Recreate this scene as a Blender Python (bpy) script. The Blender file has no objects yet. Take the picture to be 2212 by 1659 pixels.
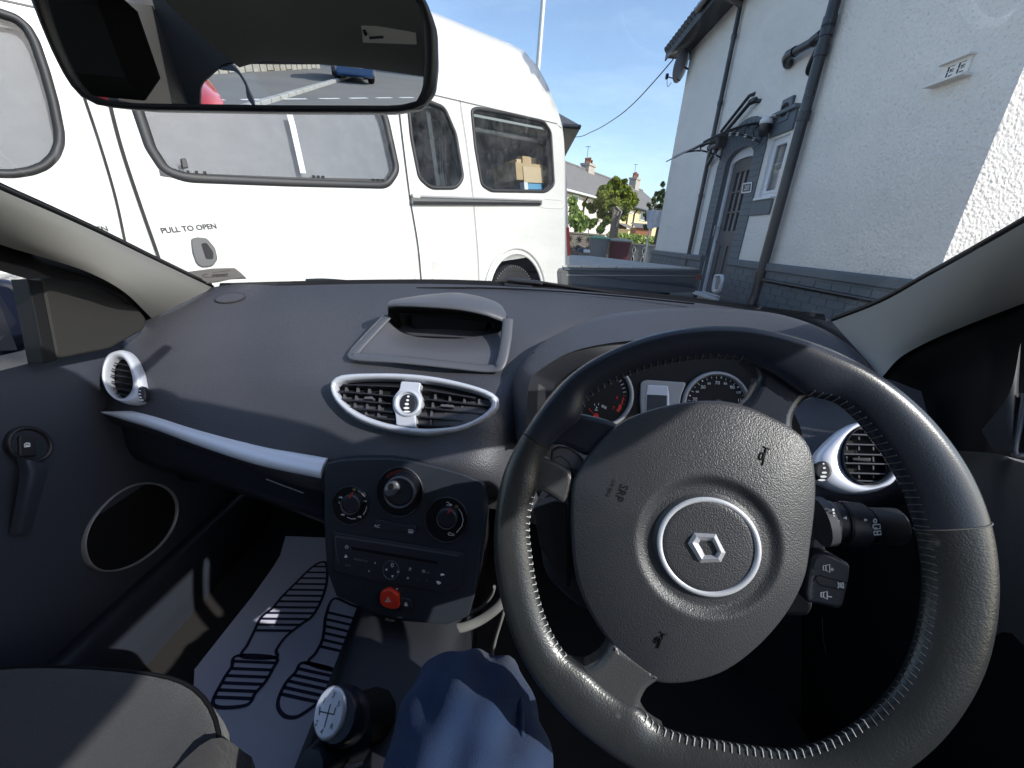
import bpy, math, random
import numpy as np
from mathutils import Vector, Matrix
from mathutils.geometry import tessellate_polygon
random.seed(7)
rng = np.random.default_rng(7)
sc = bpy.context.scene
COL = sc.collection

# ------------------------------------------------------------------ camera
FPX = 880.0                                   # focal length for a 2212 px wide frame
PITCH = math.atan(323/880.0)
ROLL = math.atan(0.0732)
F = np.array([0, math.cos(PITCH), -math.sin(PITCH)])
U0 = np.array([0, math.sin(PITCH), math.cos(PITCH)])
R0 = np.array([1.0, 0, 0])
RR = math.cos(ROLL)*R0 + math.sin(ROLL)*U0
UU = -math.sin(ROLL)*R0 + math.cos(ROLL)*U0
cam_d = bpy.data.cameras.new("camera")
cam = bpy.data.objects.new("camera", cam_d)
COL.objects.link(cam)
cam_d.sensor_width = 36.0
cam_d.lens = 36.0*FPX/2212
cam_d.clip_start = 0.01
cam_d.clip_end = 2000
cam.matrix_world = Matrix(((RR[0], UU[0], -F[0], 0), (RR[1], UU[1], -F[1], 0), (RR[2], UU[2], -F[2], 0), (0, 0, 0, 1)))
sc.camera = cam

# ------------------------------------------------------------------ world and sun
SUN = np.array([0.69, -0.44, 0.545]); SUN /= np.linalg.norm(SUN)
w = bpy.data.worlds.new("World"); sc.world = w; w.use_nodes = True
nt = w.node_tree; nt.nodes.clear()
out = nt.nodes.new('ShaderNodeOutputWorld'); bg = nt.nodes.new('ShaderNodeBackground')
sky = nt.nodes.new('ShaderNodeTexSky'); sky.sky_type = 'NISHITA'; sky.sun_disc = False
sky.sun_elevation = math.asin(SUN[2]); sky.sun_rotation = math.atan2(SUN[0], SUN[1])
sky.air_density = 1.0; sky.dust_density = 1.2; sky.ozone_density = 1.6
bg.inputs['Strength'].default_value = 0.145
# faint high cirrus
tc = nt.nodes.new('ShaderNodeTexCoord'); mp = nt.nodes.new('ShaderNodeMapping')
mp.inputs['Scale'].default_value = (1.2, 3.0, 6.0); mp.inputs['Rotation'].default_value = (0.3, 0.2, 0.5)
nz = nt.nodes.new('ShaderNodeTexNoise'); nz.inputs['Scale'].default_value = 1.6; nz.inputs['Detail'].default_value = 8; nz.inputs['Roughness'].default_value = 0.6
rp = nt.nodes.new('ShaderNodeValToRGB'); rp.color_ramp.elements[0].position = 0.45; rp.color_ramp.elements[1].position = 0.85
rp.color_ramp.elements[1].color = (0.13, 0.13, 0.13, 1)
mx = nt.nodes.new('ShaderNodeMixRGB'); mx.inputs[2].default_value = (9.0, 9.2, 9.6, 1)
L = nt.links.new
L(tc.outputs['Generated'], mp.inputs['Vector']); L(mp.outputs['Vector'], nz.inputs['Vector']); L(nz.outputs['Fac'], rp.inputs['Fac'])
L(rp.outputs['Color'], mx.inputs[0]); L(sky.outputs['Color'], mx.inputs[1]); L(mx.outputs['Color'], bg.inputs['Color']); L(bg.outputs['Background'], out.inputs['Surface'])
sl = bpy.data.lights.new("sun", 'SUN'); sl.energy = 2.9; sl.angle = math.radians(0.53); sl.color = (1.0, 0.97, 0.925)
so = bpy.data.objects.new("sun", sl); COL.objects.link(so)
so.rotation_euler = Vector(SUN).to_track_quat('Z', 'Y').to_euler()
so.location = (0, 0, 30)
sc.view_settings.view_transform = 'Standard'; sc.view_settings.look = 'None'
sc.view_settings.exposure = 1.05; sc.view_settings.gamma = 1.0
sc.render.engine = 'CYCLES'
sc.cycles.max_bounces = 8; sc.cycles.transparent_max_bounces = 16
sc.cycles.caustics_reflective = False; sc.cycles.caustics_refractive = False
try: sc.cycles.use_denoising = True
except Exception: pass

# ------------------------------------------------------------------ geometry helpers
def V3(*a): return np.array(a, float)
def nrm(v): v = np.asarray(v, float); return v/np.linalg.norm(v)
def ray(x, y): return F + (x-1106)/FPX*RR + (829.5-y)/FPX*UU
def PY(x, y, Y): d = ray(x, y); return d*(Y/d[1])
def PX(x, y, X): d = ray(x, y); return d*(X/d[0])
def PZ(x, y, Z): d = ray(x, y); return d*(Z/d[2])
def kf(ox, oy, s):
    def f(*p):
        if len(p) == 1: return [(ox+s*a, oy+s*b) for a, b in p[0]]
        return (ox+s*p[0], oy+s*p[1])
    return f
K1 = kf(0, 0, .33333); K2 = kf(737.3, 0, .33333); K3 = kf(1409.6, 0, .36275); K4 = kf(0, 520.5, .33333)
K5 = kf(650.6, 596.4, .26961); K6 = kf(1084.3, 650.6, .50981); K7 = kf(650.6, 965, .26796); K8 = kf(0, 975.9, .41169)
K9 = kf(379.5, 1301.2, .39216); K10 = kf(1192.8, 352.4, .17969); K11 = kf(1127.7, 677.7, .27451); K12 = kf(1626.5, 813.2, .32675)
K13 = kf(1247, 1247, .43628); K14 = kf(1431.3, 189.8, .29419)

class PL:
    """a plane in space; at(x,y,h) meets the view ray of a photo pixel with the plane lifted by h"""
    def __init__(s, p0, n, ex=None):
        s.p0 = np.asarray(p0, float); s.n = nrm(n)
        if s.n @ s.p0 > 0: s.n = -s.n
        ex = V3(1, 0, 0) if ex is None else np.asarray(ex, float)
        s.ex = nrm(ex - s.n*(ex @ s.n)); s.ey = np.cross(s.n, s.ex)
    def at(s, x, y, h=0.0):
        d = ray(x, y); return d*(((s.p0+s.n*h) @ s.n)/(d @ s.n))
    def uv(s, P): q = np.asarray(P)-s.p0; return np.array([q @ s.ex, q @ s.ey])
    def pt(s, u, v, h=0.0): return s.p0+s.ex*u+s.ey*v+s.n*h
    def U(s, x, y, h=0.0): return s.uv(s.at(x, y, h))

def cr(pts, n=6, closed=False):
    """Catmull-Rom through the points"""
    P = [np.asarray(p, float) for p in pts]; N = len(P); o = []
    for i in range(N if closed else N-1):
        if closed: a, b, c, d = P[(i-1) % N], P[i], P[(i+1) % N], P[(i+2) % N]
        else: b, c = P[i], P[i+1]; a = P[i-1] if i > 0 else 2*b-c; d = P[i+2] if i+2 < N else 2*c-b
        for k in range(n):
            t = k/n; o.append(.5*((2*b)+(-a+c)*t+(2*a-5*b+4*c-d)*t*t+(-a+3*b-3*c+d)*t**3))
    if not closed: o.append(P[-1])
    return o
def ell(cx, cy, rx, ry, ang=0, n=32, a0=0, a1=360):
    o = []; ca, sa = math.cos(math.radians(ang)), math.sin(math.radians(ang)); full = abs(a1-a0) >= 360
    for k in range(n if full else n+1):
        t = math.radians(a0+(a1-a0)*k/n); x, y = rx*math.cos(t), ry*math.sin(t)
        o.append((cx+x*ca-y*sa, cy+x*sa+y*ca))
    return o
def rrect(pts, r, n=5):
    """round the corners of a px/uv polygon"""
    o = []; N = len(pts); P = [np.asarray(p, float) for p in pts]
    for i in range(N):
        a, b, c = P[i-1], P[i], P[(i+1) % N]
        da, dc = a-b, c-b; la, lc = np.linalg.norm(da), np.linalg.norm(dc)
        rr = min(r if not isinstance(r, (list, tuple)) else r[i], la*.48, lc*.48)
        p, q = b+da/la*rr, b+dc/lc*rr
        for k in range(n+1):
            t = k/n; o.append((1-t)**2*p+2*t*(1-t)*b+t*t*q)
    return o
def area2(p): return .5*sum(p[i-1][0]*p[i][1]-p[i][0]*p[i-1][1] for i in range(len(p)))
def inset2(p, b):
    p = [np.asarray(q, float) for q in p]; s = 1 if area2(p) > 0 else -1; o = []; N = len(p)
    for i in range(N):
        e1 = p[i]-p[i-1]; e2 = p[(i+1) % N]-p[i]
        n1 = np.array([-e1[1], e1[0]])*s; n2 = np.array([-e2[1], e2[0]])*s
        n1 = n1/(np.linalg.norm(n1)+1e-12); n2 = n2/(np.linalg.norm(n2)+1e-12)
        m = n1+n2; l = np.linalg.norm(m); m = m/(l+1e-9); c = max(.45, m @ n1)
        o.append(p[i]+m*b/c)
    return o
def resample(p, n):
    p = [np.asarray(q, float) for q in p]; q = p+[p[0]]; d = [0]
    for i in range(1, len(q)): d.append(d[-1]+np.linalg.norm(q[i]-q[i-1]))
    o = []; j = 0
    for k in range(n):
        t = d[-1]*k/n
        while d[j+1] < t: j += 1
        f = (t-d[j])/max(1e-12, d[j+1]-d[j]); o.append(q[j]*(1-f)+q[j+1]*f)
    return o

ROOTLOC = {}
def setp(o, label=None, cat=None, group=None, kind=None):
    if label: o['label'] = label
    if cat: o['category'] = cat
    if group: o['group'] = group
    if kind: o['kind'] = kind
    return o
def thing(name, label, cat, loc=(0, 0, 0), group=None):
    o = bpy.data.objects.new(name, None); COL.objects.link(o); o.location = loc; o.empty_display_size = .1
    ROOTLOC[o.name] = np.asarray(loc, float)
    return setp(o, label, cat, group)

class B:
    """collects faces of one mesh object"""
    def __init__(s): s.v = []; s.f = []; s.m = []; s.sm = []; s.mats = []
    def mi(s, mat):
        if mat not in s.mats: s.mats.append(mat)
        return s.mats.index(mat)
    def add(s, vs, fs, mat, sm=False):
        o = len(s.v); s.v += [tuple(map(float, v)) for v in vs]; k = s.mi(mat)
        for f in fs: s.f.append([o+i for i in f]); s.m.append(k); s.sm.append(sm)
        return s
    def grid(s, rows, mat, sm=True, cu=False, cv=False):
        n, m = len(rows), len(rows[0]); vs = [p for r in rows for p in r]; fs = []
        for i in range(n if cu else n-1):
            for j in range(m if cv else m-1):
                a, b = i*m+j, i*m+(j+1) % m; c, d = ((i+1) % n)*m+(j+1) % m, ((i+1) % n)*m+j
                fs.append((a, b, c, d))
        return s.add(vs, fs, mat, sm)
    def patch(s, rows, mat, nu=5, nv=5, sm=True):
        """smooth surface through a net of points"""
        R = [cr(r, nu) for r in rows]; C = [cr([R[i][j] for i in range(len(R))], nv) for j in range(len(R[0]))]
        G = [[C[j][i] for j in range(len(C))] for i in range(len(C[0]))]
        s.grid(G, mat, sm); return G
    def box(s, c, h, mat, rot=None, bev=0):
        c = np.asarray(c, float); X = np.eye(3) if rot is None else np.asarray(rot, float).T
        if bev <= 0:
            vs = [c+X @ (np.array([i, j, k])*h) for i in (-1, 1) for j in (-1, 1) for k in (-1, 1)]
            return s.add(vs, [(0, 1, 3, 2), (4, 6, 7, 5), (0, 4, 5, 1), (2, 3, 7, 6), (0, 2, 6, 4), (1, 5, 7, 3)], mat)
        h = np.asarray(h, float); vs = []; ids = {}
        for i in (-1, 1):
            for j in (-1, 1):
                for k in (-1, 1):
                    for ax in range(3):
                        q = np.array([i, j, k])*(h-bev); q[ax] = np.array([i, j, k])[ax]*h[ax]
                        ids[(i, j, k, ax)] = len(vs); vs.append(c+X @ q)
        fs = []
        for ax in range(3):
            o = [a for a in range(3) if a != ax]
            for sg in (-1, 1):
                f = []
                for (a, b) in ((-1, -1), (1, -1), (1, 1), (-1, 1)):
                    t = [0, 0, 0]; t[ax] = sg; t[o[0]] = a; t[o[1]] = b; f.append(ids[(t[0], t[1], t[2], ax)])
                fs.append(f)
        for ax in range(3):
            o = [a for a in range(3) if a != ax]
            for a in (-1, 1):
                for b in (-1, 1):
                    q = []
                    for e, x in ((-1, 0), (1, 0), (1, 1), (-1, 1)):
                        t = [0, 0, 0]; t[ax] = e; t[o[0]] = a; t[o[1]] = b; q.append(ids[(t[0], t[1], t[2], o[x])])
                    fs.append(q)
        for i in (-1, 1):
            for j in (-1, 1):
                for k in (-1, 1): fs.append([ids[(i, j, k, a)] for a in range(3)])
        return s.add(vs, fs, mat)
    def tube(s, pts, r, mat, n=10, closed=False, caps=True, sm=True, flat=None):
        P = [np.asarray(p, float) for p in pts]; N = len(P); rows = []; up = None
        for i in range(N):
            a = P[i-1] if (i > 0 or closed) else P[i]; b = P[(i+1) % N] if (i < N-1 or closed) else P[i]
            t = nrm(b-a)
            if up is None:
                up = V3(0, 0, 1) if abs(t[2]) < .9 else V3(1, 0, 0)
                if flat is not None: up = np.asarray(flat, float)
            if flat is not None: up = np.asarray(flat, float)
            x = nrm(np.cross(t, up)); up = np.cross(x, t); rr = r[i] if isinstance(r, (list, np.ndarray)) else r
            ra, rb = (rr, rr) if not isinstance(rr, tuple) else rr
            rows.append([P[i]+x*ra*math.cos(2*math.pi*k/n)+up*rb*math.sin(2*math.pi*k/n) for k in range(n)])
        s.grid(rows, mat, sm, cu=closed, cv=True)
        if caps and not closed:
            s.add(rows[0], [tuple(range(n))], mat); s.add(rows[-1], [tuple(range(n))], mat)
        return s
    def cyl(s, a, b, r, mat, n=20, r2=None, sm=True, caps=True):
        return s.tube([a, b], [r, r if r2 is None else r2], mat, n=n, sm=sm, caps=caps)
    def lathe(s, c, ax, prof, mat, n=32, sm=True):
        """prof: (radius, height) pairs about axis ax from c"""
        ax = nrm(ax); x = nrm(np.cross(ax, V3(0, 0, 1) if abs(ax[2]) < .9 else V3(1, 0, 0))); y = np.cross(ax, x)
        rows = [[np.asarray(c)+ax*h+(x*math.cos(2*math.pi*k/n)+y*math.sin(2*math.pi*k/n))*r for k in range(n)] for r, h in prof]
        return s.grid(rows, mat, sm, cv=True)
    def poly(s, pl, uv, h, mat, holes=(), sm=False):
        loops = [[Vector((p[0], p[1], 0)) for p in uv]]+[[Vector((p[0], p[1], 0)) for p in q] for q in holes]
        vs = [pl.pt(p[0], p[1], h) for l in loops for p in l]
        return s.add(vs, [tuple(t) for t in tessellate_polygon(loops)], mat, sm)
    def wall(s, pl, uv, h0, h1, mat, uv2=None, sm=False):
        uv2 = uv if uv2 is None else uv2
        return s.grid([[pl.pt(p[0], p[1], h0) for p in uv], [pl.pt(p[0], p[1], h1) for p in uv2]], mat, sm, cv=True)
    def slab(s, pl, px, h0, h1, mat, bev=0, holes=(), px_is_uv=False, back=False, hmat=None):
        uv = [np.asarray(p, float) for p in px] if px_is_uv else [pl.U(x, y, h1) for x, y in px]
        H = [[np.asarray(p, float) for p in q] if px_is_uv else [pl.U(x, y, h1) for x, y in q] for q in holes]
        if bev > 0:
            k = 3; prev = uv; ph = h1-bev
            s.wall(pl, uv, h0, ph, mat)
            for i in range(1, k+1):
                a = math.pi/2*i/k; cur = inset2(uv, bev*(1-math.cos(a))); ch = h1-bev+bev*math.sin(a)
                s.wall(pl, prev, ph, ch, mat, cur, sm=True); prev, ph = cur, ch
            s.poly(pl, prev, h1, mat, H)
        else:
            s.wall(pl, uv, h0, h1, mat); s.poly(pl, uv, h1, mat, H)
        for q in H: s.wall(pl, q, h0, h1, hmat or mat)
        if back: s.poly(pl, uv, h0, mat, H)
        return s
    def ring(s, pl, outer, inner, h0, h1, mat, n=64, k=6, px_is_uv=False):
        """rounded frame between two outlines"""
        o = outer if px_is_uv else [pl.U(x, y, (h0+h1)/2) for x, y in outer]; i = inner if px_is_uv else [pl.U(x, y, (h0+h1)/2) for x, y in inner]
        o = resample(o, 400); i = resample(i, 400)
        c = sum(i)/len(i)
        def byang(p):
            a = np.array([math.atan2(q[1]-c[1], q[0]-c[0]) for q in p]); r = np.array([np.hypot(*(q-c)) for q in p]); od = np.argsort(a)
            a, r = a[od], r[od]; th = np.linspace(-math.pi, math.pi, n, endpoint=False)
            return [c+np.array([math.cos(t), math.sin(t)])*np.interp(t, a, r, period=2*math.pi) for t in th]
        O, I = byang(o), byang(i); rows = []
        rows.append([pl.pt(*O[j], h0) for j in range(n)])
        for q in range(k+1):
            a = math.pi*q/k; f = .5-.5*math.cos(a); h = h0+(h1-h0)*(.35+.65*math.sin(a))
            rows.append([pl.pt(*(O[j]*(1-f)+I[j]*f), h) for j in range(n)])
        rows.append([pl.pt(*I[j], h0) for j in range(n)])
        return s.grid(rows, mat, True, cv=True)
    def strokes(s, pl, lines, wd, h, mat, th=0.0003, closed=False, uv=False):
        for l in lines:
            P = [np.asarray(p, float) if uv else pl.U(p[0], p[1], h) for p in l]
            if len(P) < 2: continue
            N = len(P); A = []; Bp = []
            for i in range(N):
                a = P[i-1] if (i > 0 or closed) else P[i]; b = P[(i+1) % N] if (i < N-1 or closed) else P[i]
                t = (b-a)/(np.linalg.norm(b-a)+1e-12); q = np.array([-t[1], t[0]])*wd/2; A.append(P[i]+q); Bp.append(P[i]-q)
            s.grid([[pl.pt(*p, h) for p in A], [pl.pt(*p, h) for p in Bp]], mat, False, cv=closed)
        return s
    def text(s, pl, txt, px, px2, hpx, h, mat, align='CENTER', th=0.0, bold=False):
        """text centred at pixel px, baseline running towards px2, hpx = cap height in pixels"""
        a = pl.at(px[0], px[1], h); b = pl.at(px2[0], px2[1], h); ex = nrm(b-a); ey = np.cross(pl.n, ex)
        q = ray(*px); sc_ = np.linalg.norm(pl.at(px[0], px[1], h))/np.linalg.norm(q)/FPX
        size = hpx*sc_/0.7
        return s.text3(txt, a, ex, ey, size, mat, align, th, bold)
    def text3(s, txt, a, ex, ey, size, mat, align='CENTER', th=0.0, bold=False):
        cu = bpy.data.curves.new('t', 'FONT'); cu.body = txt; cu.size = 1; cu.align_x = align; cu.align_y = 'CENTER'
        cu.extrude = th/size if th else 0; cu.resolution_u = 3
        if bold: cu.offset = 0.02
        ob = bpy.data.objects.new('t', cu); COL.objects.link(ob)
        dg = bpy.context.evaluated_depsgraph_get(); me = bpy.data.meshes.new_from_object(ob.evaluated_get(dg))
        n = np.cross(ex, ey)
        s.add([np.asarray(a)+ex*v.co.x*size+ey*v.co.y*size+n*v.co.z*size for v in me.vertices], [tuple(p.vertices) for p in me.polygons], mat)
        bpy.data.objects.remove(ob); bpy.data.curves.remove(cu); bpy.data.meshes.remove(me)
        return s
    def build(s, name, parent=None, label=None, cat=None, group=None, kind=None, recalc=False, sub=0, merge=False, loc=None):
        root = parent
        while root is not None and root.parent is not None: root = root.parent
        off = ROOTLOC.get(root.name, V3(0, 0, 0)) if root else (V3(*loc) if loc is not None else V3(0, 0, 0))
        me = bpy.data.meshes.new(name)
        me.from_pydata([tuple(np.asarray(v)-off) for v in s.v], [], s.f)
        for m in s.mats: me.materials.append(m)
        me.polygons.foreach_set('material_index', s.m); me.polygons.foreach_set('use_smooth', s.sm)
        if merge or recalc:
            import bmesh
            bm = bmesh.new(); bm.from_mesh(me)
            if merge: bmesh.ops.remove_doubles(bm, verts=bm.verts, dist=1e-5)
            if recalc: bmesh.ops.recalc_face_normals(bm, faces=bm.faces)
            bm.to_mesh(me); bm.free()
        me.update(); me.validate()
        o = bpy.data.objects.new(name, me); COL.objects.link(o)
        if parent is not None: o.parent = parent
        elif loc is not None: o.location = loc; ROOTLOC[o.name] = off
        else: ROOTLOC[o.name] = off
        if sub:
            md = o.modifiers.new('s', 'SUBSURF'); md.levels = sub; md.render_levels = sub
        return setp(o, label, cat, group, kind)

# ------------------------------------------------------------------ materials
MATS = {}
def mat(name, col, rough=.5, metal=0.0, bump=None, var=None, spec=.5, coat=0, sheen=0, trans=0, emis=None, vor=None, speck=None, alpha=None, aniso=None):
    """bump=(scale,strength,dist,detail); var=(scale,amount,col2); vor=(scale,strength,dist) pebble/cell bump; speck=(scale,threshold,colour)"""
    if name in MATS: return MATS[name]
    m = bpy.data.materials.new(name); m.use_nodes = True; nt = m.node_tree; N = nt.nodes; L = nt.links.new
    b = N['Principled BSDF']; b.inputs['Base Color'].default_value = (*col, 1); b.inputs['Roughness'].default_value = rough
    b.inputs['Metallic'].default_value = metal; b.inputs['Specular IOR Level'].default_value = spec
    if coat: b.inputs['Coat Weight'].default_value = coat; b.inputs['Coat Roughness'].default_value = .08
    if sheen: b.inputs['Sheen Weight'].default_value = sheen; b.inputs['Sheen Roughness'].default_value = .5
    if trans: b.inputs['Transmission Weight'].default_value = trans
    if emis: b.inputs['Emission Color'].default_value = (*emis[0], 1); b.inputs['Emission Strength'].default_value = emis[1]
    tc = N.new('ShaderNodeTexCoord'); last = None
    if var:
        n = N.new('ShaderNodeTexNoise'); n.inputs['Scale'].default_value = var[0]; n.inputs['Detail'].default_value = 6; n.inputs['Roughness'].default_value = .6
        L(tc.outputs['Object'], n.inputs['Vector']); r = N.new('ShaderNodeValToRGB'); r.color_ramp.elements[0].position = .35; r.color_ramp.elements[1].position = .68
        r.color_ramp.elements[0].color = (*col, 1); r.color_ramp.elements[1].color = (*var[2], 1); L(n.outputs['Fac'], r.inputs['Fac'])
        mx = N.new('ShaderNodeMixRGB'); mx.inputs[0].default_value = var[1]; mx.inputs[1].default_value = (*col, 1); L(r.outputs['Color'], mx.inputs[2]); last = mx.outputs['Color']
    if speck:
        n = N.new('ShaderNodeTexNoise'); n.inputs['Scale'].default_value = speck[0]; n.inputs['Detail'].default_value = 3
        L(tc.outputs['Object'], n.inputs['Vector']); r = N.new('ShaderNodeValToRGB'); r.color_ramp.elements[0].position = speck[1]; r.color_ramp.elements[1].position = speck[1]+.04
        L(n.outputs['Fac'], r.inputs['Fac']); mx = N.new('ShaderNodeMixRGB'); L(r.outputs['Color'], mx.inputs[0])
        if last: L(last, mx.inputs[1])
        else: mx.inputs[1].default_value = (*col, 1)
        mx.inputs[2].default_value = (*speck[2], 1); last = mx.outputs['Color']
    if last: L(last, b.inputs['Base Color'])
    nb = None
    if vor:
        v = N.new('ShaderNodeTexVoronoi'); v.inputs['Scale'].default_value = vor[0]; v.feature = 'SMOOTH_F1'
        L(tc.outputs['Object'], v.inputs['Vector']); bp = N.new('ShaderNodeBump'); bp.inputs['Strength'].default_value = vor[1]; bp.inputs['Distance'].default_value = vor[2]
        bp.invert = True; L(v.outputs['Distance'], bp.inputs['Height']); nb = bp
    if bump:
        n = N.new('ShaderNodeTexNoise'); n.inputs['Scale'].default_value = bump[0]; n.inputs['Detail'].default_value = bump[3] if len(bump) > 3 else 3
        L(tc.outputs['Object'], n.inputs['Vector']); bp = N.new('ShaderNodeBump'); bp.inputs['Strength'].default_value = bump[1]; bp.inputs['Distance'].default_value = bump[2]
        L(n.outputs['Fac'], bp.inputs['Height'])
        if nb: L(nb.outputs['Normal'], bp.inputs['Normal'])
        nb = bp
    if nb: L(nb.outputs['Normal'], b.inputs['Normal'])
    MATS[name] = m; return m
def glass(name, tint=(1, 1, 1), refl=.08, rough=.0, dirt=0.0, fres=True):
    """thin window glass: mostly clear, a little mirror, optional film of dirt"""
    if name in MATS: return MATS[name]
    m = bpy.data.materials.new(name); m.use_nodes = True; nt = m.node_tree; N = nt.nodes; L = nt.links.new; N.clear()
    o = N.new('ShaderNodeOutputMaterial'); t = N.new('ShaderNodeBsdfTransparent'); t.inputs['Color'].default_value = (*tint, 1)
    g = N.new('ShaderNodeBsdfGlossy'); g.inputs['Roughness'].default_value = rough
    mx = N.new('ShaderNodeMixShader'); lw = N.new('ShaderNodeLayerWeight'); lw.inputs['Blend'].default_value = .5
    pw = N.new('ShaderNodeMath'); pw.operation = 'POWER'; pw.inputs[1].default_value = 4.5
    mu = N.new('ShaderNodeMath'); mu.operation = 'MULTIPLY_ADD'; mu.inputs[1].default_value = .75; mu.inputs[2].default_value = refl; mu.use_clamp = True
    L(lw.outputs['Facing'], pw.inputs[0]); L(pw.outputs[0], mu.inputs[0]); L(mu.outputs[0], mx.inputs[0]); L(t.outputs[0], mx.inputs[1]); L(g.outputs[0], mx.inputs[2]); last = mx
    if dirt:
        d = N.new('ShaderNodeBsdfDiffuse'); d.inputs['Color'].default_value = (.55, .56, .58, 1); m2 = N.new('ShaderNodeMixShader')
        tc = N.new('ShaderNodeTexCoord'); n = N.new('ShaderNodeTexNoise'); n.inputs['Scale'].default_value = 9; n.inputs['Detail'].default_value = 9; n.inputs['Roughness'].default_value = .72
        L(tc.outputs['Object'], n.inputs['Vector']); r = N.new('ShaderNodeMapRange'); r.inputs['From Min'].default_value = .42; r.inputs['From Max'].default_value = .8
        r.inputs['To Max'].default_value = dirt; L(n.outputs['Fac'], r.inputs['Value']); L(r.outputs['Result'], m2.inputs[0]); L(mx.outputs[0], m2.inputs[1]); L(d.outputs[0], m2.inputs[2]); last = m2
    L(last.outputs[0], o.inputs['Surface']); MATS[name] = m; return m

m_dash = mat('dash_plastic', (.045, .046, .056), .50, vor=(480, .55, .0012), var=(2.5, .6, (.057, .057, .067)), speck=(260, .74, (.12, .12, .12)), spec=.5)
m_dash_s = mat('dash_smooth_plastic', (.078, .081, .094), .40, bump=(600, .15, .0004), spec=.5)
m_dark = mat('black_plastic', (.016, .017, .022), .45, bump=(500, .12, .0004), spec=.45)
m_blk = mat('deep_black', (.006, .006, .007), .6, spec=.25)
m_panel = mat('panel_plastic', (.022, .026, .035), .40, bump=(700, .12, .0003), spec=.45)
m_silver = mat('satin_silver', (.53, .55, .61), .36, .25, spec=.6, bump=(900, .05, .0002))
m_trim = mat('lit_silver_trim', (.74, .77, .86), .36, .25, spec=.6)  # satin silver brightened: light on strip and right vent is in the colour
m_silver_d = mat('satin_silver_grey', (.30, .30, .31), .35, .3, spec=.5)
m_chrome = mat('chrome', (.62, .62, .66), .12, 1.0)
m_cap = mat('brushed_cap', (.60, .61, .66), .28, .55, spec=.8)
m_white = mat('white_print', (.75, .75, .75), .6)
m_red = mat('red_print', (.5, .02, .01), .5)
m_carpet = mat('carpet', (.030, .028, .027), .95, bump=(300, .6, .003), spec=.1)
m_beige = mat('pillar_trim', (.30, .295, .275), .78, bump=(700, .25, .0005), spec=.25)
m_head = mat('headlining', (.27, .27, .255), .95, bump=(900, .3, .0005), spec=.1)
m_rubber = mat('black_rubber', (.012, .012, .013), .7, spec=.3)
m_doorl = mat('door_lining', (.036, .042, .058), .6, bump=(500, .2, .0006), spec=.35)
m_leather_s = mat('smooth_leather', (.016, .020, .030), .27, vor=(900, .10, .0006), bump=(60, .10, .0012), spec=.55, speck=(55, .70, (.05, .05, .055)))
m_leather_w = mat('worn_leather', (.016, .018, .020), .30, vor=(700, .22, .0006), bump=(80, .25, .0010, 5), spec=.6, var=(9, .6, (.030, .032, .033)), speck=(38, .68, (.07, .07, .07)))
m_leather_g = mat('lit_grey_leather', (.050, .051, .053), .36, vor=(700, .3, .0007), bump=(90, .3, .001, 5), spec=.6)  # spoke leather kept lighter: the sun on it is in the colour
m_boss = mat('boss_plastic', (.038, .040, .046), .42, vor=(950, .5, .0007), bump=(1500, .25, .0004), spec=.5)
m_fabric = mat('seat_fabric', (.043, .044, .048), .9, vor=(900, .6, .0014), bump=(14, .2, .008), spec=.15, sheen=.2)
m_doorr = mat('door_lining_lit', (.105, .105, .108), .6, bump=(500, .25, .0006), spec=.35)  # paler copy of the door lining: window light is in the colour
m_warm = mat('warm_dark_trim', (.021, .020, .019), .6, bump=(500, .2, .0006), spec=.35)
m_sdark = mat('dark_seat_cloth', (.012, .012, .012), .95, bump=(300, .3, .002), spec=.1)
m_bolster = mat('seat_bolster', (.034, .032, .034), .75, bump=(60, .6, .004, 6), spec=.3, sheen=.2)

# ================================================================== THE CAR (the viewer sits in it)
CAR = thing('car', 'small hatchback seen from its driver seat, dark dashboard, black leather steering wheel, grey seats', 'car', (-.1, -.4, -1.15))
def pp(l): return [PY(x, y, Y) for x, y, Y in l]
VC = PL(PY(895, 880, .655), V3(-.03, -.80, .60))          # plane of the centre vents
def vch(x, y, h): return VC.at(x, y, h)

# ---- dashboard skin
b = B()
rows = [
 pp([(215, 700, .95), (455, 621, .93), (620, 617, 1.02), (800, 613, 1.08), (980, 614, 1.12), (1180, 623, 1.12), (1300, 633, 1.10), (1480, 651, 1.03), (1650, 674, .93), (1797, 694, .80), (1850, 705, .78)]),
 pp([(215, 735, .92), (330, 686, .83), (570, 680, .91), (775, 685, .94), (960, 688, .94), (1150, 692, .95), (1290, 690, .98), (1480, 690, .97), (1680, 700, .90), (1830, 730, .76), (1900, 760, .74)]),
 pp([(200, 780, .88), (285, 745, .77), (540, 765, .80), (740, 770, .79), (940, 780, .80), (1120, 785, .80), (1270, 780, .90), (1480, 780, .90), (1690, 780, .86), (1850, 790, .74), (1930, 800, .72)]),
]
def rowv(a, c): return pp(a)+c
rows.append(pp([(190, 830, .84), (262, 812, .725), (530, 850, .70)])+[vch(722, 845, -.016), vch(900, 880, -.016), vch(1088, 880, -.018)]+pp([(1230, 880, .88), (1480, 880, .88), (1690, 880, .84), (1850, 860, .76), (1930, 870, .74)]))
rows.append(pp([(185, 880, .80), (237, 880, .70), (545, 940, .645)])+[vch(725, 930, -.020), vch(895, 955, -.018), vch(1082, 950, -.018)]+pp([(1230, 960, .86), (1480, 980, .86), (1690, 980, .84), (1850, 960, .76), (1930, 970, .74)]))
rows.append(pp([(185, 900, .78), (233, 897, .695), (560, 1003, .622), (697, 1040, .615), (880, 1010, .612), (1075, 1040, .61), (1230, 1060, .86), (1480, 1080, .86), (1690, 1080, .84), (1850, 1060, .78), (1930, 1060, .76)]))
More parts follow.
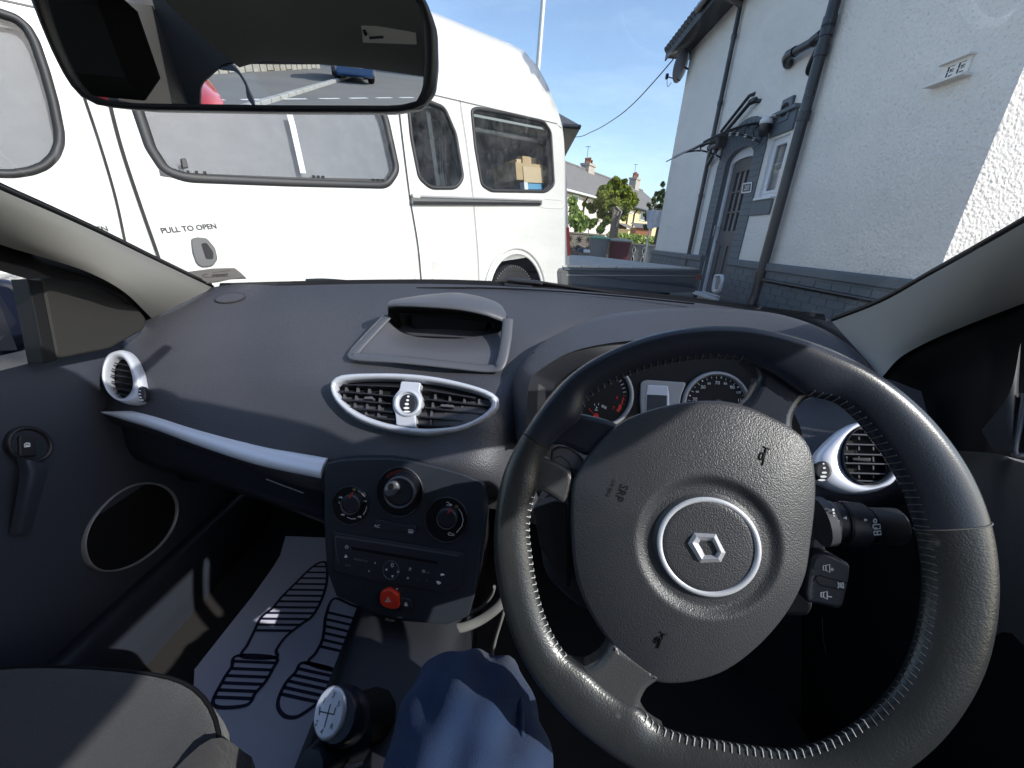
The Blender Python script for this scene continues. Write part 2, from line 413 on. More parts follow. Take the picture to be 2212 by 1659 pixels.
rows.append(pp([(185, 930, .80), (235, 912, .72), (560, 1020, .66), (697, 1065, .66), (880, 1100, .66), (1072, 1100, .66), (1230, 1160, .86), (1480, 1180, .86), (1690, 1180, .84), (1850, 1160, .80), (1930, 1160, .78)]))
b.patch(rows, m_dash, 6, 6)
DASH = b.build('dashboard', CAR)
from mathutils.bvhtree import BVHTree
_bv = BVHTree.FromPolygons([tuple(v) for v in b.v], [tuple(f) for f in b.f])
def padhit(x, y):
    h = _bv.ray_cast(Vector((0, 0, 0)), Vector(ray(x, y))); n = V3(*h[1]); return V3(*h[0]), (n if n[2] > 0 else -n)

# lower glovebox, dark, tucked under the trim strip
b = B()
b.patch([pp([(225, 905, .735), (400, 965, .70), (560, 1018, .675), (697, 1060, .655)]),
         pp([(240, 960, .74), (400, 1010, .70), (560, 1060, .675), (697, 1100, .655)]),
         pp([(330, 1010, .75), (450, 1040, .71), (580, 1080, .68), (700, 1128, .66)]),
         pp([(400, 1030, .84), (480, 1055, .80), (590, 1090, .77), (705, 1132, .76)])], m_panel, 5, 5)
b.build('glovebox', CAR)
b = B()
tr = cr(pp([(232, 896, .690), (330, 925, .668), (440, 965, .643), (560, 1003, .618), (697, 1032, .602)]), 8)
wdt = np.interp(np.linspace(0, 1, len(tr)), [0, .12, .5, 1], [.002, .010, .015, .018])
rowsb = []
for i, p in enumerate(tr):
    t = nrm(tr[min(i+1, len(tr)-1)]-tr[max(i-1, 0)]); nn = nrm(-p); nn = nrm(nn-t*(nn @ t)); s_ = np.cross(t, nn)
    rowsb.append([p+nn*(.004+.010*math.cos(a))+s_*wdt[i]*math.sin(a)-s_*wdt[i]*.9 for a in np.linspace(-1.5, 1.5, 9)])
b.grid(rowsb, m_trim); b.add(rowsb[-1], [tuple(range(9))], m_trim)
b.build('trim_strip', CAR)
b = B()
b.tube(cr(pp([(575, 1035, .655), (620, 1052, .65), (655, 1065, .645)]), 5), .0012, m_silver_d)
b.build('glovebox_edge', CAR)

# round tweeter covers in the ends of the dash top
for (x, y, rx, ry) in ((497, 642, 34, 10.5), (1683, 713, 46, 16)):
    q_, nn = padhit(x, y); pl = PL(q_+nn*.002, nn); b = B()
    b.slab(pl, ell(x, y, rx, ry, -8 if x < 1000 else 9), -.02, .004, m_dash, bev=.0015)
    b.strokes(pl, [ell(x, y, rx*.93, ry*.90, -8 if x < 1000 else 9)], .0008, .0043, m_dark, closed=True)
    b.build('tweeter_cover', CAR)
# demister slot at the foot of the glass
b = B()
b.tube(cr(pp([(900, 622, 1.085), (1050, 622, 1.10), (1200, 629, 1.09), (1350, 641, 1.06), (1500, 656, 1.0)]), 8), .0022, m_blk, n=6)
b.build('demister_slot', CAR)

# ---- centre vents
b = B()
vo = K5([(238, 880), (260, 830), (320, 797), (440, 785), (560, 782), (760, 782), (960, 795), (1160, 825), (1350, 870), (1500, 920), (1570, 965), (1588, 1010), (1570, 1070), (1500, 1140), (1400, 1200), (1280, 1245), (1150, 1265), (1000, 1280), (820, 1262), (640, 1225), (480, 1170), (360, 1095), (280, 1010), (245, 940)])
vi = K5([(288, 895), (300, 865), (360, 848), (500, 835), (700, 832), (960, 848), (1160, 880), (1340, 920), (1480, 968), (1520, 1000), (1520, 1045), (1470, 1100), (1380, 1155), (1260, 1200), (1150, 1215), (1000, 1222), (840, 1205), (680, 1175), (520, 1120), (420, 1065), (340, 1000), (300, 940)])
b.ring(VC, cr(vo, 4, True), cr(vi, 4, True), -.010, .010, m_silver, n=110)
bh = K5([(800, 840), (958, 852), (945, 925), (965, 965), (970, 1010), (950, 1060), (915, 1100), (920, 1215), (760, 1192), (755, 1110), (732, 1050), (730, 990), (750, 950), (785, 910)])
b.slab(VC, rrect(bh, 4, 3), -.012, .008, m_silver, bev=.002)
CV = b.build('centre_air_vent', CAR)
b = B(); b.slab(VC, cr(vi, 3, True), -.03, -.0135, m_blk); b.build('vent_cavity', CV)
def slats(parent, pl, segs, mat_, wd=.0022, h0=-.012, h1=.004):
    for (p, q) in segs:
        A, C = pl.at(*p, h1), pl.at(*q, h1); t = nrm(C-A); s_ = np.cross(pl.n, t)
        bb = B(); prof = [(-wd, h0-h1), (-wd*.5, 0), (wd*.5, .0002), (wd, h0-h1)]
        bb.grid([[X+s_*u+pl.n*v for u, v in prof] for X in (A, (A+C)/2, C)], mat_, False)
        bb.build('slat', parent)
slats(CV, VC, [(K5(330, 868), K5(790, 885)), (K5(300, 920), K5(745, 962)), (K5(320, 985), K5(722, 1022)), (K5(370, 1050), K5(735, 1090)), (K5(520, 1120), K5(752, 1150)),
               (K5(970, 905), K5(1400, 975)), (K5(1000, 985), K5(1510, 1040)), (K5(980, 1050), K5(1470, 1108)), (K5(930, 1120), K5(1350, 1168)), (K5(915, 1190), K5(1200, 1203))], m_dark)
b = B()
for x0, y0, dx, dy, n_, ox, oy in ((360, 905, 92, 10, 4, 0, 0), (345, 968, 95, 10, 4, 0, 0), (430, 1035, 98, 8, 3, 0, 0), (520, 1100, 100, 8, 2, 0, 0), (1075, 965, 117, 14, 4, 0, 0), (1055, 1030, 118, 14, 4, 0, 0), (1045, 1095, 118, 14, 3, 0, 0), (1040, 1165, 118, 8, 2, 0, 0)):
    for k in range(n_):
        p = K5(x0+dx*k, y0+dy*k); q = K5(x0+dx*k-3, y0+dy*k+38); b.slab(VC, [(p[0]-2, p[1]-6), (p[0]+2, p[1]-6), (q[0]+2.5, q[1]-2), (q[0]-2.5, q[1]-2)], -.012, -.004, m_dash_s)
b.slab(VC, rrect(K5([(505, 965), (570, 963), (568, 985), (500, 985)]), 2), -.01, .006, m_dash_s, bev=.001)
b.slab(VC, rrect(K5([(1118, 1025), (1220, 1032), (1218, 1052), (1115, 1045)]), 2), -.01, .006, m_dash_s, bev=.001)
b.build('vane', CV, kind='stuff')
b = B()
b.slab(VC, cr(ell(*K5(855, 1020), 19.2, 21.5, 0, 28), 1, True), .0, .0095, m_dark, bev=.003)
b.ring(VC, ell(*K5(852, 1022), 31, 29.5, 0, 40), ell(*K5(855, 1020), 20, 22, 0, 40), .004, .012, m_silver, n=48)
for (x, y, rx, ry) in ((858, 964, 2.6, 2.1), (852, 994, 3.1, 2.2), (846, 1025, 4.6, 2.6), (843, 1057, 6.4, 2.5), (846, 1086, 7.6, 2.0)):
    b.slab(VC, ell(*K5(x, y), rx, ry, 0, 14), .009, .0102, m_white)
b.build('thumbwheel', CV)

# ---- display pod on the dash
b = B()
TR = PL(PY(955, 775, .785), nrm(V3(-.02, -.52, .85)))
tray = rrect(K5([(450, 640), (1080, 690), (1560, 740), (1620, 520), (1640, 300), (1400, 240), (900, 230), (700, 320)]), 10, 4)
base = [pp([(758, 770, .782), (870, 778, .782), (980, 790, .778), (1080, 798, .775)]), pp([(785, 735, .81), (880, 750, .812), (985, 757, .810), (1090, 760, .80)]),
        pp([(835, 694, .868), (885, 724, .866), (1000, 730, .866), (1092, 715, .855)])]
b.patch(base, m_dash_s, 6, 6)
rim_ = cr(pp([(836, 684, .868), (800, 722, .826), (765, 762, .782), (775, 771, .772), (866, 777, .768), (974, 788, .765), (1055, 796, .762), (1080, 788, .764), (1092, 740, .80), (1097, 690, .845)]), 8)
b.tube(rim_, (.0115, .0036), m_dash_s, n=10, flat=(0, -.4, .9))
POD = b.build('display_pod', CAR)
b = B()
lip = cr(pp([(837, 670, .850), (842, 662, .845), (870, 660, .836), (920, 662, .830), (985, 667, .828), (1040, 677, .830), (1072, 688, .836), (1093, 697, .842)]), 6)
topb = cr(pp([(838, 664, .868), (848, 655, .89), (880, 646, .92), (930, 636, .935), (985, 632, .94), (1040, 641, .93), (1080, 657, .905), (1094, 680, .865)]), 6)
back = cr(pp([(838, 690, .90), (850, 680, .95), (880, 672, .98), (930, 660, .99), (985, 655, .99), (1040, 662, .98), (1085, 680, .95), (1099, 700, .90)]), 6)
n_ = len(lip); G = []
for t in np.linspace(0, 1, 7):
    G.append([lip[i]*(1-t)+topb[i]*t+V3(0, 0, .009)*math.sin(math.pi*t) for i in range(n_)])
for t in np.linspace(.2, 1, 4): G.append([topb[i]*(1-t)+back[i]*t+V3(0, .004, 0)*math.sin(math.pi*t) for i in range(n_)])
under = [lip[i]+V3(0, .003, -.003) for i in range(n_)]
b.grid([under]+G, m_dash_s)
b.build('hood', POD)
b = B()   # the dark recess with its display
back2 = cr(pp([(862, 676, .915), (880, 676, .92), (910, 677, .925), (950, 678, .925), (990, 680, .925), (1030, 686, .92), (1055, 692, .915), (1070, 698, .91)]), 6)
floor2 = cr(pp([(870, 716, .912), (885, 719, .915), (915, 720, .918), (950, 720, .918), (990, 722, .918), (1030, 726, .914), (1048, 724, .912), (1066, 722, .908)]), 6)
floor1 = cr(pp([(838, 690, .872), (852, 708, .868), (878, 724, .864), (920, 728, .862), (975, 730, .862), (1030, 732, .862), (1055, 735, .858), (1085, 712, .852)]), 6)
b.grid([under, back2, floor2, floor1], m_blk, False)
b.grid([[under[0], floor1[0]], [back2[0], floor2[0]]], m_blk, False); b.grid([[under[-1], floor1[-1]], [back2[-1], floor2[-1]]], m_blk, False)
b.build('recess', POD)
b = B()
b.add(pp([(888, 682, .90), (1052, 695, .90), (1045, 722, .898), (892, 716, .90)]), [(0, 1, 2, 3)], mat('display', (.004, .004, .006), .35, spec=.3))
b.build('display', POD)

# ---- instrument hood and cluster
b = B()
cre = cr(pp([(1112, 960, .672), (1106, 880, .70), (1112, 812, .735), (1140, 768, .775), (1203, 722, .825), (1317, 679, .885), (1480, 665, .905), (1640, 672, .865), (1740, 695, .79), (1820, 735, .70), (1875, 790, .63), (1890, 850, .60)]), 6)
mid = cr(pp([(1122, 960, .64), (1120, 880, .665), (1126, 822, .69), (1150, 783, .725), (1222, 738, .765), (1335, 706, .80), (1480, 694, .81), (1630, 700, .785), (1730, 722, .73), (1808, 758, .66), (1862, 805, .60), (1875, 850, .575)]), 6)
lp = cr(pp([(1138, 960, .615), (1138, 890, .635), (1144, 826, .655), (1165, 800, .68), (1240, 758, .715), (1350, 737, .74), (1480, 732, .75), (1610, 738, .735), (1715, 758, .69), (1790, 790, .63), (1840, 830, .58), (1850, 860, .56)]), 6)
lp2 = [q+V3(0, .012, -.006) for q in lp]
GP = PL(PY(1420, 870, .70), V3(-.12, -.90, .38))
inn = cr([GP.at(*q, -.002) for q in [(1195, 960), (1192, 890), (1196, 840), (1215, 818), (1280, 785), (1370, 770), (1480, 768), (1600, 772), (1690, 790), (1750, 815), (1780, 850), (1785, 880)]], 6)
b.grid([cre, [(a*.5+c*.5)+V3(0, 0, .006) for a, c in zip(cre, mid)], mid, lp], m_dash)
b.grid([lp, lp2], m_dash)
IC = b.build('instrument_hood', CAR)
b = B(); b.grid([lp2, [(a+c)/2 for a, c in zip(lp2, inn)], inn], m_dark)
b.grid([[q+V3(0, .03, 0) for q in cr(pp([(1144, 828, .66), (1140, 890, .64), (1150, 950, .63)]), 4)], cr(pp([(1178, 838, .69), (1180, 890, .68), (1190, 950, .67)]), 4)], m_dark)
b.build('hood_lining', IC)
b = B(); b.slab(GP, [(1150, 760), (1800, 760), (1820, 1000), (1500, 1060), (1150, 1000)], -.03, -.002, m_blk); CL = b.build('instrument_cluster', CAR)
def gauge(cx, cy, r, name):
    b = B(); b.ring(GP, ell(cx, cy, r, r*.98, 0, 60), ell(cx, cy, r*.87, r*.85, 0, 60), .0, .010, m_silver_d, n=72)
    b.slab(GP, ell(cx, cy, r*.88, r*.86, 0, 48), -.0015, .001, m_blk)
    return b.build(name, CL)
g1 = gauge(*K11(610, 640), 75, 'rev_counter'); g2 = gauge(*K11(1530, 720), 75, 'speedometer')
def pol(c, r, a): return (c[0]+r*math.cos(math.radians(a)), c[1]-r*math.sin(math.radians(a)))
b = B(); c1 = K11(610, 640)
for a in range(-20, 60, 9): b.strokes(GP, [[pol(c1, 51, a), pol(c1, 58, a)]], .0008, .0015, m_white if a > 5 else m_red)
b.text(GP, '6', K11(748, 660), K11(800, 664), 7.5, .0016, m_red); b.text(GP, '7', K11(720, 745), K11(770, 749), 8, .0016, m_red)
b.strokes(GP, [K11([(775, 715), (768, 745), (750, 770)])], .0055, .0015, m_red)
b.strokes(GP, [K11([(800, 660), (790, 690), (782, 710)])], .002, .0015, m_red)
for k in range(5): b.strokes(GP, [[K11(632+k*8, 715+k*4), K11(627+k*8, 735+k*4)]], .0008, .0015, m_white)
b.strokes(GP, [[K11(585, 728), K11(583, 752)], [K11(572, 756), K11(583, 760), K11(596, 758)], [K11(585, 738), K11(596, 740)], [K11(572, 708), K11(570, 722)], [K11(604, 703), K11(600, 720)]], .0008, .0015, m_white)
b.slab(GP, ell(*K11(582, 808), 6, 7, 0, 14), .001, .006, m_red)
b.strokes(GP, [[K11(560, 785), K11(525, 745)]], .0012, .004, m_red)
b.build('gauge_markings', g1)
b = B(); c2 = K11(1530, 720)
for i, (t, pos, s) in enumerate((('30', (1360, 673), 7.2), ('40', (1378, 615), 4.8), ('50', (1425, 578), 7.2), ('60', (1472, 549), 4.8), ('70', (1538, 545), 7.2), ('80', (1600, 550), 4.8), ('90', (1654, 580), 7.2), ('100', (1703, 620), 4.8), ('11', (1712, 682), 6.5))):
    b.text(GP, t, K11(*pos), K11(pos[0]+50, pos[1]+2), s, .0016, m_white)
for k in range(17):
    a = 170-k*10; b.strokes(GP, [[pol(c2, 63, a), pol(c2, 59 if k % 2 else 57, a)]], .0022 if k % 4 == 1 else .0008, .0015, m_white)
b.slab(GP, ell(*K11(1552, 700), 9, 7, 0, 16), .001, .008, m_dash_s, bev=.002)
b.build('gauge_markings', g2)
b = B()
o_ = rrect(K11([(935, 540), (975, 520), (1295, 540), (1250, 660), (1230, 830), (940, 830), (930, 690)]), 6, 4)
b.slab(GP, o_, -.002, .005, m_silver_d, bev=.002)
b.slab(GP, rrect(K11([(985, 560), (1150, 568), (1160, 640), (1160, 800), (970, 800), (975, 640)]), 2), .003, .007, m_silver, bev=.002)
b.slab(GP, K11([(985, 636), (1140, 643), (1138, 790), (978, 790)]), .006, .0075, m_panel)
b.build('trip_display', CL)

# ---- dash end behind the wheel, with the round right vent
b = B()
b.patch([pp([(1690, 850, .66), (1790, 842, .635), (1890, 815, .60), (1990, 845, .57)]),
         pp([(1728, 920, .585), (1800, 930, .56), (1900, 920, .535), (2010, 925, .53)]),
         pp([(1745, 1010, .53), (1810, 1020, .515), (1900, 1010, .51), (2010, 1000, .51)]),
         pp([(1765, 1080, .505), (1830, 1092, .50), (1900, 1078, .50), (1990, 1060, .51)]),
         pp([(1765, 1108, .56), (1840, 1118, .56), (1910, 1105, .56), (1990, 1085, .56)])], m_dash, 5, 5)
b.build('dash_end', CAR)
VR = PL(PY(1850, 995, .500), V3(-.30, -.78, .55))
b = B()
so_ = K12([(398, 545), (440, 480), (520, 400), (600, 340), (690, 305), (800, 330), (900, 420), (960, 540), (960, 640), (900, 720), (800, 765), (700, 780), (600, 775), (500, 745), (420, 700), (400, 640)])
si_ = ell(*K12(755, 520), 56, 64, 8, 40)
b.ring(VR, cr(so_, 4, True), si_, -.012, .008, m_trim, n=90)
RV = b.build('right_air_vent', CAR)
b = B(); b.slab(VR, si_, -.02, -.008, m_blk); b.ring(VR, ell(*K12(755, 520), 57, 65, 8, 40), ell(*K12(755, 520), 53, 61, 8, 40), -.006, .010, m_dark, n=60); b.build('vent_cavity', RV)
sg = []
for y in (345, 385, 450, 515, 575, 640, 690):
    hw = 165*math.sqrt(max(0, 1-((y-520)/195)**2)); sg.append((K12(755-hw, y-3), K12(755+hw, y+5)))
slats(RV, VR, sg, m_dash_s, wd=.0017, h0=-.008, h1=.005)
b = B()
for x in (620, 700, 795, 880):
    for y in (400, 470, 545, 600, 655):
        if ((x-755)/150)**2+((y-520)/180)**2 < .95: b.strokes(VR, [[K12(x, y-18), K12(x+3, y+18)]], .0016, .001, m_dash_s)
b.slab(VR, K12([(660, 535), (780, 540), (778, 562), (660, 555)]), -.004, .007, m_dark, bev=.001)
b.build('vane', RV, kind='stuff')
b = B(); b.slab(VR, ell(*K12(467, 622), 19.5, 21, 0, 28), -.01, .011, m_dark, bev=.003)
for x, y, rx, ry in ((467, 577, 2, 1.8), (472, 605, 3.2, 2.2), (472, 636, 5.8, 2.4), (466, 662, 7.2, 2.6), (455, 685, 8.0, 2.2)): b.slab(VR, ell(*K12(x, y), rx, ry, 0, 12), .01, .0118, m_white)
b.build('thumbwheel', RV)

# ---- left vent
_h, _n = padhit(292, 815); _n2 = nrm(V3(.40, -.80, .45)*.6+_n*.4); VL = PL(_h+_n2*.016, _n2)
b = B()
b.ring(VL, cr(K4([(690, 790), (720, 735), (770, 712), (820, 712), (870, 760), (910, 840), (945, 930), (955, 1000), (945, 1045), (900, 1062), (840, 1062), (780, 1040), (720, 990), (680, 910), (678, 850)]), 4, True),
       ell(*K4(788, 890), 25.5, 44, -7, 40), -.012, .010, m_silver, n=80)
LV = b.build('left_air_vent', CAR)
b = B(); b.slab(VL, ell(*K4(788, 890), 26, 45, -7, 40), -.03, -.0135, m_blk); b.build('vent_cavity', LV)
slats(LV, VL, [(K4(725+a, y), K4(862-a*.6, y+22)) for y, a in ((790, 16), (828, 0), (868, -6), (910, -2), (950, 10), (985, 28))], m_dark, wd=.0018)
b = B(); b.slab(VL, ell(*K4(916, 990), 8.4, 17, -8, 26), .0, .0125, m_dark, bev=.003)
for x, y, rx, ry in ((914, 948, 1.4, 1.2), (906, 970, 1.9, 1.5), (904, 992, 2.6, 1.6), (908, 1013, 3.2, 1.6), (918, 1031, 3.4, 1.3)): b.slab(VL, ell(*K4(x, y), rx, ry, 0, 10), .0115, .0133, m_white)
b.build('thumbwheel', LV)

# ---- heater and radio panel
CP = PL(PY(865, 992, .598), nrm(np.cross(V3(1, -.03, .04), V3(0, .080, .278))))
b = B()
po = K7([(205, 130), (320, 104), (500, 92), (700, 92), (860, 108), (1100, 165), (1300, 220), (1460, 288), (1480, 320), (1475, 600), (1445, 900), (1400, 1200), (1350, 1370), (1180, 1440), (900, 1415), (600, 1350), (280, 1210), (205, 1000), (180, 620), (180, 200)])
b.slab(CP, rrect(po, 5, 3), -.10, .0, m_panel, bev=.003)
HP = b.build('centre_panel', CAR)
def knob(cx, cy, ro, ri, hgt, name, ptr):
    b = B(); X, Y_ = K7(cx, cy); s = .26796
    b.ring(CP, ell(X, Y_, ro*s, ro*s*1.08, 0, 40), ell(X, Y_, ro*s*.93, ro*s*1.0, 0, 40), -.001, .003, m_panel, n=56)
    b.slab(CP, ell(X, Y_, ro*s*.94, ro*s*1.01, 0, 40), -.001, .0006, m_blk)
    o = b.build(name+'_surround', HP)
    b = B(); b.slab(CP, ell(X, Y_-2, ri*s, ri*s*1.02, 0, 32), .0, hgt, m_dash_s if name == 'fan_knob' else m_dark, bev=.005)
    if ptr: b.strokes(CP, [[K7(*ptr[0]), K7(*ptr[1])]], .003, hgt+.0006, m_red)
    if name != 'temperature_knob': b.ring(CP, ell(X, Y_-2, ri*s, ri*s*1.02, 0, 32), ell(X, Y_-2, ri*s*.9, ri*s*.92, 0, 32), hgt-.004, hgt+.001, m_dash_s, n=40)
    return b.build(name, HP)
knob(395, 475, 150, 78, .016, 'airflow_knob', ((418, 372), (385, 410)))
kt = knob(795, 365, 192, 122, .030, 'temperature_knob', None)
b = B()
b.slab(CP, ell(*K7(722, 345), 15.5, 19, 38, 28), .028, .036, m_dash_s, bev=.004); b.slab(CP, ell(*K7(722, 322), 6, 7, 38, 16), .034, .0368, m_blk)
b.ring(CP, ell(*K7(795, 365), 34, 35, 0, 40), ell(*K7(795, 365), 29, 30, 0, 40), .022, .033, m_dash_s, n=48)
b.build('finger_grip', HP)
knob(1172, 590, 175, 82, .016, 'recirculation_knob', ((1212, 500), (1180, 535)))
b = B(); W = .0011; h = .0012
b.strokes(CP, [K7([(455, 352), (485, 372), (515, 408)]), K7([(528, 478), (520, 515), (500, 548)]), K7([(440, 580), (405, 582), (370, 568)]), K7([(305, 460), (308, 440)])], W, h, m_white)
for x, y in ((515, 438), (470, 565), (335, 548), (318, 408)):
    b.strokes(CP, [K7([(x-14, y+4), (x-4, y-6), (x+2, y+6), (x+14, y-2)]), K7([(x+4, y-8), (x+12, y+8)])], W*1.3, h, m_white)
b.strokes(CP, [K7([(1268, 500), (1295, 540), (1306, 590), (1295, 640), (1252, 692)])], W, h, m_white)
b.strokes(CP, [K7([(1170, 450), (1185, 446), (1195, 462), (1215, 466), (1212, 474), (1172, 468)]), K7([(1182, 446), (1205, 470)]), K7([(1183, 700), (1195, 690), (1215, 702), (1235, 706), (1230, 716), (1190, 712), (1183, 700)])], W, h, m_white)
b.strokes(CP, [K7([(690, 250), (720, 222), (780, 200), (850, 212), (910, 262)])], .006, h, mat('dark_red_print', (.10, .008, .008), .5))
b.strokes(CP, [K7([(868, 445), (905, 440)])], .003, h, m_red)
b.slab(CP, ell(*K7(427, 345), 4, 3.4, 0, 12), 0, .002, mat('amber_dot', (.16, .13, .06), .5)); b.slab(CP, ell(*K7(1252, 485), 4, 3.4, 0, 12), 0, .002, MATS['amber_dot'])
b.build('panel_symbols', HP)
b = B()
b.slab(CP, rrect(K7([(590, 590), (650, 590), (690, 605), (840, 635), (870, 625), (925, 640), (935, 680), (910, 715), (860, 705), (840, 690), (650, 670), (595, 660)]), 6, 4), -.001, .004, m_panel, bev=.0015)
b.text(CP, 'AC', K7(612, 641), K7(680, 652), 6.5, .0045, m_white)
b.strokes(CP, [K7([(866, 672), (868, 668), (900, 672), (902, 676), (900, 696), (868, 694), (866, 672)]), K7([(876, 680), (876, 690)]), K7([(883, 680), (883, 690)]), K7([(890, 680), (890, 690)])], .0011, .0045, m_white)
b.build('climate_buttons', HP)
b = B()
rd = K7([(250, 690), (1305, 862), (1300, 1110), (1180, 1180), (760, 1112), (440, 1050), (262, 1000)])
b.slab(CP, rrect(rd, 4, 3), -.001, .003, m_panel, bev=.0015)
b.strokes(CP, [K7([(252, 692), (700, 762), (1304, 866)])], .0012, .0036, m_dash_s)
b.slab(CP, K7([(408, 808), (1100, 925), (1100, 948), (408, 830)]), .002, .0036, m_blk)
b.strokes(CP, [K7([(275, 722), (280, 820), (300, 940)])], .0016, .0036, m_dash_s)
b.strokes(CP, [K7([(275, 722), (700, 785), (1270, 880)])], .0035, .0036, m_dash_s)
RAD = b.build('radio', HP)
b = B(); h = .0042; W = .001
b.strokes(CP, [ell(*K7(367, 808), 3.2, 3.2, 0, 14, -60, 240)], W, h, m_white); b.strokes(CP, [[K7(367, 792), K7(367, 808)]], W, h, m_white)
def tri(x, y, r, a): return [K7(x+r*math.cos(math.radians(a+q)), y+r*math.sin(math.radians(a+q))) for q in (0, 120, 240)]
b.slab(CP, tri(358, 886, 16, -90), .003, h, m_white); b.text(CP, 'RADIO/CD', K7(480, 915), K7(560, 930), 4.4, h, mat('grey_print', (.25, .25, .26), .6))
b.text(CP, 'BAND', K7(378, 957), K7(440, 966), 3.2, h, MATS['grey_print'])
b.strokes(CP, [[K7(597, 930), K7(596, 944)]], .0016, h, m_white)
for x, y, a in ((686, 992, 180), (780, 1010, 0), (545, 1005, -90), (858, 1060, -90), (735, 1046, 90)): b.slab(CP, tri(x, y, 11 if x != 545 else 7, a), .003, h, m_white)
b.strokes(CP, [ell(*K7(734, 955), 2.4, 4, 0, 12)], W, h, m_white, closed=True)
b.strokes(CP, [[K7(872, 978), K7(888, 981)], [K7(865, 992), K7(872, 993)], [K7(878, 994), K7(886, 995)]], .0014, h, m_white)
b.slab(CP, K7([(975, 993), (997, 996), (995, 1017), (973, 1014)]), .003, h, MATS['grey_print']); b.text(CP, '/OK', K7(1018, 1016), K7(1080, 1026), 4.2, h, MATS['grey_print'])
b.slab(CP, K7([(1120, 1030), (1135, 1024), (1155, 1034), (1130, 1042)]), .003, h, m_white); b.slab(CP, K7([(1090, 1085), (1110, 1088), (1128, 1100), (1110, 1112), (1095, 1104)]), .003, h, m_white)
b.text(CP, '>', K7(935, 1071), K7(970, 1076), 3.5, h, MATS['grey_print']); b.text(CP, '0', K7(1013, 1082), K7(1060, 1088), 3.5, h, MATS['grey_print'])
b.slab(CP, K7([(765, 1144), (778, 1146), (778, 1152), (765, 1150)]), .003, h, m_white)
b.build('radio_symbols', RAD)
b = B(); b.ring(CP, ell(*K7(722, 995), 18, 21, 0, 36), ell(*K7(722, 995), 16, 19, 0, 36), .002, .0045, m_dash_s, n=40); b.build('radio_dial', RAD)
b = B()
m_haz = mat('hazard_red', (.72, .045, .02), .3, spec=.6)
b.slab(CP, cr(K7([(640, 1180), (690, 1152), (735, 1165), (780, 1200), (788, 1240), (786, 1300), (740, 1315), (690, 1305), (645, 1280), (630, 1230)]), 3, True), -.001, .008, m_haz, bev=.003)
b.strokes(CP, [tri(700, 1238, 24, -90)], .0018, .0085, m_white, closed=True); b.strokes(CP, [tri(700, 1240, 10, -90)], .0012, .0085, m_white, closed=True)
b.build('hazard_button', HP)
b = B(); b.slab(CP, rrect(K7([(795, 1215), (880, 1235), (895, 1310), (860, 1330), (795, 1312)]), 6, 4), -.001, .004, m_panel, bev=.0015)
b.strokes(CP, [K7([(838, 1268), (856, 1270), (855, 1282), (837, 1280), (838, 1268)]), K7([(842, 1266), (842, 1258), (852, 1260)])], .0012, .0045, m_white); b.build('lock_button', HP)

# ================================================================== pillars, glass, doors, roof
gl_wind = glass('windscreen_glass', (.92, .94, .935), .065, 0.0, dirt=.10)  # dirt is real grime, thickened to add the hazy veil of reflections
gl_side = glass('side_glass', (.93, .95, .94), .05)
rear_z = -.03
lpu = cr(pp([(-900, -20, .24), (-500, 175, .315), (-200, 318, .42), (0, 410, .523), (120, 462, .60), (230, 512, .683), (340, 565, .79), (460, 622, .935)]), 6)
lpl = cr(pp([(-900, 250, .25), (-500, 350, .345), (-200, 450, .455), (0, 528, .56), (100, 558, .61), (195, 590, .66), (270, 632, .72), (328, 688, .83)]), 6)
def pillar(up, lo, nm):
    b = B(); n_ = len(up); G = []
    c = V3(-.1, .5, -.3)
    for t in np.linspace(0, 1, 9):
        row = []
        for i in range(n_):
            p = up[i]*(1-t)+lo[i]*t; row.append(p+nrm(-p)*.016*math.sin(math.pi*t)**.6)
        G.append(row)
    b.grid(G, m_beige)
    b.grid([lo, [q+nrm(q)*.05 for q in lo]], m_blk)
    o = b.build(nm, CAR)
    b = B(); b.tube([q+nrm(q)*.004+V3(0, 0, .003) for q in up], .0035, m_blk, n=6)
    b.grid([[q+nrm(q)*.012 for q in up], [q+nrm(q)*.014+V3(.0 if q[0] < 0 else .0, 0, .010) for q in up]], m_blk, False)
    b.build('glass_seal', o); return o
pillar(lpu, lpl, 'windscreen_pillar')
rpu = cr(pp([(3300, -200, .20), (2700, 200, .30), (2400, 372, .39), (2212, 482, .47), (2100, 545, .54), (2000, 600, .61), (1900, 655, .69), (1797, 695, .80)]), 6)
rpl = cr(pp([(3300, 150, .21), (2700, 480, .33), (2400, 585, .41), (2212, 655, .505), (2100, 698, .55), (2010, 736, .585), (1945, 772, .605), (1905, 815, .60)]), 6)
pillar(rpu, rpl, 'windscreen_pillar')
# windscreen
HZ = .205
base_ = cr(pp([(458, 621, .937), (620, 616, 1.03), (800, 612, 1.09), (980, 612, 1.13), (1180, 621, 1.13), (1300, 631, 1.11), (1480, 649, 1.04), (1650, 672, .94), (1800, 692, .81)]), 5)
base_ = [q+V3(0, .012, -.002) for q in base_]
n_ = len(base_)
head_ = [V3(-.60+1.06*i/(n_-1), .15+.07*math.sin(math.pi*i/(n_-1)), HZ+.015*math.sin(math.pi*i/(n_-1))) for i in range(n_)]
b = B(); b.grid([[base_[i]*(1-t)+head_[i]*t+V3(0, .02, .035)*math.sin(math.pi*t)*math.sin(math.pi*i/(n_-1)) for i in range(n_)] for t in np.linspace(0, 1, 9)], gl_wind)
b.build('windscreen', CAR)
b = B(); b.grid([[q+V3(0, .010, .001) for q in base_], [q+V3(0, .016, .009) for q in base_]], m_blk, False); b.tube([q+V3(0, .004, -.002) for q in base_], .004, m_blk, n=6)
b.build('windscreen_seal', CAR)
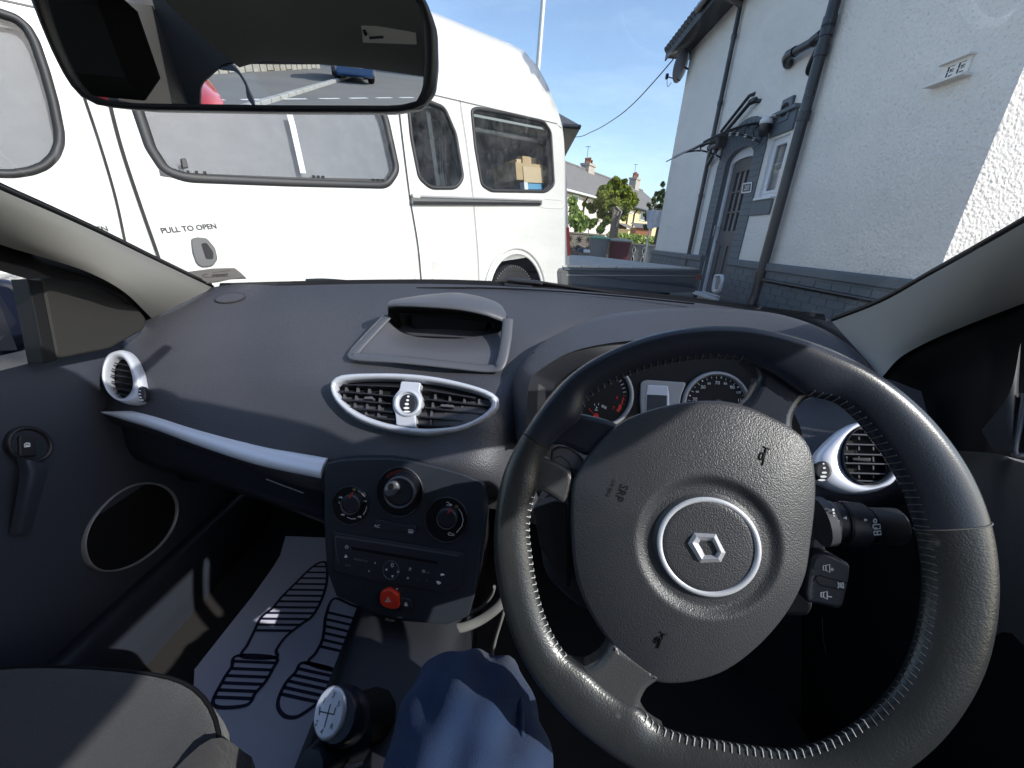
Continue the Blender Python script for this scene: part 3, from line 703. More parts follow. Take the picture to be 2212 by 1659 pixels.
# cowl panel outside, below the glass, and the bonnet beyond
b = B(); b.grid([[q+V3(0, .018, -.008) for q in base_], [q+V3(q[0]*.06, .12, -.055) for q in base_]], m_dark); b.build('cowl', CAR)
m_paint = mat('navy_paint', (.004, .006, .016), .3, .0, coat=.4)
b = B(); bo = [q+V3(q[0]*.06, .10, -.065) for q in base_]
b.grid([[V3(q[0]*(1+.12*t), q[1]+t*.95*(1-.12*abs(q[0]+.1)), q[2]-.05-.10*t-.22*t*t) for q in bo] for t in np.linspace(0, 1, 7)], m_paint); b.build('bonnet', CAR)
# sticker on the corner of the glass
ST = PL(PY(470, 595, .93), V3(.25, -.8, .45))
b = B(); m_stk = mat('sticker_paper', (.11, .10, .09), .7, var=(30, .5, (.085, .078, .07)))
b.slab(ST, rrect(K4([(1215, 200), (1380, 178), (1520, 175), (1560, 205), (1600, 245), (1490, 250), (1410, 268), (1325, 278), (1260, 240)]), 2), -.0004, .0, m_stk)
m_stkr = mat('sticker_red', (.018, .002, .002), .6)
b.text(ST, 'massays', K4(1425, 218), K4(1500, 212), 6.5, .0008, m_stkr, bold=True)
b.strokes(ST, [K4([(1345, 215), (1325, 215), (1310, 225), (1325, 235), (1345, 232)])], .0013, .0005, m_stkr)
b.strokes(ST, [K4([(1345, 236), (1400, 232), (1480, 228)]), K4([(1380, 205), (1440, 198), (1490, 190), (1488, 200)])], .0008, .0005, m_stkr)
b.build('windscreen_sticker', CAR, label='beige garage sticker with red lettering in lower left windscreen corner')
# wipers resting outside at the foot of the glass
b = B()
b.tube(cr(pp([(662, 607, 1.13), (700, 606, 1.14), (745, 609, 1.15), (760, 611, 1.15)]), 5), (.010, .006), m_dark, n=8, flat=(0, 0, 1))
b.tube(cr(pp([(735, 609, 1.15), (820, 612, 1.17), (890, 614, 1.18)]), 5), .006, m_rubber, n=6)
b.tube(cr(pp([(885, 615, 1.19), (930, 611, 1.21), (985, 613, 1.21), (1050, 617, 1.2)]), 5), (.012, .007), m_dark, n=8, flat=(0, 0, 1)); b.build('wiper', CAR)
b = B()
b.tube(cr(pp([(1096, 604, 1.15), (1120, 607, 1.15), (1160, 611, 1.15), (1172, 614, 1.15)]), 5), (.010, .007), m_dark, n=8, flat=(0, 0, 1))
b.tube(cr(pp([(1090, 616, 1.15), (1120, 618, 1.15), (1150, 620, 1.15)]), 5), (.010, .006), m_dark, n=8, flat=(0, 0, 1))
b.tube(cr(pp([(1155, 608, 1.15), (1232, 620, 1.14), (1333, 634, 1.12), (1440, 652, 1.08), (1540, 664, 1.03)]), 6), (.006, .004), m_rubber, n=8, flat=(0, 0, 1)); b.build('wiper', CAR)
b = B(); b.cyl(PY(1122, 604, 1.15), PY(1122, 600, 1.15), .012, m_rubber); 

# ---- roof, back and inner shell (mostly seen in the mirror)
b = B()
G = []
for t in np.linspace(0, 1, 12):
    y = .16-2.15*t; zc = HZ+.03*math.sin(math.pi*min(1, t*1.3))-(.235*max(0, t-.55)/.45)-(.03 if t > .3 else 0)*0
    G.append([V3(x, y+(.07*math.cos((x+.09)/.56*math.pi/2) if t < .02 else 0), zc+.02*(1-((x+.09)/.56)**2)-(.03 if abs(x+.09) > .55 else 0)) for x in np.linspace(-.68, .53, 12)])
b.grid(G, m_head)
b.grid([[q+V3(0, 0, .035) for q in r] for r in G], m_paint); b.grid([[q+V3(0, 0, .035) for q in G[0]], G[0]], m_dark)
b.build('roof', CAR)
TG = PL(V3(-.08, -2.08, -.20), V3(0, 1, .25), ex=V3(1, 0, 0)); TG.n = nrm(V3(0, 1, .25)); TG.ex = V3(1, 0, 0); TG.ey = np.cross(TG.n, TG.ex)
b = B()
def tgp(X, z): d = V3(X, (-2.08-(z+.20)*(-.25) if False else 0), 0); Y = -2.08-(z+.20)*TG.n[2]/TG.n[1]; q = V3(X, Y, z)-TG.p0; return (q @ TG.ex, q @ TG.ey)
ou = [tgp(-1.0, -1.0), tgp(.75, -1.0), tgp(.75, .16), tgp(-1.0, .16)]; ho = rrect([tgp(*q) for q in ((-.93, -.30), (-.89, -.15), (-.77, -.058), (-.55, -.038), (.1, .028), (.42, .045), (.47, -.30))], .03, 4)
b.slab(TG, ou, -.02, .0, m_warm, px_is_uv=True, holes=[ho], back=True)
TGO = b.build('tailgate', CAR)
b = B(); b.poly(TG, ho, -.012, gl_side); b.build('rear_window', TGO)
b = B(); b.tube(cr([TG.pt(*tgp(-.80, -.06), -.03), TG.pt(*tgp(-.735, -.07), -.03), TG.pt(*tgp(-.70, -.12), -.03), TG.pt(*tgp(-.69, -.18), -.03), TG.pt(*tgp(-.67, -.24), -.03)], 4), [.022, .022, .020, .018, .014, .009, .007, .007, .007, .007, .009, .013, .015, .013, .008, .006, .005], m_rubber)
RWP = b.build('rear_wiper', TGO)
b = B()   # rear quarter trims, parcel shelf
for X in (-.95, .60):
    b.slab(PL(V3(X, -1.7, -.3), V3(-np.sign(X), 0, .12), ex=V3(0, 1, 0)), [(-.45, -.65), (.35, -.65), (.35, .02), (.15, .42), (-.45, .42)], -.03, .0, m_warm, px_is_uv=True, back=True)
b.box(V3(-.09, -1.78, -.37), V3(.62, .27, .01), m_dark)
b.build('rear_trim', CAR)
# floor and sills
b = B()
b.grid([[V3(x, y, -.93) for x in (-.82, -.2, .66)] for y in (-2.1, .2, 1.05)], m_carpet, False)
b.grid([[V3(x, 1.05, -.93) for x in (-.82, -.2, .66)], [V3(x, 1.22, -.70) for x in (-.82, -.2, .66)], [V3(x, 1.22, -.20) for x in (-.72, -.2, .56)]], m_carpet, False)
b.grid([[V3(x, y, -1.02) for x in (-.88, .70)] for y in (-2.1, 1.25)], m_blk, False)
b.grid([[V3(x, y, z) for y in (-2.1, 1.25)] for x, z in ((-.88, -1.02), (-.88, -.60))], m_blk, False); b.grid([[V3(x, y, z) for y in (-2.1, 1.25)] for x, z in ((.68, -1.02), (.68, -.26))], m_blk, False)
b.build('floor_pan', CAR)
b = B()
b.patch([[V3(-.815, y, -.80) for y in (-.6, .3, .75, 1.1)], [V3(-.79, y, -.775) for y in (-.6, .3, .75, 1.1)], [V3(-.755, y, -.79) for y in (-.6, .3, .75, 1.1)], [V3(-.745, y, -.93) for y in (-.6, .3, .75, 1.1)]], m_panel)
b.build('sill_trim', CAR)

# ---- passenger (left) door
DL = PL(V3(-.795, .5, -.5), V3(1, 0, .05), ex=V3(0, 1, 0))
b = B()
b.grid([[V3(-.80, y, -.255) for y in (-1.0, -.3, .2, .60, .90)], [V3(-.775, y, -.285) for y in (-1.0, -.3, .2, .60, .90)], [V3(-.785, y, -.40) for y in (-1.0, -.3, .2, .60, .95)], [V3(-.79, y, -.55) for y in (-1.0, -.3, .2, .6, 1.05)], [V3(-.80, y, -.80) for y in (-1.0, -.3, .2, .6, 1.1)]], m_doorl)
b.grid([[V3(-.80, y, -.255) for y in (-1.0, .90)], [V3(-.86, y, -.25) for y in (-1.0, .90)], [V3(-.90, y, -.60) for y in (-1, .9)]], m_paint, False)
DO = b.build('door', CAR)
DP = PL(V3(-.775, .5, -.40), V3(1, 0, .10), ex=V3(0, 1, 0))
b = B()
b.ring(DP, ell(*K4(190, 1320), 52, 40, 12, 40), ell(*K4(190, 1320), 41, 31, 12, 40), .0, .008, m_dark, n=48)
b.slab(DP, ell(*K4(188, 1322), 41, 31, 12, 36), -.01, .003, m_panel)
b.slab(DP, rrect(K4([(125, 1265), (235, 1262), (243, 1395), (130, 1400)]), 5, 4), .0, .007, m_dark, bev=.002)
b.strokes(DP, [K4([(160, 1318), (172, 1310), (192, 1312), (194, 1330), (160, 1334), (160, 1318)]), K4([(168, 1326), (186, 1324)])], .0022, .0076, m_white)
b.build('window_switch', DO)
b = B()
b.patch([[DP.at(*K4(100, 1400), .012), DP.at(*K4(190, 1420), .03), DP.at(*K4(290, 1440), .01)], [DP.at(*K4(125, 1500), .012), DP.at(*K4(215, 1510), .032), DP.at(*K4(310, 1500), .01)], [DP.at(*K4(110, 1640), .008), DP.at(*K4(190, 1640), .022), DP.at(*K4(270, 1640), .006)], [DP.at(*K4(60, 1900), -.02), DP.at(*K4(130, 1900), -.012), DP.at(*K4(200, 1900), -.02)]], m_doorl)
b.build('door_pull', DO)
b = B()
sp_o = K8([(437, 520), (440, 440), (480, 350), (560, 255), (660, 185), (760, 160), (850, 172), (910, 220), (932, 290), (915, 380), (860, 470), (780, 545), (690, 600), (600, 628), (520, 625), (465, 590)])
cx = sum(p[0] for p in sp_o)/len(sp_o); cy = sum(p[1] for p in sp_o)/len(sp_o)
sp_i = [(cx+(x-cx)*.955, cy+(y-cy)*.955) for x, y in sp_o]
DS = PL(V3(-.79, .7, -.62), V3(1, 0, .04), ex=V3(0, 1, 0))
b.ring(DS, cr(sp_o, 4, True), cr(sp_i, 4, True), -.004, .007, m_silver_d, n=90); b.slab(DS, cr(sp_i, 3, True), -.01, .001, m_blk)
b.build('door_speaker', DO)
b = B()   # mirror corner trim and window frame
MT = PL(V3(-.765, .68, -.13), V3(1, -.12, .12), ex=V3(0, 1, 0))
b.slab(MT, rrect([(88, 596), (112, 582), (200, 594), (270, 630), (318, 690), (312, 712), (240, 752), (180, 765), (122, 777)], 8, 4), -.03, .0, m_warm, bev=.004)
b.slab(MT, rrect([(60, 602), (90, 606), (124, 778), (96, 786)], 2, 3), -.03, .003, m_blk, bev=.002)
b.build('mirror_corner_trim', DO)
b = B()
fr = pp([(-300, 520, .44), (0, 585, .565), (60, 603, .60), (110, 600, .64), (200, 612, .70), (262, 645, .75), (300, 700, .83)])
b.grid([pp([(-300, 430, .50), (0, 500, .60), (60, 522, .635), (105, 536, .66), (195, 564, .71), (275, 612, .765), (335, 672, .86)]), pp([(-300, 470, .47), (0, 540, .585), (60, 560, .615), (105, 572, .645), (195, 600, .695), (268, 640, .748), (322, 692, .845)]), fr], m_blk)
b.build('window_frame', DO)
b = B(); b.grid([[V3(-.80, y, -.26) for y in (-.6, .64)], [V3(-.69, y, .08) for y in (-.6, .50)]], gl_side, False); b.build('side_window', DO)
# exterior mirror on the passenger side
EM = thing_loc = None
b = B()
MP = PL(PX(0, 700, -1.02), V3(.62, -.78, .0))
ho_ = [(-150, 620), (0, 603), (35, 612), (58, 640), (70, 690), (75, 735), (62, 755), (20, 772), (-60, 775), (-150, 770)]
b.slab(MP, rrect(ho_, 14, 4), -.12, .0, m_paint, bev=.012)
EMO = b.build('door_mirror', DO)
m_mir = mat('mirror_glass', (.86, .87, .86), .0, 1.0)
b = B(); b.slab(MP, rrect([(-140, 640), (-10, 636), (12, 690), (38, 756), (20, 757), (-140, 757)], 4, 3), .0, .002, m_mir); b.build('mirror_glass', EMO)

# ---- driver (right) door
b = B()
b.patch([pp([(2030, 972, .49), (2150, 980, .45), (2212, 1000, .43), (2500, 1060, .30)]),
         pp([(2020, 1000, .52), (2120, 1060, .46), (2212, 1120, .42), (2500, 1250, .28)]),
         pp([(2010, 1200, .50), (2110, 1230, .44), (2212, 1280, .40), (2500, 1400, .26)]),
         pp([(1980, 1500, .48), (2100, 1500, .42), (2212, 1520, .38), (2500, 1600, .24)]),
         pp([(1900, 1800, .44), (2050, 1850, .36), (2212, 1900, .32), (2500, 1950, .2)])], m_doorr)
b.patch([pp([(1600, 1100, .80), (1850, 1090, .72), (2020, 1080, .58)]), pp([(1600, 1300, .74), (1850, 1300, .66), (2010, 1300, .54)]), pp([(1600, 1600, .62), (1850, 1600, .54), (2000, 1600, .48)])], m_carpet)
DR = b.build('door', CAR)
b = B()
b.patch([pp([(1890, 780, .66), (1945, 740, .65), (2090, 665, .60), (2170, 634, .565), (2275, 590, .52)]),
         pp([(1908, 818, .625), (1960, 775, .615), (2100, 702, .565), (2170, 676, .535), (2275, 632, .485)]),
         pp([(1925, 880, .60), (2000, 850, .60), (2120, 800, .55), (2170, 790, .525), (2275, 770, .475)]),
         pp([(1960, 960, .56), (2040, 972, .53), (2100, 976, .50), (2155, 982, .47), (2275, 1010, .43)])], m_blk)
b.tube(cr(pp([(2212, 850, .485), (2205, 900, .475), (2190, 975, .455), (2212, 985, .45)]), 4), .004, m_dash_s, n=6)
b.patch([pp([(2120, 930, .475), (2180, 850, .475), (2205, 740, .49)]), pp([(2150, 975, .462), (2185, 960, .455), (2200, 850, .475)]), pp([(2186, 976, .455), (2190, 965, .452), (2207, 850, .47)])], m_dark)
b.build('mirror_corner_trim', DR)
b = B()
b.tube(cr(pp([(1853, 1300, .60), (1885, 1350, .585), (1910, 1410, .57), (1926, 1470, .56)]), 6), np.array([.0006]+[.0020]*17+[.001]), m_silver_d, n=6)
b.tube(cr(pp([(1776, 1335, .62), (1780, 1390, .61), (1795, 1450, .60), (1812, 1500, .59)]), 6), .0005, m_silver_d, n=5)
b.build('door_speaker', DR)
b = B(); b.grid([[V3(.615, y, -.215) for y in (-.6, .42)], [V3(.52, y, .12) for y in (-.6, .30)]], gl_side, False); b.build('side_window', DR)

# ================================================================== steering wheel
WC = V3(.17588, .26739, -.23076); WN = nrm(V3(-.19027, -.90201, .38752))
WP = PL(WC, WN)
def wpol(x, y, h=0): q = WP.U(x, y, h); return math.atan2(q[1], q[0]), math.hypot(*q)
inn_px = [(1262, 905), (1256, 885), (1268, 862), (1320, 828), (1390, 800), (1450, 785), (1560, 775), (1612, 783), (1640, 795), (1740, 862), (1765, 858), (1800, 868), (1840, 900), (1880, 950), (1915, 1000), (1945, 1055), (1968, 1120), (1982, 1180), (1990, 1250), (1982, 1330), (1962, 1410), (1925, 1480), (1870, 1540), (1800, 1588), (1710, 1617), (1620, 1608), (1540, 1594), (1460, 1580), (1405, 1555), (1385, 1520), (1370, 1520), (1330, 1500), (1262, 1440), (1220, 1410), (1185, 1350), (1163, 1280), (1150, 1200), (1143, 1140), (1150, 1085), (1160, 1062), (1170, 1000), (1200, 950)]
ia = sorted([wpol(*p) for p in inn_px]); IA = np.array([a for a, r in ia]); IR = np.array([r for a, r in ia])
out_px = [(1138, 936), (1089, 1007), (1080, 1069), (1237, 798), (1339, 747), (1440, 718), (1543, 708), (1696, 727), (1849, 788), (1951, 855), (2053, 967), (2117, 1084), (2140, 1237), (2135, 1339), (2111, 1443), (2060, 1530), (2010, 1596), (1094, 1313), (1115, 1390), (1156, 1466), (1247, 1563), (1321, 1622)]
oa = sorted([wpol(*p) for p in out_px]); OA = np.array([a for a, r in oa]); OR_ = np.array([r for a, r in oa])
th = np.linspace(-math.pi, math.pi, 241)[:-1]
def smooth(a, k):
    ker = np.ones(k)/k; return np.convolve(np.r_[a[-k:], a, a[:k]], ker, 'same')[k:-k]
RO = smooth(np.interp(th, OA, OR_, period=2*math.pi), 9); RO = .5*RO+.5*.186
RI = np.minimum(smooth(np.interp(th, IA, IR, period=2*math.pi), 5), RO-.022)
a1 = wpol(1140, 940)[0]; a2 = wpol(2118, 1126)[0]
def rim_pt(k, phi, scale=1.0):
    k = k % 240; k0_ = int(k); f_ = k-k0_; k1_ = (k0_+1) % 240
    a = th[k0_]+f_*2*math.pi/240; ro_ = RO[k0_]*(1-f_)+RO[k1_]*f_; ri_ = RI[k0_]*(1-f_)+RI[k1_]*f_; rm = (ro_+ri_)/2; hw = (ro_-ri_)/2
    e = .85; cphi, sphi = math.cos(phi), math.sin(phi)
    r = rm+hw*scale*math.copysign(abs(cphi)**e, cphi); h = .0155*scale*math.copysign(abs(sphi)**e, sphi)
    # keep the bulk of the rim towards the outside so the inner edge is a thin lip
    h *= .72+.28*math.cos(phi)
    return WP.pt(r*math.cos(a), r*math.sin(a), h+.001)
def in_top(a):
    lo, hi = (min(a1, a2), max(a1, a2)); t = lo < a < hi; mid_ = wpol(1543, 740)[0]
    return t if lo < mid_ < hi else not t
b = B(); NS = 18
for k in range(240):
    k2 = (k+1) % 240; mt = m_leather_s if in_top(th[k]+.013) else m_leather_w
    b.add([rim_pt(k, 2*math.pi*j/NS) for j in range(NS)]+[rim_pt(k2, 2*math.pi*j/NS) for j in range(NS)], [(j, (j+1) % NS, NS+(j+1) % NS, NS+j) for j in range(NS)], mt, True)
def spoke(px, hs, m_, bev=.007, h0=-.016):
    b.slab(WP, cr(px, 3, True), h0, hs, m_, bev=bev)
spoke([(1128, 950), (1160, 905), (1210, 885), (1262, 895), (1325, 912), (1345, 940), (1300, 978), (1262, 984), (1215, 962), (1140, 962)], -.002, m_leather_s, .006)
spoke([(1110, 990), (1160, 985), (1215, 1005), (1240, 1030), (1236, 1068), (1215, 1090), (1168, 1062), (1140, 1075), (1115, 1070)], -.001, m_leather_g, .006)
spoke([(1600, 770), (1650, 765), (1770, 815), (1790, 850), (1750, 862), (1728, 885), (1718, 915), (1722, 985), (1690, 960), (1590, 900), (1618, 860), (1636, 815)], -.003, m_leather_s, .007)
spoke([(1322, 1390), (1350, 1405), (1430, 1462), (1400, 1492), (1384, 1530), (1402, 1572), (1440, 1604), (1330, 1612), (1212, 1510), (1212, 1446), (1262, 1448), (1298, 1425)], .003, m_leather_g, .006)
SW = b.build('steering_wheel', CAR, merge=True, recalc=True)
# the airbag cover: a domed shield with a round well
bo_px = [(1480, 873), (1545, 869), (1605, 878), (1670, 905), (1722, 935), (1748, 965), (1760, 1010), (1762, 1080), (1752, 1170), (1738, 1250), (1700, 1325), (1640, 1395), (1570, 1448), (1500, 1472), (1440, 1477), (1400, 1465), (1340, 1415), (1285, 1340), (1250, 1260), (1238, 1180), (1236, 1080), (1245, 1030), (1290, 965), (1345, 915), (1410, 888)]
EP = (1531, 1182)
ec = WP.U(*EP, .016)
bo = np.array([WP.U(x, y, .002) for x, y in cr(bo_px, 6, True)])
aa = np.arctan2(bo[:, 1]-ec[1], bo[:, 0]-ec[0]); rr_ = np.hypot(bo[:, 0]-ec[0], bo[:, 1]-ec[1]); od = np.argsort(aa)
TH = np.linspace(-math.pi, math.pi, 121)[:-1]; RB = np.interp(TH, aa[od], rr_[od], period=2*math.pi)
def boss_h(r, R):
    t = r/R; h = .001+.017*(1-t**2.6)
    if r < .056:
        f = min(1, max(0, (.056-r)/.010)); h -= .0055*(f*f*(3-2*f))
        if r < .040: h += .003
    return h
RS = [0, .01, .02, .03, .0385, .0402, .042, .045, .047, .049, .051, .053, .055, .057, .059]
b = B(); rows = []
for r in RS: rows.append([WP.pt(ec[0]+r*math.cos(t), ec[1]+r*math.sin(t), boss_h(r, R)) for t, R in zip(TH, RB)])
for f in np.linspace(.08, 1, 16)**.8: rows.append([WP.pt(ec[0]+(.059+(R-.059)*f)*math.cos(t), ec[1]+(.059+(R-.059)*f)*math.sin(t), boss_h(.059+(R-.059)*f, R)) for t, R in zip(TH, RB)])
for dr, h in ((.0014, -.002), (.0008, -.008), (-.003, -.030)): rows.append([WP.pt(ec[0]+(R+dr)*math.cos(t), ec[1]+(R+dr)*math.sin(t), h) for t, R in zip(TH, RB)])
b.grid(rows, m_boss, True, cv=True); AB = b.build('airbag_cover', SW)
def embl(p, h): return K6(p) if False else [K6(*q) for q in p]
b = B()
b.ring(WP, [tuple(p) for p in (ec+np.array([math.cos(t), math.sin(t)])*.0385 for t in TH)], [tuple(p) for p in (ec+np.array([math.cos(t), math.sin(t)])*.0338 for t in TH)], .0125, .0155, m_silver, n=96, px_is_uv=True)
b.build('emblem_ring', SW)
b = B(); hb = .0128
_EC = K6(868, 1045)
def big(l, f=1.13): return [(_EC[0]+(x-_EC[0])*f, _EC[1]+(y-_EC[1])*f) for x, y in l]
E0 = big(K6([(783, 1028), (812, 978), (908, 983), (950, 1065), (928, 1108), (835, 1112)]))
EM_ = big(K6([(815, 1027), (830, 1002), (896, 1006), (922, 1062), (910, 1086), (850, 1088)]))
EI = K6([(848, 1028), (852, 1024), (884, 1026), (902, 1058), (898, 1064), (866, 1064)])
P0 = [WP.at(x, y, hb) for x, y in E0]; P1 = [WP.at(x, y, hb+.0060) for x, y in EM_]; P2 = [WP.at(x, y, hb+.0005) for x, y in EI]
b.grid([P0, P1, P2], m_cap, False, cv=True); b.tube(P0, .0007, m_blk, n=5, closed=True); b.build('emblem', SW)
def onboss(x, y, lift=.0004):
    h = .01
    for _ in range(8):
        q = WP.U(x, y, h)-ec; r = math.hypot(*q); R = np.interp(math.atan2(q[1], q[0]), TH, RB); h = boss_h(r, R)+lift
    return h
def drape(b, lift=.0004):
    for i_, v in enumerate(b.v):
        q = WP.uv(V3(*v)); h0_ = (V3(*v)-WC) @ WP.n-h; r_ = math.hypot(*(q-ec)); R_ = np.interp(math.atan2(q[1]-ec[1], q[0]-ec[0]), TH, RB)
        b.v[i_] = tuple(WP.pt(q[0], q[1], boss_h(r_, R_)+lift+min(.001, max(-.001, h0_))))
for (x, y) in (K6(1108, 658), K6(668, 1440)):
    h = onboss(x, y, .0008); s = .66; b = B()
    b.tube([WP.at(x+a*s, y+c*s, h) for a, c in [(-4, 28), (2, 8), (8, -10), (13, -28)]], .0006, m_blk, n=5); b.tube([WP.at(*q, h) for q in ell(x-5*s, y-1, 6*s, 12*s, 25, 14)], .0006, m_blk, n=5, closed=True); b.tube([WP.at(x+a*s, y+c*s, h) for a, c in [(4, -32), (13, -27), (24, -23)]], .0006, m_blk, n=5)
    drape(b); b.build('horn_mark', SW)
b = B(); h = onboss(*K6(500, 810), .0012)
b.text(WP, 'SRP', K6(506, 812), K6(486, 862), 17, h, m_blk); b.text(WP, 'AIR BAG', K6(462, 795), K6(444, 838), 7.5, h, m_blk)
drape(b, .0005); b.build('airbag_lettering', SW)
# seams and stitching
m_thread = mat('lit_thread', (.36, .36, .35), .7); m_thread_d = mat('shaded_thread', (.07, .07, .07), .7)  # one stitching: pale copy where sunlit, dark copy where shaded
b = B()
k = 0; acc = 0
pts = []
for k in range(240):
    a = th[k]; q = WP.proj if False else None
    P = rim_pt(k, math.pi)
    if pts: acc += np.linalg.norm(P-pts[-1])
    pts.append(P)
def px_of(P): z = P @ F; return 1106+FPX*(P @ RR)/z, 829.5-FPX*(P @ UU)/z
step = 0
for k in np.arange(0, 240, 1.42):
    k0 = k % 240; x, y = px_of(rim_pt(k0, math.pi))
    # none across the spokes
    if (1600 < x < 1745 and y < 900) or (x < 1300 and 890 < y < 1065) or (1225 < x < 1384 and 1400 < y < 1600): continue
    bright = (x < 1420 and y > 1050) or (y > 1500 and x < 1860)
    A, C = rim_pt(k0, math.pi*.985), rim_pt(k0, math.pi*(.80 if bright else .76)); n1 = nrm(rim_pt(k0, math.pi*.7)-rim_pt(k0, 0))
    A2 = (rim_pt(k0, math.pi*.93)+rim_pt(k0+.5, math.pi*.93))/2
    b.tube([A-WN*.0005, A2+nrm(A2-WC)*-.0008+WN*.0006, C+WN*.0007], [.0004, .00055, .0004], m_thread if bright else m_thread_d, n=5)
for a_ in (a1, a2):
    k0 = int(np.argmin(np.abs(np.angle(np.exp(1j*(th-a_)))))); b.tube([rim_pt(k0, 2*math.pi*j/24, 1.012) for j in range(24)], .0006, m_thread_d if a_ == a2 else m_blk, n=5, closed=True)
b.build('stitching', SW, kind='stuff')

# ---- column, stalks and remote
b = B()
CW = PL(WC-WN*.055, WN)
b.slab(CW, rrect([(1150, 1085), (1240, 1000), (1500, 960), (1760, 980), (1770, 1230), (1700, 1340), (1500, 1400), (1250, 1320), (1175, 1250)], 30, 5), -.12, .0, m_dark, bev=.01)
b.slab(PL(WC-WN*.03, WN), rrect([(1195, 1080), (1228, 1086), (1232, 1275), (1210, 1262), (1165, 1180), (1150, 1095)], 6, 3), -.03, .0, m_dark, bev=.003)
SCO = b.build('steering_column', CAR)
SP = PL(WC-WN*.035, WN)
def barrel(p, q, r, mt, h=0):
    bb.tube([SP.at(*p, h), SP.at(*q, h)], r, mt, n=20)
bb = B()
barrel(K12(430, 960), K12(485, 955), .0205, m_dash_s); barrel(K12(485, 955), K12(515, 957), .017, m_dash_s); barrel(K12(505, 955), K12(580, 962), .0158, m_dark); barrel(K12(578, 965), K12(590, 966), .0175, m_dark)
barrel(K12(588, 968), K12(715, 980), .0180, m_dark); barrel(K12(715, 980), K12(780, 985), .0138, m_dark); barrel(K12(770, 985), K12(955, 990), .0146, m_dark); barrel(K12(955, 990), K12(972, 991), .0125, m_dash_s)
bb.build('wiper_stalk', SCO)
bb = B(); SPh = PL(SP.p0+SP.n*.0185, WN); W = .0010
for x, y, r in ((532, 882, 2.6), (535, 903, 2.0), (537, 922, 1.5)): bb.slab(SPh, ell(*K12(x, y), r, r, 0, 10), -.001, .0, m_white)
bb.strokes(SPh, [K12([(520, 965), (545, 960), (570, 968), (560, 985), (530, 985), (520, 965)]), K12([(545, 990), (548, 970)]), K12([(520, 955), (530, 955)]), K12([(560, 955), (570, 955)]), ell(*K12(808, 955), 3.2, 4.0, 0, 14)+[ell(*K12(808, 955), 3.2, 4.0, 0, 14)[0]],
    K12([(795, 980), (840, 978), (842, 1005), (815, 1008), (795, 1000), (795, 980)]), K12([(818, 998), (800, 1010)]), K12([(800, 1025), (845, 1022), (847, 1045), (802, 1048), (800, 1025)]), K12([(822, 1020), (822, 1048)])], W, .0, m_white)
bb.slab(SPh, K12([(598, 938), (620, 926), (622, 946)]), -.0005, .0003, m_white); bb.slab(SPh, K12([(740, 940), (740, 958), (760, 949)]), -.0005, .0003, m_white)
bb.build('stalk_symbols', SCO)
b = B()
RP = PL(WC-WN*.030, WN)
b.slab(RP, rrect(K12([(440, 1168), (500, 1170), (600, 1215), (650, 1250), (640, 1350), (600, 1520), (570, 1545), (480, 1520), (365, 1500), (345, 1440), (365, 1300), (395, 1190)]), 8, 4), -.03, .0, m_panel, bev=.003)
b.slab(PL(WC-WN*.045, WN), rrect(K12([(400, 880), (450, 860), (460, 1080), (485, 1090), (485, 1180), (420, 1200), (380, 1150), (380, 1080)]), 5, 4), -.03, .0, m_dash_s, bev=.003)
b.slab(PL(WC-WN*.058, WN), rrect(K12([(250, 1350), (345, 1400), (410, 1515), (370, 1590), (220, 1590), (150, 1560)]), 10, 4), -.06, .0, m_dark, bev=.004)
RC = b.build('stereo_remote', SCO)
b = B(); h = .0006; W = .0010
b.strokes(RP, [K12([(465, 1250), (482, 1250), (482, 1280), (465, 1280), (465, 1250)]), K12([(482, 1250), (507, 1242), (507, 1296), (482, 1280)]), K12([(510, 1276), (536, 1276)]), K12([(523, 1264), (523, 1288)]),
    K12([(450, 1428), (466, 1428), (466, 1458), (450, 1458), (450, 1428)]), K12([(466, 1428), (491, 1420), (491, 1474), (466, 1458)]), K12([(496, 1454), (522, 1458)]),
    K12([(565, 1368), (578, 1368), (578, 1392), (565, 1392), (565, 1368)]), K12([(578, 1368), (598, 1360), (598, 1400), (578, 1392)]), K12([(560, 1360), (600, 1400)]), K12([(560, 1400), (600, 1362)])], W, h, m_white)
b.strokes(RP, [K12([(625, 1365), (520, 1340), (450, 1318), (425, 1320), (412, 1338), (425, 1360), (450, 1382), (520, 1398), (620, 1418)])], .0008, h, m_blk)
b.build('remote_symbols', RC)
b = B(); LP_ = PL(WC-WN*.006, WN)
b.slab(LP_, rrect([(1190, 972), (1205, 964), (1230, 968), (1252, 985), (1265, 1000), (1262, 1018), (1232, 1018), (1205, 1010), (1188, 992)], 5, 3), -.03, .0, m_dash_s, bev=.003)
b.strokes(LP_, [[(1195, 990), (1210, 985), (1228, 998), (1234, 1015)]], .0008, .0004, m_blk); b.build('light_stalk', SCO)

# ================================================================== interior mirror
MC = PY(540, 120, .30)
MN = nrm(V3(.158, -.970, -.160))
MIP = PL(MC, MN)
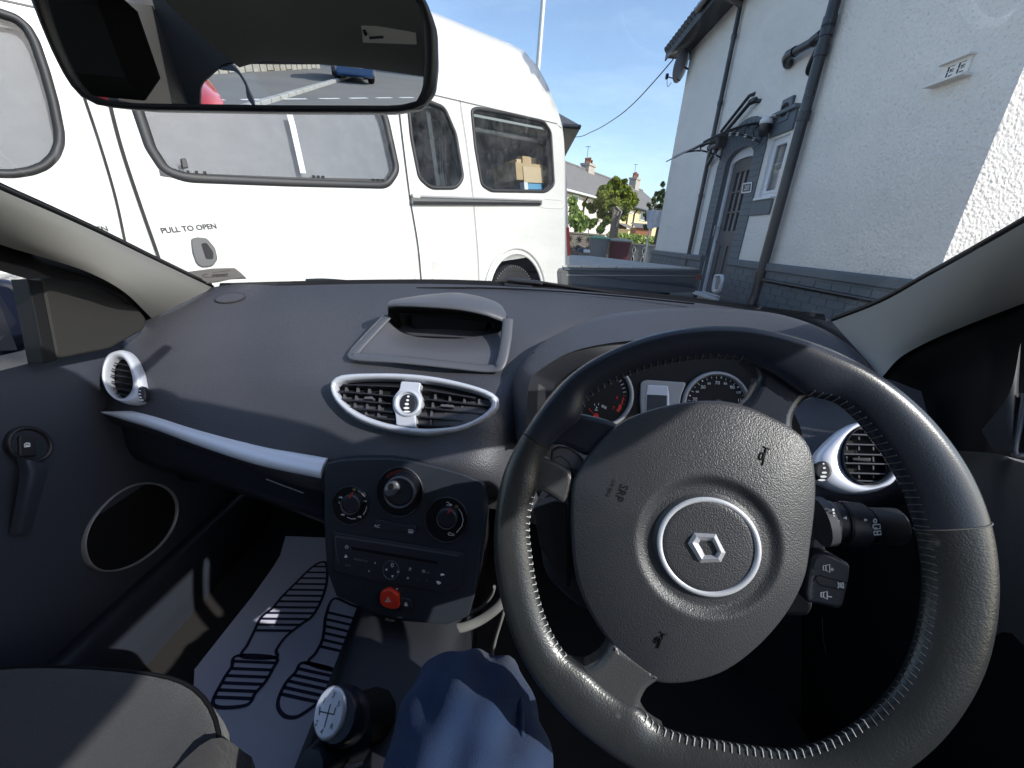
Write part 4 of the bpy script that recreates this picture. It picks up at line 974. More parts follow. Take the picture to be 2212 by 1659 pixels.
# outline in plane units so that the upper part out of frame is complete
mo_px = [(60, -20), (92, 60), (118, 120), (150, 180), (178, 212), (215, 230), (300, 238), (600, 243), (850, 244), (912, 234), (940, 195), (946, 140), (944, 60), (925, 10), (900, -40), (820, -60), (500, -75), (150, -70), (85, -55)]
mi_px = [(96, -20), (118, 60), (140, 115), (168, 172), (195, 205), (225, 216), (300, 223), (600, 227), (850, 228), (898, 222), (913, 192), (917, 130), (915, 60), (905, 10), (880, -25), (810, -40), (500, -50), (160, -48), (105, -35)]
b = B(); b.slab(MIP, rrect(mo_px, 12, 3), -.022, -.002, m_dark, bev=.006)
b.ring(MIP, rrect(mo_px, 12, 3), rrect(mi_px, 10, 3), -.004, .003, m_dark, n=120)
b.tube([MC-MN*.02+V3(.0, 0, .01), V3(-.11, .40, .20)], [.012, .008], m_dark)
MO = b.build('rear_view_mirror', CAR)
b = B(); b.slab(MIP, rrect(mi_px, 10, 3), -.003, -.0005, m_mir); b.build('mirror_glass', MO)

# ================================================================== seat, gear lever, console
b = B()
SO = cr([V3(-.80, -.20, 0), V3(-.80, .20, 0), V3(-.775, .345, 0), V3(-.68, .385, 0), V3(-.52, .395, 0), V3(-.40, .378, 0), V3(-.315, .31, 0), V3(-.27, .20, 0), V3(-.262, .05, 0), V3(-.27, -.20, 0)], 5, True)
def seatring(f, z, bulge=0):
    c = V3(-.53, .05, 0); return [c+(q-c)*f+V3(0, 0, z) for q in SO]
b.grid([seatring(.90, -.86), seatring(.98, -.80), seatring(1.0, -.72), seatring(1.0, -.655), seatring(.985, -.625), seatring(.95, -.603), seatring(.86, -.590), seatring(.6, -.592), seatring(.3, -.598), seatring(0.01, -.600)], m_fabric, cv=True)
SE = b.build('passenger_seat', CAR)
b = B()
b.patch([[V3(-.30, .32, -.655), V3(-.262, .22, -.64), V3(-.250, .05, -.63), V3(-.25, -.2, -.62)], [V3(-.325, .30, -.585), V3(-.300, .22, -.568), V3(-.295, .05, -.56), V3(-.295, -.2, -.55)], [V3(-.36, .24, -.5915), V3(-.36, .16, -.583), V3(-.365, .03, -.582), V3(-.37, -.2, -.58)]], m_bolster)
b.patch([[V3(-.30, .32, -.655), V3(-.262, .22, -.64), V3(-.250, .05, -.63), V3(-.25, -.2, -.62)], [V3(-.295, .32, -.75), V3(-.258, .22, -.75), V3(-.25, .05, -.75), V3(-.25, -.2, -.75)]], m_fabric)
b.tube(cr([V3(-.36, .245, -.589), V3(-.36, .16, -.581), V3(-.365, .03, -.580), V3(-.37, -.2, -.578)], 5), .0022, m_dark, n=6)
b.build('seat_bolster', SE)
b = B()
b.tube([q+V3(0, 0, 0) for q in seatring(.972, -.612)], .0028, m_blk, n=6, closed=True); b.build('piping', SE)
for X, Y_, X2, nm, par in ((-.60, -.45, -.63, 'backrest', SE), (.23, -.62, .23, 'driver_seat', CAR)):      # seen only in the mirror
    b = B(); b.box(V3(X, Y_, -.34), V3(.20, .05, .30), m_sdark, bev=.045); o_ = b.build(nm, par)
    b = B(); b.box(V3(X2, Y_-.07, .05), V3(.12, .045, .09), m_sdark, bev=.04); b.build('headrest', par if par is SE else o_)
b = B(); b.box(V3(-.1, -1.35, -.50), V3(.60, .06, .25), m_sdark, bev=.05); b.build('rear_seat', CAR)
# console and tunnel
b = B(); b.box(V3(-.17, .90, -.62), V3(.14, .22, .22), m_blk); b.box(V3(-.50, .94, -.46), V3(.24, .16, .12), m_blk); b.box(V3(.25, 1.02, -.50), V3(.35, .10, .22), m_blk); b.build('unseen_dash_block', CAR)  # unseen solid boxes added behind the dash to keep sun off the footwell
b = B()
b.patch([[V3(x, y, z) for y, z in ((-.1, -.80), (.30, -.78), (.50, -.76), (.75, -.72))] for x in (-.285, -.262)]+[[V3(x, y, z) for y, z in ((-.1, -.72), (.30, -.715), (.50, -.70), (.78, -.64))] for x in (-.245, -.08)]+[[V3(-.05, y, z) for y, z in ((-.1, -.80), (.30, -.78), (.50, -.78), (.75, -.78))], [V3(-.04, y, -.93) for y in (-.1, .3, .5, .75)]], m_dark, 3, 5)
b.build('centre_console', CAR)
b = B(); CPn = PL(V3(-.14, .40, -.70), V3(0, -.1, 1))
b.slab(CPn, rrect([(782, 1527), (800, 1523), (848, 1523), (846, 1535), (820, 1538), (795, 1545)], 2), -.01, .004, mat('pale_patch', (.42, .45, .50), .5)); b.build('console_pale_patch', CAR)  # pale raised patch on the console top
b = B()
m_tr = mat('grey_side_trim', (.13, .13, .125), .7)
b.tube(cr(pp([(965, 1357, .56), (1000, 1355, .56), (1040, 1338, .57), (1075, 1312, .58), (1092, 1290, .59)]), 6), (.009, .004), m_tr, n=8, flat=(0, -.6, .8)); b.build('console_side_trim', CAR); b = B()
b.tube(cr(pp([(1092, 1296, .60), (1085, 1330, .60), (1070, 1380, .60), (1062, 1420, .60)]), 6), (.006, .004), m_tr, n=8); b.build('console_side_trim', CAR); b = B()
b.tube(cr(pp([(955, 1378, .60), (985, 1376, .60), (1008, 1374, .60)]), 5), (.008, .005), m_tr, n=8); b.build('console_side_trim', CAR); b = B()
b.tube(cr(pp([(1008, 1328, .60), (1040, 1312, .60), (1062, 1285, .60), (1068, 1268, .60)]), 5), (.005, .003), m_tr, n=8); b.build('console_side_trim', CAR); b = B()
b.tube(cr(pp([(832, 1336, .55), (850, 1341, .55), (872, 1347, .55)]), 4), (.003, .002), m_tr, n=6)
b.build('console_side_trim', CAR)
b = B(); b.add([V3(.02, .86, -.80), V3(.10, .86, -.80), V3(.10, .83, -.70), V3(.02, .83, -.70)], [(0, 1, 2, 3)], m_rubber); b.tube([V3(.06, .85, -.70), V3(.06, .95, -.45)], .01, m_dark); b.build('clutch_pedal', CAR)
# gear lever
GC = PZ(716, 1540, -.553); GN = nrm(V3(-.10, -.50, .86)); GP2 = PL(GC, GN)
b = B()
gr_o = ell(731, 1548, 47, 74, 12, 36); rows = []
for f, h in ((.55, -.075), (.80, -.055), (.98, -.032), (1.0, -.016), (.97, -.004), (.90, .003), (.80, .006)):
    rows.append([GP2.at(731+(x-731)*f, 1548+(y-1548)*f+0, 0)+GN*h for x, y in gr_o])
b.grid(rows, m_leather_s, cv=True); b.add(rows[-1], [tuple(range(len(rows[-1])))], m_leather_s)
b.tube([GC-GN*.05, GC-GN*.16], [.02, .035], m_rubber)
b.tube([GC-GN*.02+V3(-.008, -.055, 0), GC-GN*.10+V3(0, -.03, 0)], [.016, .03], m_leather_s)
GK = b.build('gear_lever', CAR)
b = B(); b.slab(GP2, ell(711, 1541, 34.5, 62, 13, 36), .0, .010, m_cap, bev=.004); b.build('gear_knob_cap', GK)
b = B(); h = .0105; mg = mat('engraving', (.03, .03, .035), .4)
for t, x, y in (('1', 818, 540), ('3', 870, 512), ('5', 898, 560), ('2', 775, 665), ('4', 803, 712), ('R', 858, 685)): b.text(GP2, t, K9(x, y), K9(x+20, y+4), 9.5, h, mg)
b.strokes(GP2, [K9([(795, 575), (790, 622)]), K9([(852, 560), (818, 690)]), K9([(880, 580), (872, 618)]), K9([(790, 600), (872, 618)])], .0012, h, mg)
b.build('shift_pattern', GK)
b = B(); b.tube([GC-GN*.035+(-GP2.ey)*.036, GC-GN*.045+(-GP2.ey)*.05+GP2.ex*.02, GC-GN*.05+(-GP2.ey)*.045+GP2.ex*.035], [.005, .004, .002], mat('worn_tape', (.35, .33, .28), .8, bump=(200, .8, .003)), n=7); b.build('worn_seam', GK)

# ================================================================== paper floor mat: a thing of its own
MATP = PL(V3(-.47, .7, -.915), V3(0, 0, 1), ex=V3(1, 0, 0))
b = B()
m_paper = mat('mat_paper', (.66, .66, .78), .55, bump=(25, .25, .003), var=(3, .4, (.58, .58, .70)), spec=.5)
m_ink = mat('mat_ink', (.010, .012, .045), .6)
mo = [(617, 1158), (697, 1161), (760, 1161), (833, 1170), (823, 1352), (768, 1478), (700, 1660), (640, 1900), (400, 1900), (420, 1446), (480, 1370), (545, 1288), (590, 1225), (605, 1200)]
uvm = [MATP.U(x, y) for x, y in mo]
b.slab(MATP, uvm, -.002, .0, m_paper, px_is_uv=True)
def foot(outer, stripes, lab=None):
    b.strokes(MATP, [cr(outer, 5, True)], .0072, .0012, m_ink, closed=True)
    b.strokes(MATP, stripes, .0066, .0012, m_ink)
def hatch(poly, y0, y1, n, sl):
    """stripes clipped to an outline (all on the paper)"""
    o = []
    P = [np.array(p) for p in cr(poly, 5, True)]
    for k in range(n):
        y = y0+(y1-y0)*k/(n-1); xs = []
        for i in range(len(P)):
            a, c = P[i-1], P[i]; fa, fc = a[1]-sl*(a[0]-600)-y, c[1]-sl*(c[0]-600)-y
            if fa*fc < 0: t = fa/(fa-fc); xs.append(a+(c-a)*t)
        if len(xs) >= 2: xs.sort(key=lambda q: q[0]); o.append([tuple(xs[0]), tuple(xs[-1])])
    return o
s1 = K8([(1700, 578), (1660, 590), (1610, 630), (1550, 690), (1480, 760), (1430, 820), (1370, 870), (1330, 950), (1300, 1010), (1272, 1075), (1445, 1080), (1450, 1040), (1500, 970), (1580, 905), (1640, 860), (1690, 770), (1715, 680), (1715, 600)])
h1 = K8([(1245, 1070), (1445, 1080), (1430, 1140), (1390, 1210), (1340, 1265), (1290, 1330), (1120, 1330), (1170, 1200), (1215, 1130)])
s2 = K9([(870, -20), (960, 10), (1092, 68), (1080, 130), (1040, 190), (980, 245), (920, 310), (890, 375), (735, 335), (770, 280), (805, 215), (818, 150), (828, 70)])
h2 = K9([(708, 332), (895, 382), (870, 440), (835, 500), (800, 540), (720, 600), (660, 632), (600, 625), (565, 580), (570, 520), (610, 440), (660, 385)])
foot(s1, hatch(s1, K8(0, 600)[1], K8(0, 938)[1], 12, .01)); foot(h1, hatch(h1, K8(0, 1108)[1], K8(0, 1300)[1], 6, .04))
foot(s2, hatch(s2, 1298, 1375, 6, .23)); foot(h2, hatch(h2, K9(0, 260)[1], K9(0, 500)[1], 7, .22))
b.text(MATP, '”', (660, 1640), (700, 1645), 16, .0012, m_ink, bold=True)
b.build('paper_floor_mat', None, 'paper floor mat printed with two dark blue shoe soles, lying in the passenger footwell', 'floor mat', loc=(-.47, .7, -.915))

# ================================================================== the driver: hips and legs in blue jeans
import bmesh
m_jean = mat('denim', (.013, .027, .070), .95, bump=(900, .7, .0015), var=(9, .7, (.026, .046, .100)), spec=.1, sheen=.1, speck=(55, .70, (.075, .10, .155)))
m_shoe = mat('shoe', (.02, .02, .02), .6)
J = [V3(.17, -.38, -.60), V3(.08, -.33, -.60), V3(.020, -.05, -.56), V3(-.010, .18, -.500), V3(-.022, .275, -.482), V3(-.020, .330, -.53), V3(.0, .345, -.66), V3(.01, .40, -.82), V3(.01, .42, -.885), V3(.01, .54, -.90),
     V3(.27, -.33, -.60), V3(.37, -.08, -.62), V3(.46, .05, -.66), V3(.475, .10, -.70), V3(.50, .12, -.81), V3(.50, .13, -.885), V3(.50, .24, -.905), V3(.18, -.42, -.48)]
Rr = [.13, .11, .105, .092, .083, .074, .062, .042, .042, .035, .11, .085, .07, .066, .055, .042, .033, .12]
E_ = [(0, 1), (1, 2), (2, 3), (3, 4), (4, 5), (5, 6), (6, 7), (7, 8), (8, 9), (0, 10), (10, 11), (11, 12), (12, 13), (13, 14), (14, 15), (15, 16), (0, 17)]
base0 = V3(.17, -.38, -.70)
me = bpy.data.meshes.new('person'); me.from_pydata([tuple(q-base0) for q in J], E_, []); po = bpy.data.objects.new('person', me); COL.objects.link(po)
po.location = base0
md = po.modifiers.new('skin', 'SKIN'); sv = me.skin_vertices[0].data
for i, r in enumerate(Rr): sv[i].radius = (r, r*.95); sv[i].use_root = (i == 0)
po.modifiers.new('s', 'SUBSURF').levels = 4; po.modifiers['s'].render_levels = 4
dg = bpy.context.evaluated_depsgraph_get(); m2 = bpy.data.meshes.new_from_object(po.evaluated_get(dg))
po.modifiers.clear(); po.data = m2; m2.materials.clear(); m2.materials.append(m_jean)
n_v = len(m2.vertices); co = np.empty(n_v*3); no = np.empty(n_v*3); m2.vertices.foreach_get('co', co); m2.vertices.foreach_get('normal', no)
co = co.reshape(-1, 3); no = no.reshape(-1, 3); x, y, z = co.T
f_ = np.clip(1-np.abs(y-.62)/.25, 0, 1)      # soft cloth folds, tighter round the knee
d = .0020*f_*np.sin(85*y+45*x+6*np.sin(24*x))+.0030*np.sin(38*y+9*np.sin(17*x)+20*z)+.0018*np.sin(70*x+33*y)+.0018*np.sin(80*y-35*x+9*np.sin(20*z))*np.clip(np.sin(9*x+14*y), 0, 1)
m2.vertices.foreach_set('co', (co+no*d[:, None]).ravel()); m2.polygons.foreach_set('use_smooth', [True]*len(m2.polygons)); m2.update()
setp(po, 'seated driver seen from the hips down in blue denim jeans, knee under the steering wheel', 'person')
b = B()
b.tube(cr([q+V3(.050, -.010, .050) for q in (J[2], J[3])]+[J[4]+V3(.055, .005, .035), J[5]+V3(.058, .0, .0), J[6]+V3(.05, 0, 0)], 6), .0022, m_jean, n=6)
so_ = b.build('trouser_seam', None); 
for v in so_.data.vertices: v.co -= Vector(base0)
so_.parent = po

# ================================================================== ground
GZ = -1.15
m_tar = mat('tarmac', (.11, .11, .11), .9, bump=(90, .5, .006, 6), var=(.6, .6, (.15, .148, .14)), spec=.2, speck=(120, .66, (.2, .2, .19)))
m_conc = mat('concrete', (.36, .36, .35), .9, bump=(60, .4, .004, 6), var=(1.2, .6, (.28, .28, .27)), spec=.2)
m_grass = mat('grass_green', (.06, .11, .025), .95, bump=(60, .8, .02, 6), var=(1.5, .8, (.09, .13, .035)), spec=.1)
D_ = nrm(ray(1950, 428)); Uv = nrm(-ray(1279, 3590)); VN = np.cross(D_, Uv); VN = nrm(VN)
if VN @ ray(600, 600) > 0: VN = -VN
Uv = np.cross(VN, D_) if np.cross(VN, D_)[2] > 0 else -np.cross(VN, D_)
VS = 4.86; VO = ray(1230, 560)*VS
Dh = nrm(V3(D_[0], D_[1], 0))
def gh(x, y):
    """the drive falls away gently towards the nose of the van"""
    s = (np.array([x, y])-VO[:2]) @ Dh[:2]; side = (np.array([x, y])-VO[:2]) @ VN[:2]
    k = min(1, max(0, (-.4-side)/-1.0)) if side > -.4 else 1
    f = 1-min(1, max(0, (side-.3)/1.2)); return GZ+f*.101*max(-6, min(0, s+1))
b = B()
xs = np.r_[-400, -120, -40, -20, np.arange(-12, 12.1, .5), 20, 40, 120, 400]; ys = np.r_[-400, -120, -40, -20, np.arange(-8, 14.1, .5), 20, 40, 120, 400]
b.grid([[V3(x, y, gh(x, y)) for x in xs] for y in ys], m_tar)
b.build('ground', kind='structure')
b = B()
b.slab(PL(V3(2.2, 14, GZ), V3(0, 0, 1)), [(-6, -4.2), (5, -4.2), (5, 4.2), (-6, 4.2)], .004, .06, m_conc, px_is_uv=True); b.build('garden_path', kind='structure')
b = B()
b.grid([[V3(x, y, GZ+.05+.02*math.sin(x*3+y)) for x in np.linspace(-25, 40, 30)] for y in np.linspace(18.2, 60, 20)], m_grass); b.build('garden_ground', kind='structure')

# ================================================================== the white van
VANP = PL(VO, VN, ex=D_)
m_van = mat('van_white_paint', (.56, .56, .54), .22, bump=(1.5, .12, .02, 2), coat=.35, spec=.5, var=(1.6, .7, (.50, .50, .475)), speck=(3.5, .66, (.47, .465, .44)))
m_vgrey = mat('van_bumper_grey', (.085, .087, .09), .6, bump=(300, .2, .001))
gl_van = glass('van_glass', (.75, .77, .78), .05, .05, dirt=.10)
gl_vr = glass('van_rear_glass', (.80, .86, .87), .05, .0, dirt=.09)
gl_vand = glass('van_glass_dirty', (.45, .48, .50), .09, .0, dirt=.5)
m_blind = mat('milky_blind', (.26, .262, .275), .65, var=(1.2, .5, (.22, .22, .235)), spec=.3)
van_loc = VO+D_*-2.6-VN*.95; van_loc = V3(van_loc[0], van_loc[1], gh(van_loc[0], van_loc[1]))
VAN = thing('van', 'white high-roof minibus van with side windows parked across in front', 'van', tuple(van_loc))
def vu(*px): return [VANP.U(x, y) for x, y in px]
# window outlines (photo pixels)
w_front = rrect([(-260, -60), (0, 24), (36, 36), (62, 58), (80, 90), (102, 155), (120, 220), (133, 285), (133, 312), (122, 340), (100, 361), (70, 373), (30, 379), (-260, 374)], 9, 4)
w_mid = rrect([(262, 150), (700, 150), (812, 190), (838, 260), (862, 370), (838, 405), (620, 399), (400, 390), (352, 372), (318, 320), (290, 238)], [6, 6, 20, 10, 16, 16, 8, 20, 16, 8, 8], 9)
w_q = rrect([(880, 218), (925, 218), (960, 232), (985, 290), (1001, 385), (985, 407), (930, 407), (905, 385), (888, 300)], 12, 9)
w_rear = rrect([(1018, 238), (1030, 233), (1100, 245), (1175, 262), (1190, 285), (1197, 400), (1180, 415), (1060, 413), (1040, 400), (1026, 320)], 9, 9)
arch_c = VANP.U(1118, 640); ar = .43
hb_ = -.62
roof_h = [(-6.2, 1.44), (-1.76, 1.40), (0, 1.38)]
line1 = 1.36
top_uv = [(-5.7, 1.36), (-4.4, 1.40), (-1.7, 1.40), (-.12, 1.385), (-.045, 1.35)]
arch = [(arch_c[0]+ar*math.cos(a), arch_c[1]+ar*math.sin(a)) for a in np.linspace(math.pi, 0, 22)]
arch = [(x, y) for x, y in arch if y > hb_]
side = [(-5.9, hb_), (-5.9, .2), (-5.7, .7)]+top_uv+[VANP.U(1213, 262), VANP.U(1218, 300), VANP.U(1226, 430), VANP.U(1230, 560), (0, -.2), (-.02, hb_)]+arch[::-1]
# keep order: counter/clockwise outline ending along the sill to the front
FAR0 = PL(VO-VN*1.93, VN, ex=D_)
b = B()
holes = [[VANP.U(x, y) for x, y in wdw] for wdw in (w_front, w_mid, w_q, w_rear)]
def topv(s): return np.interp(s, [-5.9, -5.7, -4.4, -1.7, -.12, -.045, 0], [.3, 1.36, 1.40, 1.40, 1.385, 1.35, 1.0])
cuts = [-5.9, VANP.U(200, 300)[0], VANP.U(873, 330)[0], VANP.U(1008, 330)[0]]
re0 = [(-.12, 1.385), (-.045, 1.35), tuple(VANP.U(1213, 262)), tuple(VANP.U(1218, 300)), tuple(VANP.U(1226, 430)), (0, .10)]
for k in range(4):
    if k == 0: holes[0] = [np.array([max(-5.55, q[0]), q[1]]) for q in holes[0]]
    lo = -5.8 if k == 0 else cuts[k]
    if k < 3: ol = [(lo, .10)]+([(-5.7, 1.36)] if k == 0 else [])+[(s, topv(s)) for s in np.linspace(lo if k else -5.6, cuts[k+1], 5)]+[(cuts[k+1], .10)]
    else: ol = [(lo, .10), (lo, topv(lo))]+re0
    b.poly(VANP, ol, 0, m_van, [holes[k]]); b.poly(FAR0, ol, 0, m_van, [holes[k]] if k else [])
    b.wall(VANP, holes[k], 0, -.045, m_van)
low = [(-5.9, hb_), (-5.8, .10)]+[(c, .10) for c in cuts[1:]]+[(0, .10), (0, -.2), (-.02, hb_)]+arch[::-1]
b.poly(VANP, low, 0, m_van); b.poly(FAR0, low, 0, m_van)
# roof: rolled over from the gutter line; a far side like the near one
W_ = 1.93
prof = [(0, 0), (.11, .012), (.27, .035), (.43, .07), (.57, .12), (.665, .20), (.72, .33), (.75, .6), (.76, .965)]
prof = [(h, -w) for h, w in prof]+[(h, -(W_-w)) for h, w in prof[-2::-1]]
ss = [-6.1, -5.6, -5.0, -3, -1.5, -.55, -.34, -.20, -.10, -.04, -.0]
def taper(s):
    if s > -.55: t = (s+.55)/.55; return 1-.30*t**3, .07*t**2
    if s < -4.8: t = (-4.8-s)/1.3; return 1-.55*t**1.5, .1*t
    return 1, 0
rows = []
for s in ss:
    k, ins = taper(s); h0 = np.interp(s, [-5.7, -4.4, -1.7, -.12, 0], [1.36, 1.40, 1.40, 1.385, 1.36])
    rows.append([VANP.pt(s+(-.03 if s > -.05 else 0)-.22*(max(0, h/.76))**2*(1 if s > -.3 else 0)*(s+.3)/.3, h0+h*k, (wd_ if abs(wd_+W_/2) < .1 else wd_)) for h, wd_ in prof])
b.grid(rows, m_van); b.add(rows[-1], [tuple(range(len(prof)))], m_van)
b.strokes(VANP, [[(s, np.interp(s, [-5.7, -4.4, -1.7, -.12, 0], [1.36, 1.40, 1.40, 1.385, 1.36])+.004) for s in (-5.7, -4.4, -1.7, -.12)]], .008, .003, m_vgrey, uv=True)
# rear, front and floor closing panels
re_ = [(0, hb_), (0, 0), (0, .9), (-.03, 1.36)]
b.grid([[VANP.pt(u, v, -w*W_) for u, v in re_] for w in (0, .03, .97, 1)], m_van)
b.grid([[VANP.pt(u, v, -w*W_) for u, v in [(-5.9, hb_), (-6.0, -.1), (-5.9, .2), (-5.75, .7), (-5.6, 1.36)]] for w in (0, .1, .9, 1)], m_van)
b.grid([[VANP.pt(u, hb_, -w*W_) for u in (-5.9, 0)] for w in (0, 1)], m_vgrey, False)
BODY = b.build('body', VAN)
b = B()   # door gaps, crease, seams
gapm = mat('gap_shadow', (.02, .02, .02), .9)
def gap(px, wd, m_=gapm): bb_ = B(); bb_.strokes(VANP, [cr([VANP.U(x, y) for x, y in px], 6)], wd, .0085, m_, uv=True); bb_.build('panel_gap', BODY)
gap([(180, 205), (215, 310), (250, 430), (278, 560), (300, 640)], .010); gap([(232, 205), (262, 320), (305, 450), (345, 565), (365, 640)], .014)
gap([(862, 246), (872, 330), (885, 430), (892, 470), (903, 540), (912, 640)], .009)
gap([(992, 215), (1008, 320), (1021, 425), (1024, 460), (1032, 560), (1034, 640)], .004)
b = B()   # swage crease and arch lip as raised strips
lipc = [VANP.pt(arch_c[0]+(ar+.055)*math.cos(a), arch_c[1]+(ar+.055)*math.sin(a), .004) for a in np.linspace(math.pi*.97, .03, 20)]
b.tube(lipc, .018, m_van, n=8); 
b.tube([VANP.pt(arch_c[0]+ar*math.cos(a), arch_c[1]+ar*math.sin(a), .0) for a in np.linspace(math.pi, 0, 20)], .012, m_van, n=8)
b.ring(VANP, rrect([VANP.U(x, y) for x, y in [(1165, 427), (1218, 430), (1219, 452), (1166, 450)]], .03), rrect([VANP.U(x, y) for x, y in [(1172, 431), (1213, 434), (1213, 448), (1172, 446)]], .02), -.003, .004, m_van, n=40, px_is_uv=True)
b.build('moulding', BODY)
b = B()   # arch liner and interior floor
b.grid([[VANP.pt(arch_c[0]+ar*math.cos(a), arch_c[1]+ar*math.sin(a), w) for a in np.linspace(math.pi, 0, 14)] for w in (0, -.45)], m_blk)
b.build('wheel_arch_liner', BODY)
def vwin(name, outl, blind, gl, fw=.034, glossy_bar=None):
    uv = [VANP.U(x, y) for x, y in outl]; ou = inset2(uv, -.012); ii = inset2(uv, fw*.7)
    b = B(); b.ring(VANP, ou, ii, -.012, .014, m_rubber, n=300, px_is_uv=True); b.wall(VANP, ii, -.05, .0, m_vgrey); fr = b.build('window_frame' if False else 'window', VAN)
    b = B(); b.poly(VANP, inset2(uv, fw*.4), -.006, gl); b.build('pane', fr)
    if blind: b = B(); b.poly(VANP, inset2(uv, -.01), -.055, m_blind); b.build('blind', fr)
    return fr
m_fr = mat('window_rubber_grey', (.017, .017, .019), .55)
MATS['black_rubber_v'] = m_fr
_r = m_rubber; m_rubber = m_fr
vwin('f', w_front, True, gl_van); wm = vwin('m', w_mid, True, gl_van, .055); wq = vwin('q', w_q, False, gl_vr, .03); wr = vwin('r', w_rear, False, gl_vr, .03)
m_rubber = _r
b = B()   # inner sliding frame details of the big window
b.strokes(VANP, [[(625, 245), (632, 270), (655, 374)]], .035, -.004, mat('slider_bar', (.55, .56, .58), .4)); 
b.strokes(VANP, [[(345, 372), (400, 380), (620, 388), (838, 392)]], .03, .006, m_fr)
for x0, y0, dx, dy in ((403, 371, 18, .8), (674, 381, 10, .5), (803, 388, 10, .3)):
    for k in range(3): b.strokes(VANP, [[(x0+k*dx, y0+k*dy), (x0+k*dx+7, y0+k*dy+.3)]], .014, .010, m_blk)
b.slab(VANP, rrect([(391, 342), (402, 341), (407, 362), (395, 363)], 1.5), -.01, .012, m_fr, bev=.003); b.build('slider', wm)
b = B()   # inside of the van seen through the rear windows
IP = lambda s, h, w: VANP.pt(s, h, -w)
m_vin = mat('van_lining', (.05, .055, .06), .9, bump=(20, .4, .01)); m_cur = mat('green_curtain', (.10, .20, .17), .9, bump=(25, .8, .02))
b.box(IP(-2.9, .45, 1.80), V3(2.8, .9, .012), m_vin, rot=[D_, Uv, VN]); b.box(IP(-2.9, 1.33, .96), V3(2.8, .01, .93), mat('van_ceiling', (.3, .3, .3), .9), rot=[D_, Uv, VN]); b.box(IP(-2.9, hb_+.05, .96), V3(2.8, .01, .93), m_vin, rot=[D_, Uv, VN])
b.box(IP(-1.80, .35, .96), V3(.02, .98, .90), m_vin, rot=[D_, Uv, VN])
def IX(x, y, w): return PL(VO-VN*w, VN, ex=D_).at(x, y)
m_wp = mat('white_post', (.6, .6, .6), .6); bs = [D_, Uv, VN]
for k in range(9):
    x = 1022+k*6; b.tube([IX(x, 275, 1.30+.02*(k % 2)), IX(x+3, 412, 1.30+.02*(k % 2))], .035, m_cur, n=8)
b.tube([IX(1020, 278, .25), IX(1158, 304, .25)], (.03, .02), m_wp, n=8); b.tube([IX(1092, 292, 1.1), IX(1096, 380, 1.1)], .018, m_wp, n=8)
b.tube([IX(1158, 304, .25), IX(1180, 312, .25)], (.03, .02), m_vin, n=8)
for x in (1107, 1114, 1126, 1164, 1170): b.tube([IX(x, 295, 1.0), IX(x+3, 400, 1.0)], .006, m_wp, n=6)
for x in (951, 956, 963): b.tube([IX(x-2, 262, .30), IX(x+1, 400, .30)], .004, m_wp, n=6)
b.tube([IX(880, 246, .25), IX(975, 262, .25)], (.03, .02), m_wp, n=8)
c_ = IX(900, 292, .7); b.box(c_, V3(.10, .10, .05), m_wp, rot=bs, bev=.04); c_ = IX(915, 350, .8); b.box(c_, V3(.24, .34, .07), mat('van_seat', (.03, .032, .035), .9), rot=bs, bev=.06)
b.build('interior', VAN)
m_card = mat('cardboard', (.50, .33, .18), .85, bump=(80, .2, .002), var=(5, .4, (.56, .38, .22))); m_card2 = mat('cardboard_light', (.62, .44, .27), .85)
b = B(); c_ = IX(1134, 378, .30); hx = np.linalg.norm(IX(1175, 378, .30)-IX(1092, 378, .30))/2; hy = np.linalg.norm(IX(1134, 362, .30)-IX(1134, 396, .30))/2
b.box(c_, V3(hx, hy, .16), m_card, rot=bs); b.box(IX(1152, 378, .135), V3(hx*.50, hy*.95, .005), m_card2, rot=bs)
for x, y, w_, h_, d_, m_ in ((1105, 360, .07, .04, .34, m_card), (1117, 357, .05, .05, .24, m_card2), (1131, 353, .06, .06, .22, m_card), (1145, 354, .07, .055, .28, m_card2), (1161, 356, .03, .04, .26, m_card)): b.box(IX(x, y, d_), V3(w_, h_, .04), m_, rot=bs)
b.build('cardboard_box', None, 'open brown cardboard box full of parcels behind the van rear side window', 'box', loc=tuple(c_-Uv*hy))
b = B(); b.box(IX(1146, 405, .20), V3(.15, .035, .06), mat('blue_packet', (.12, .32, .52), .6), rot=bs, bev=.01); b.box(IX(1132, 404, .16), V3(.03, .045, .03), mat('white_packet', (.75, .75, .8), .6), rot=bs)
b.build('packet', None, 'blue and white packet under the cardboard box in the van window', 'packet', loc=tuple(IX(1146, 409, .20)))
b = B(); b.box(IX(1110, 412, .30)-Uv*.16, V3(.36, .14, .22), m_vin, rot=bs); b.build('shelf', VAN)
# sliding rail, handle, lettering, tail light, bumper, wheel
b = B(); b.slab(VANP, rrect([(889, 423), (1171, 432), (1171, 443), (889, 441)], 1.5), -.004, .028, m_vgrey, bev=.006); b.strokes(VANP, [[(893, 438), (1168, 440)]], .022, .0285, m_blk)
b.tube([VANP.at(890, 424, .028), VANP.at(1170, 433.5, .028)], .009, m_silver_d, n=8); b.tube([VANP.at(890, 424, .02), VANP.at(905, 425, .02)], .018, m_van, n=8); b.build('sliding_door_rail', VAN)
b = B(); b.slab(VANP, rrect([(413, 516), (425, 512), (447, 514), (465, 535), (471, 560), (460, 575), (438, 578), (425, 570), (416, 545)], 6, 4), -.01, .012, m_vgrey, bev=.006)
b.slab(VANP, rrect([(434, 526), (446, 524), (461, 545), (461, 560), (445, 560)], 4, 3), .0, .0135, m_blk); b.build('door_handle', VAN)
b = B(); m_let = mat('grey_lettering', (.018, .018, .02), .6)
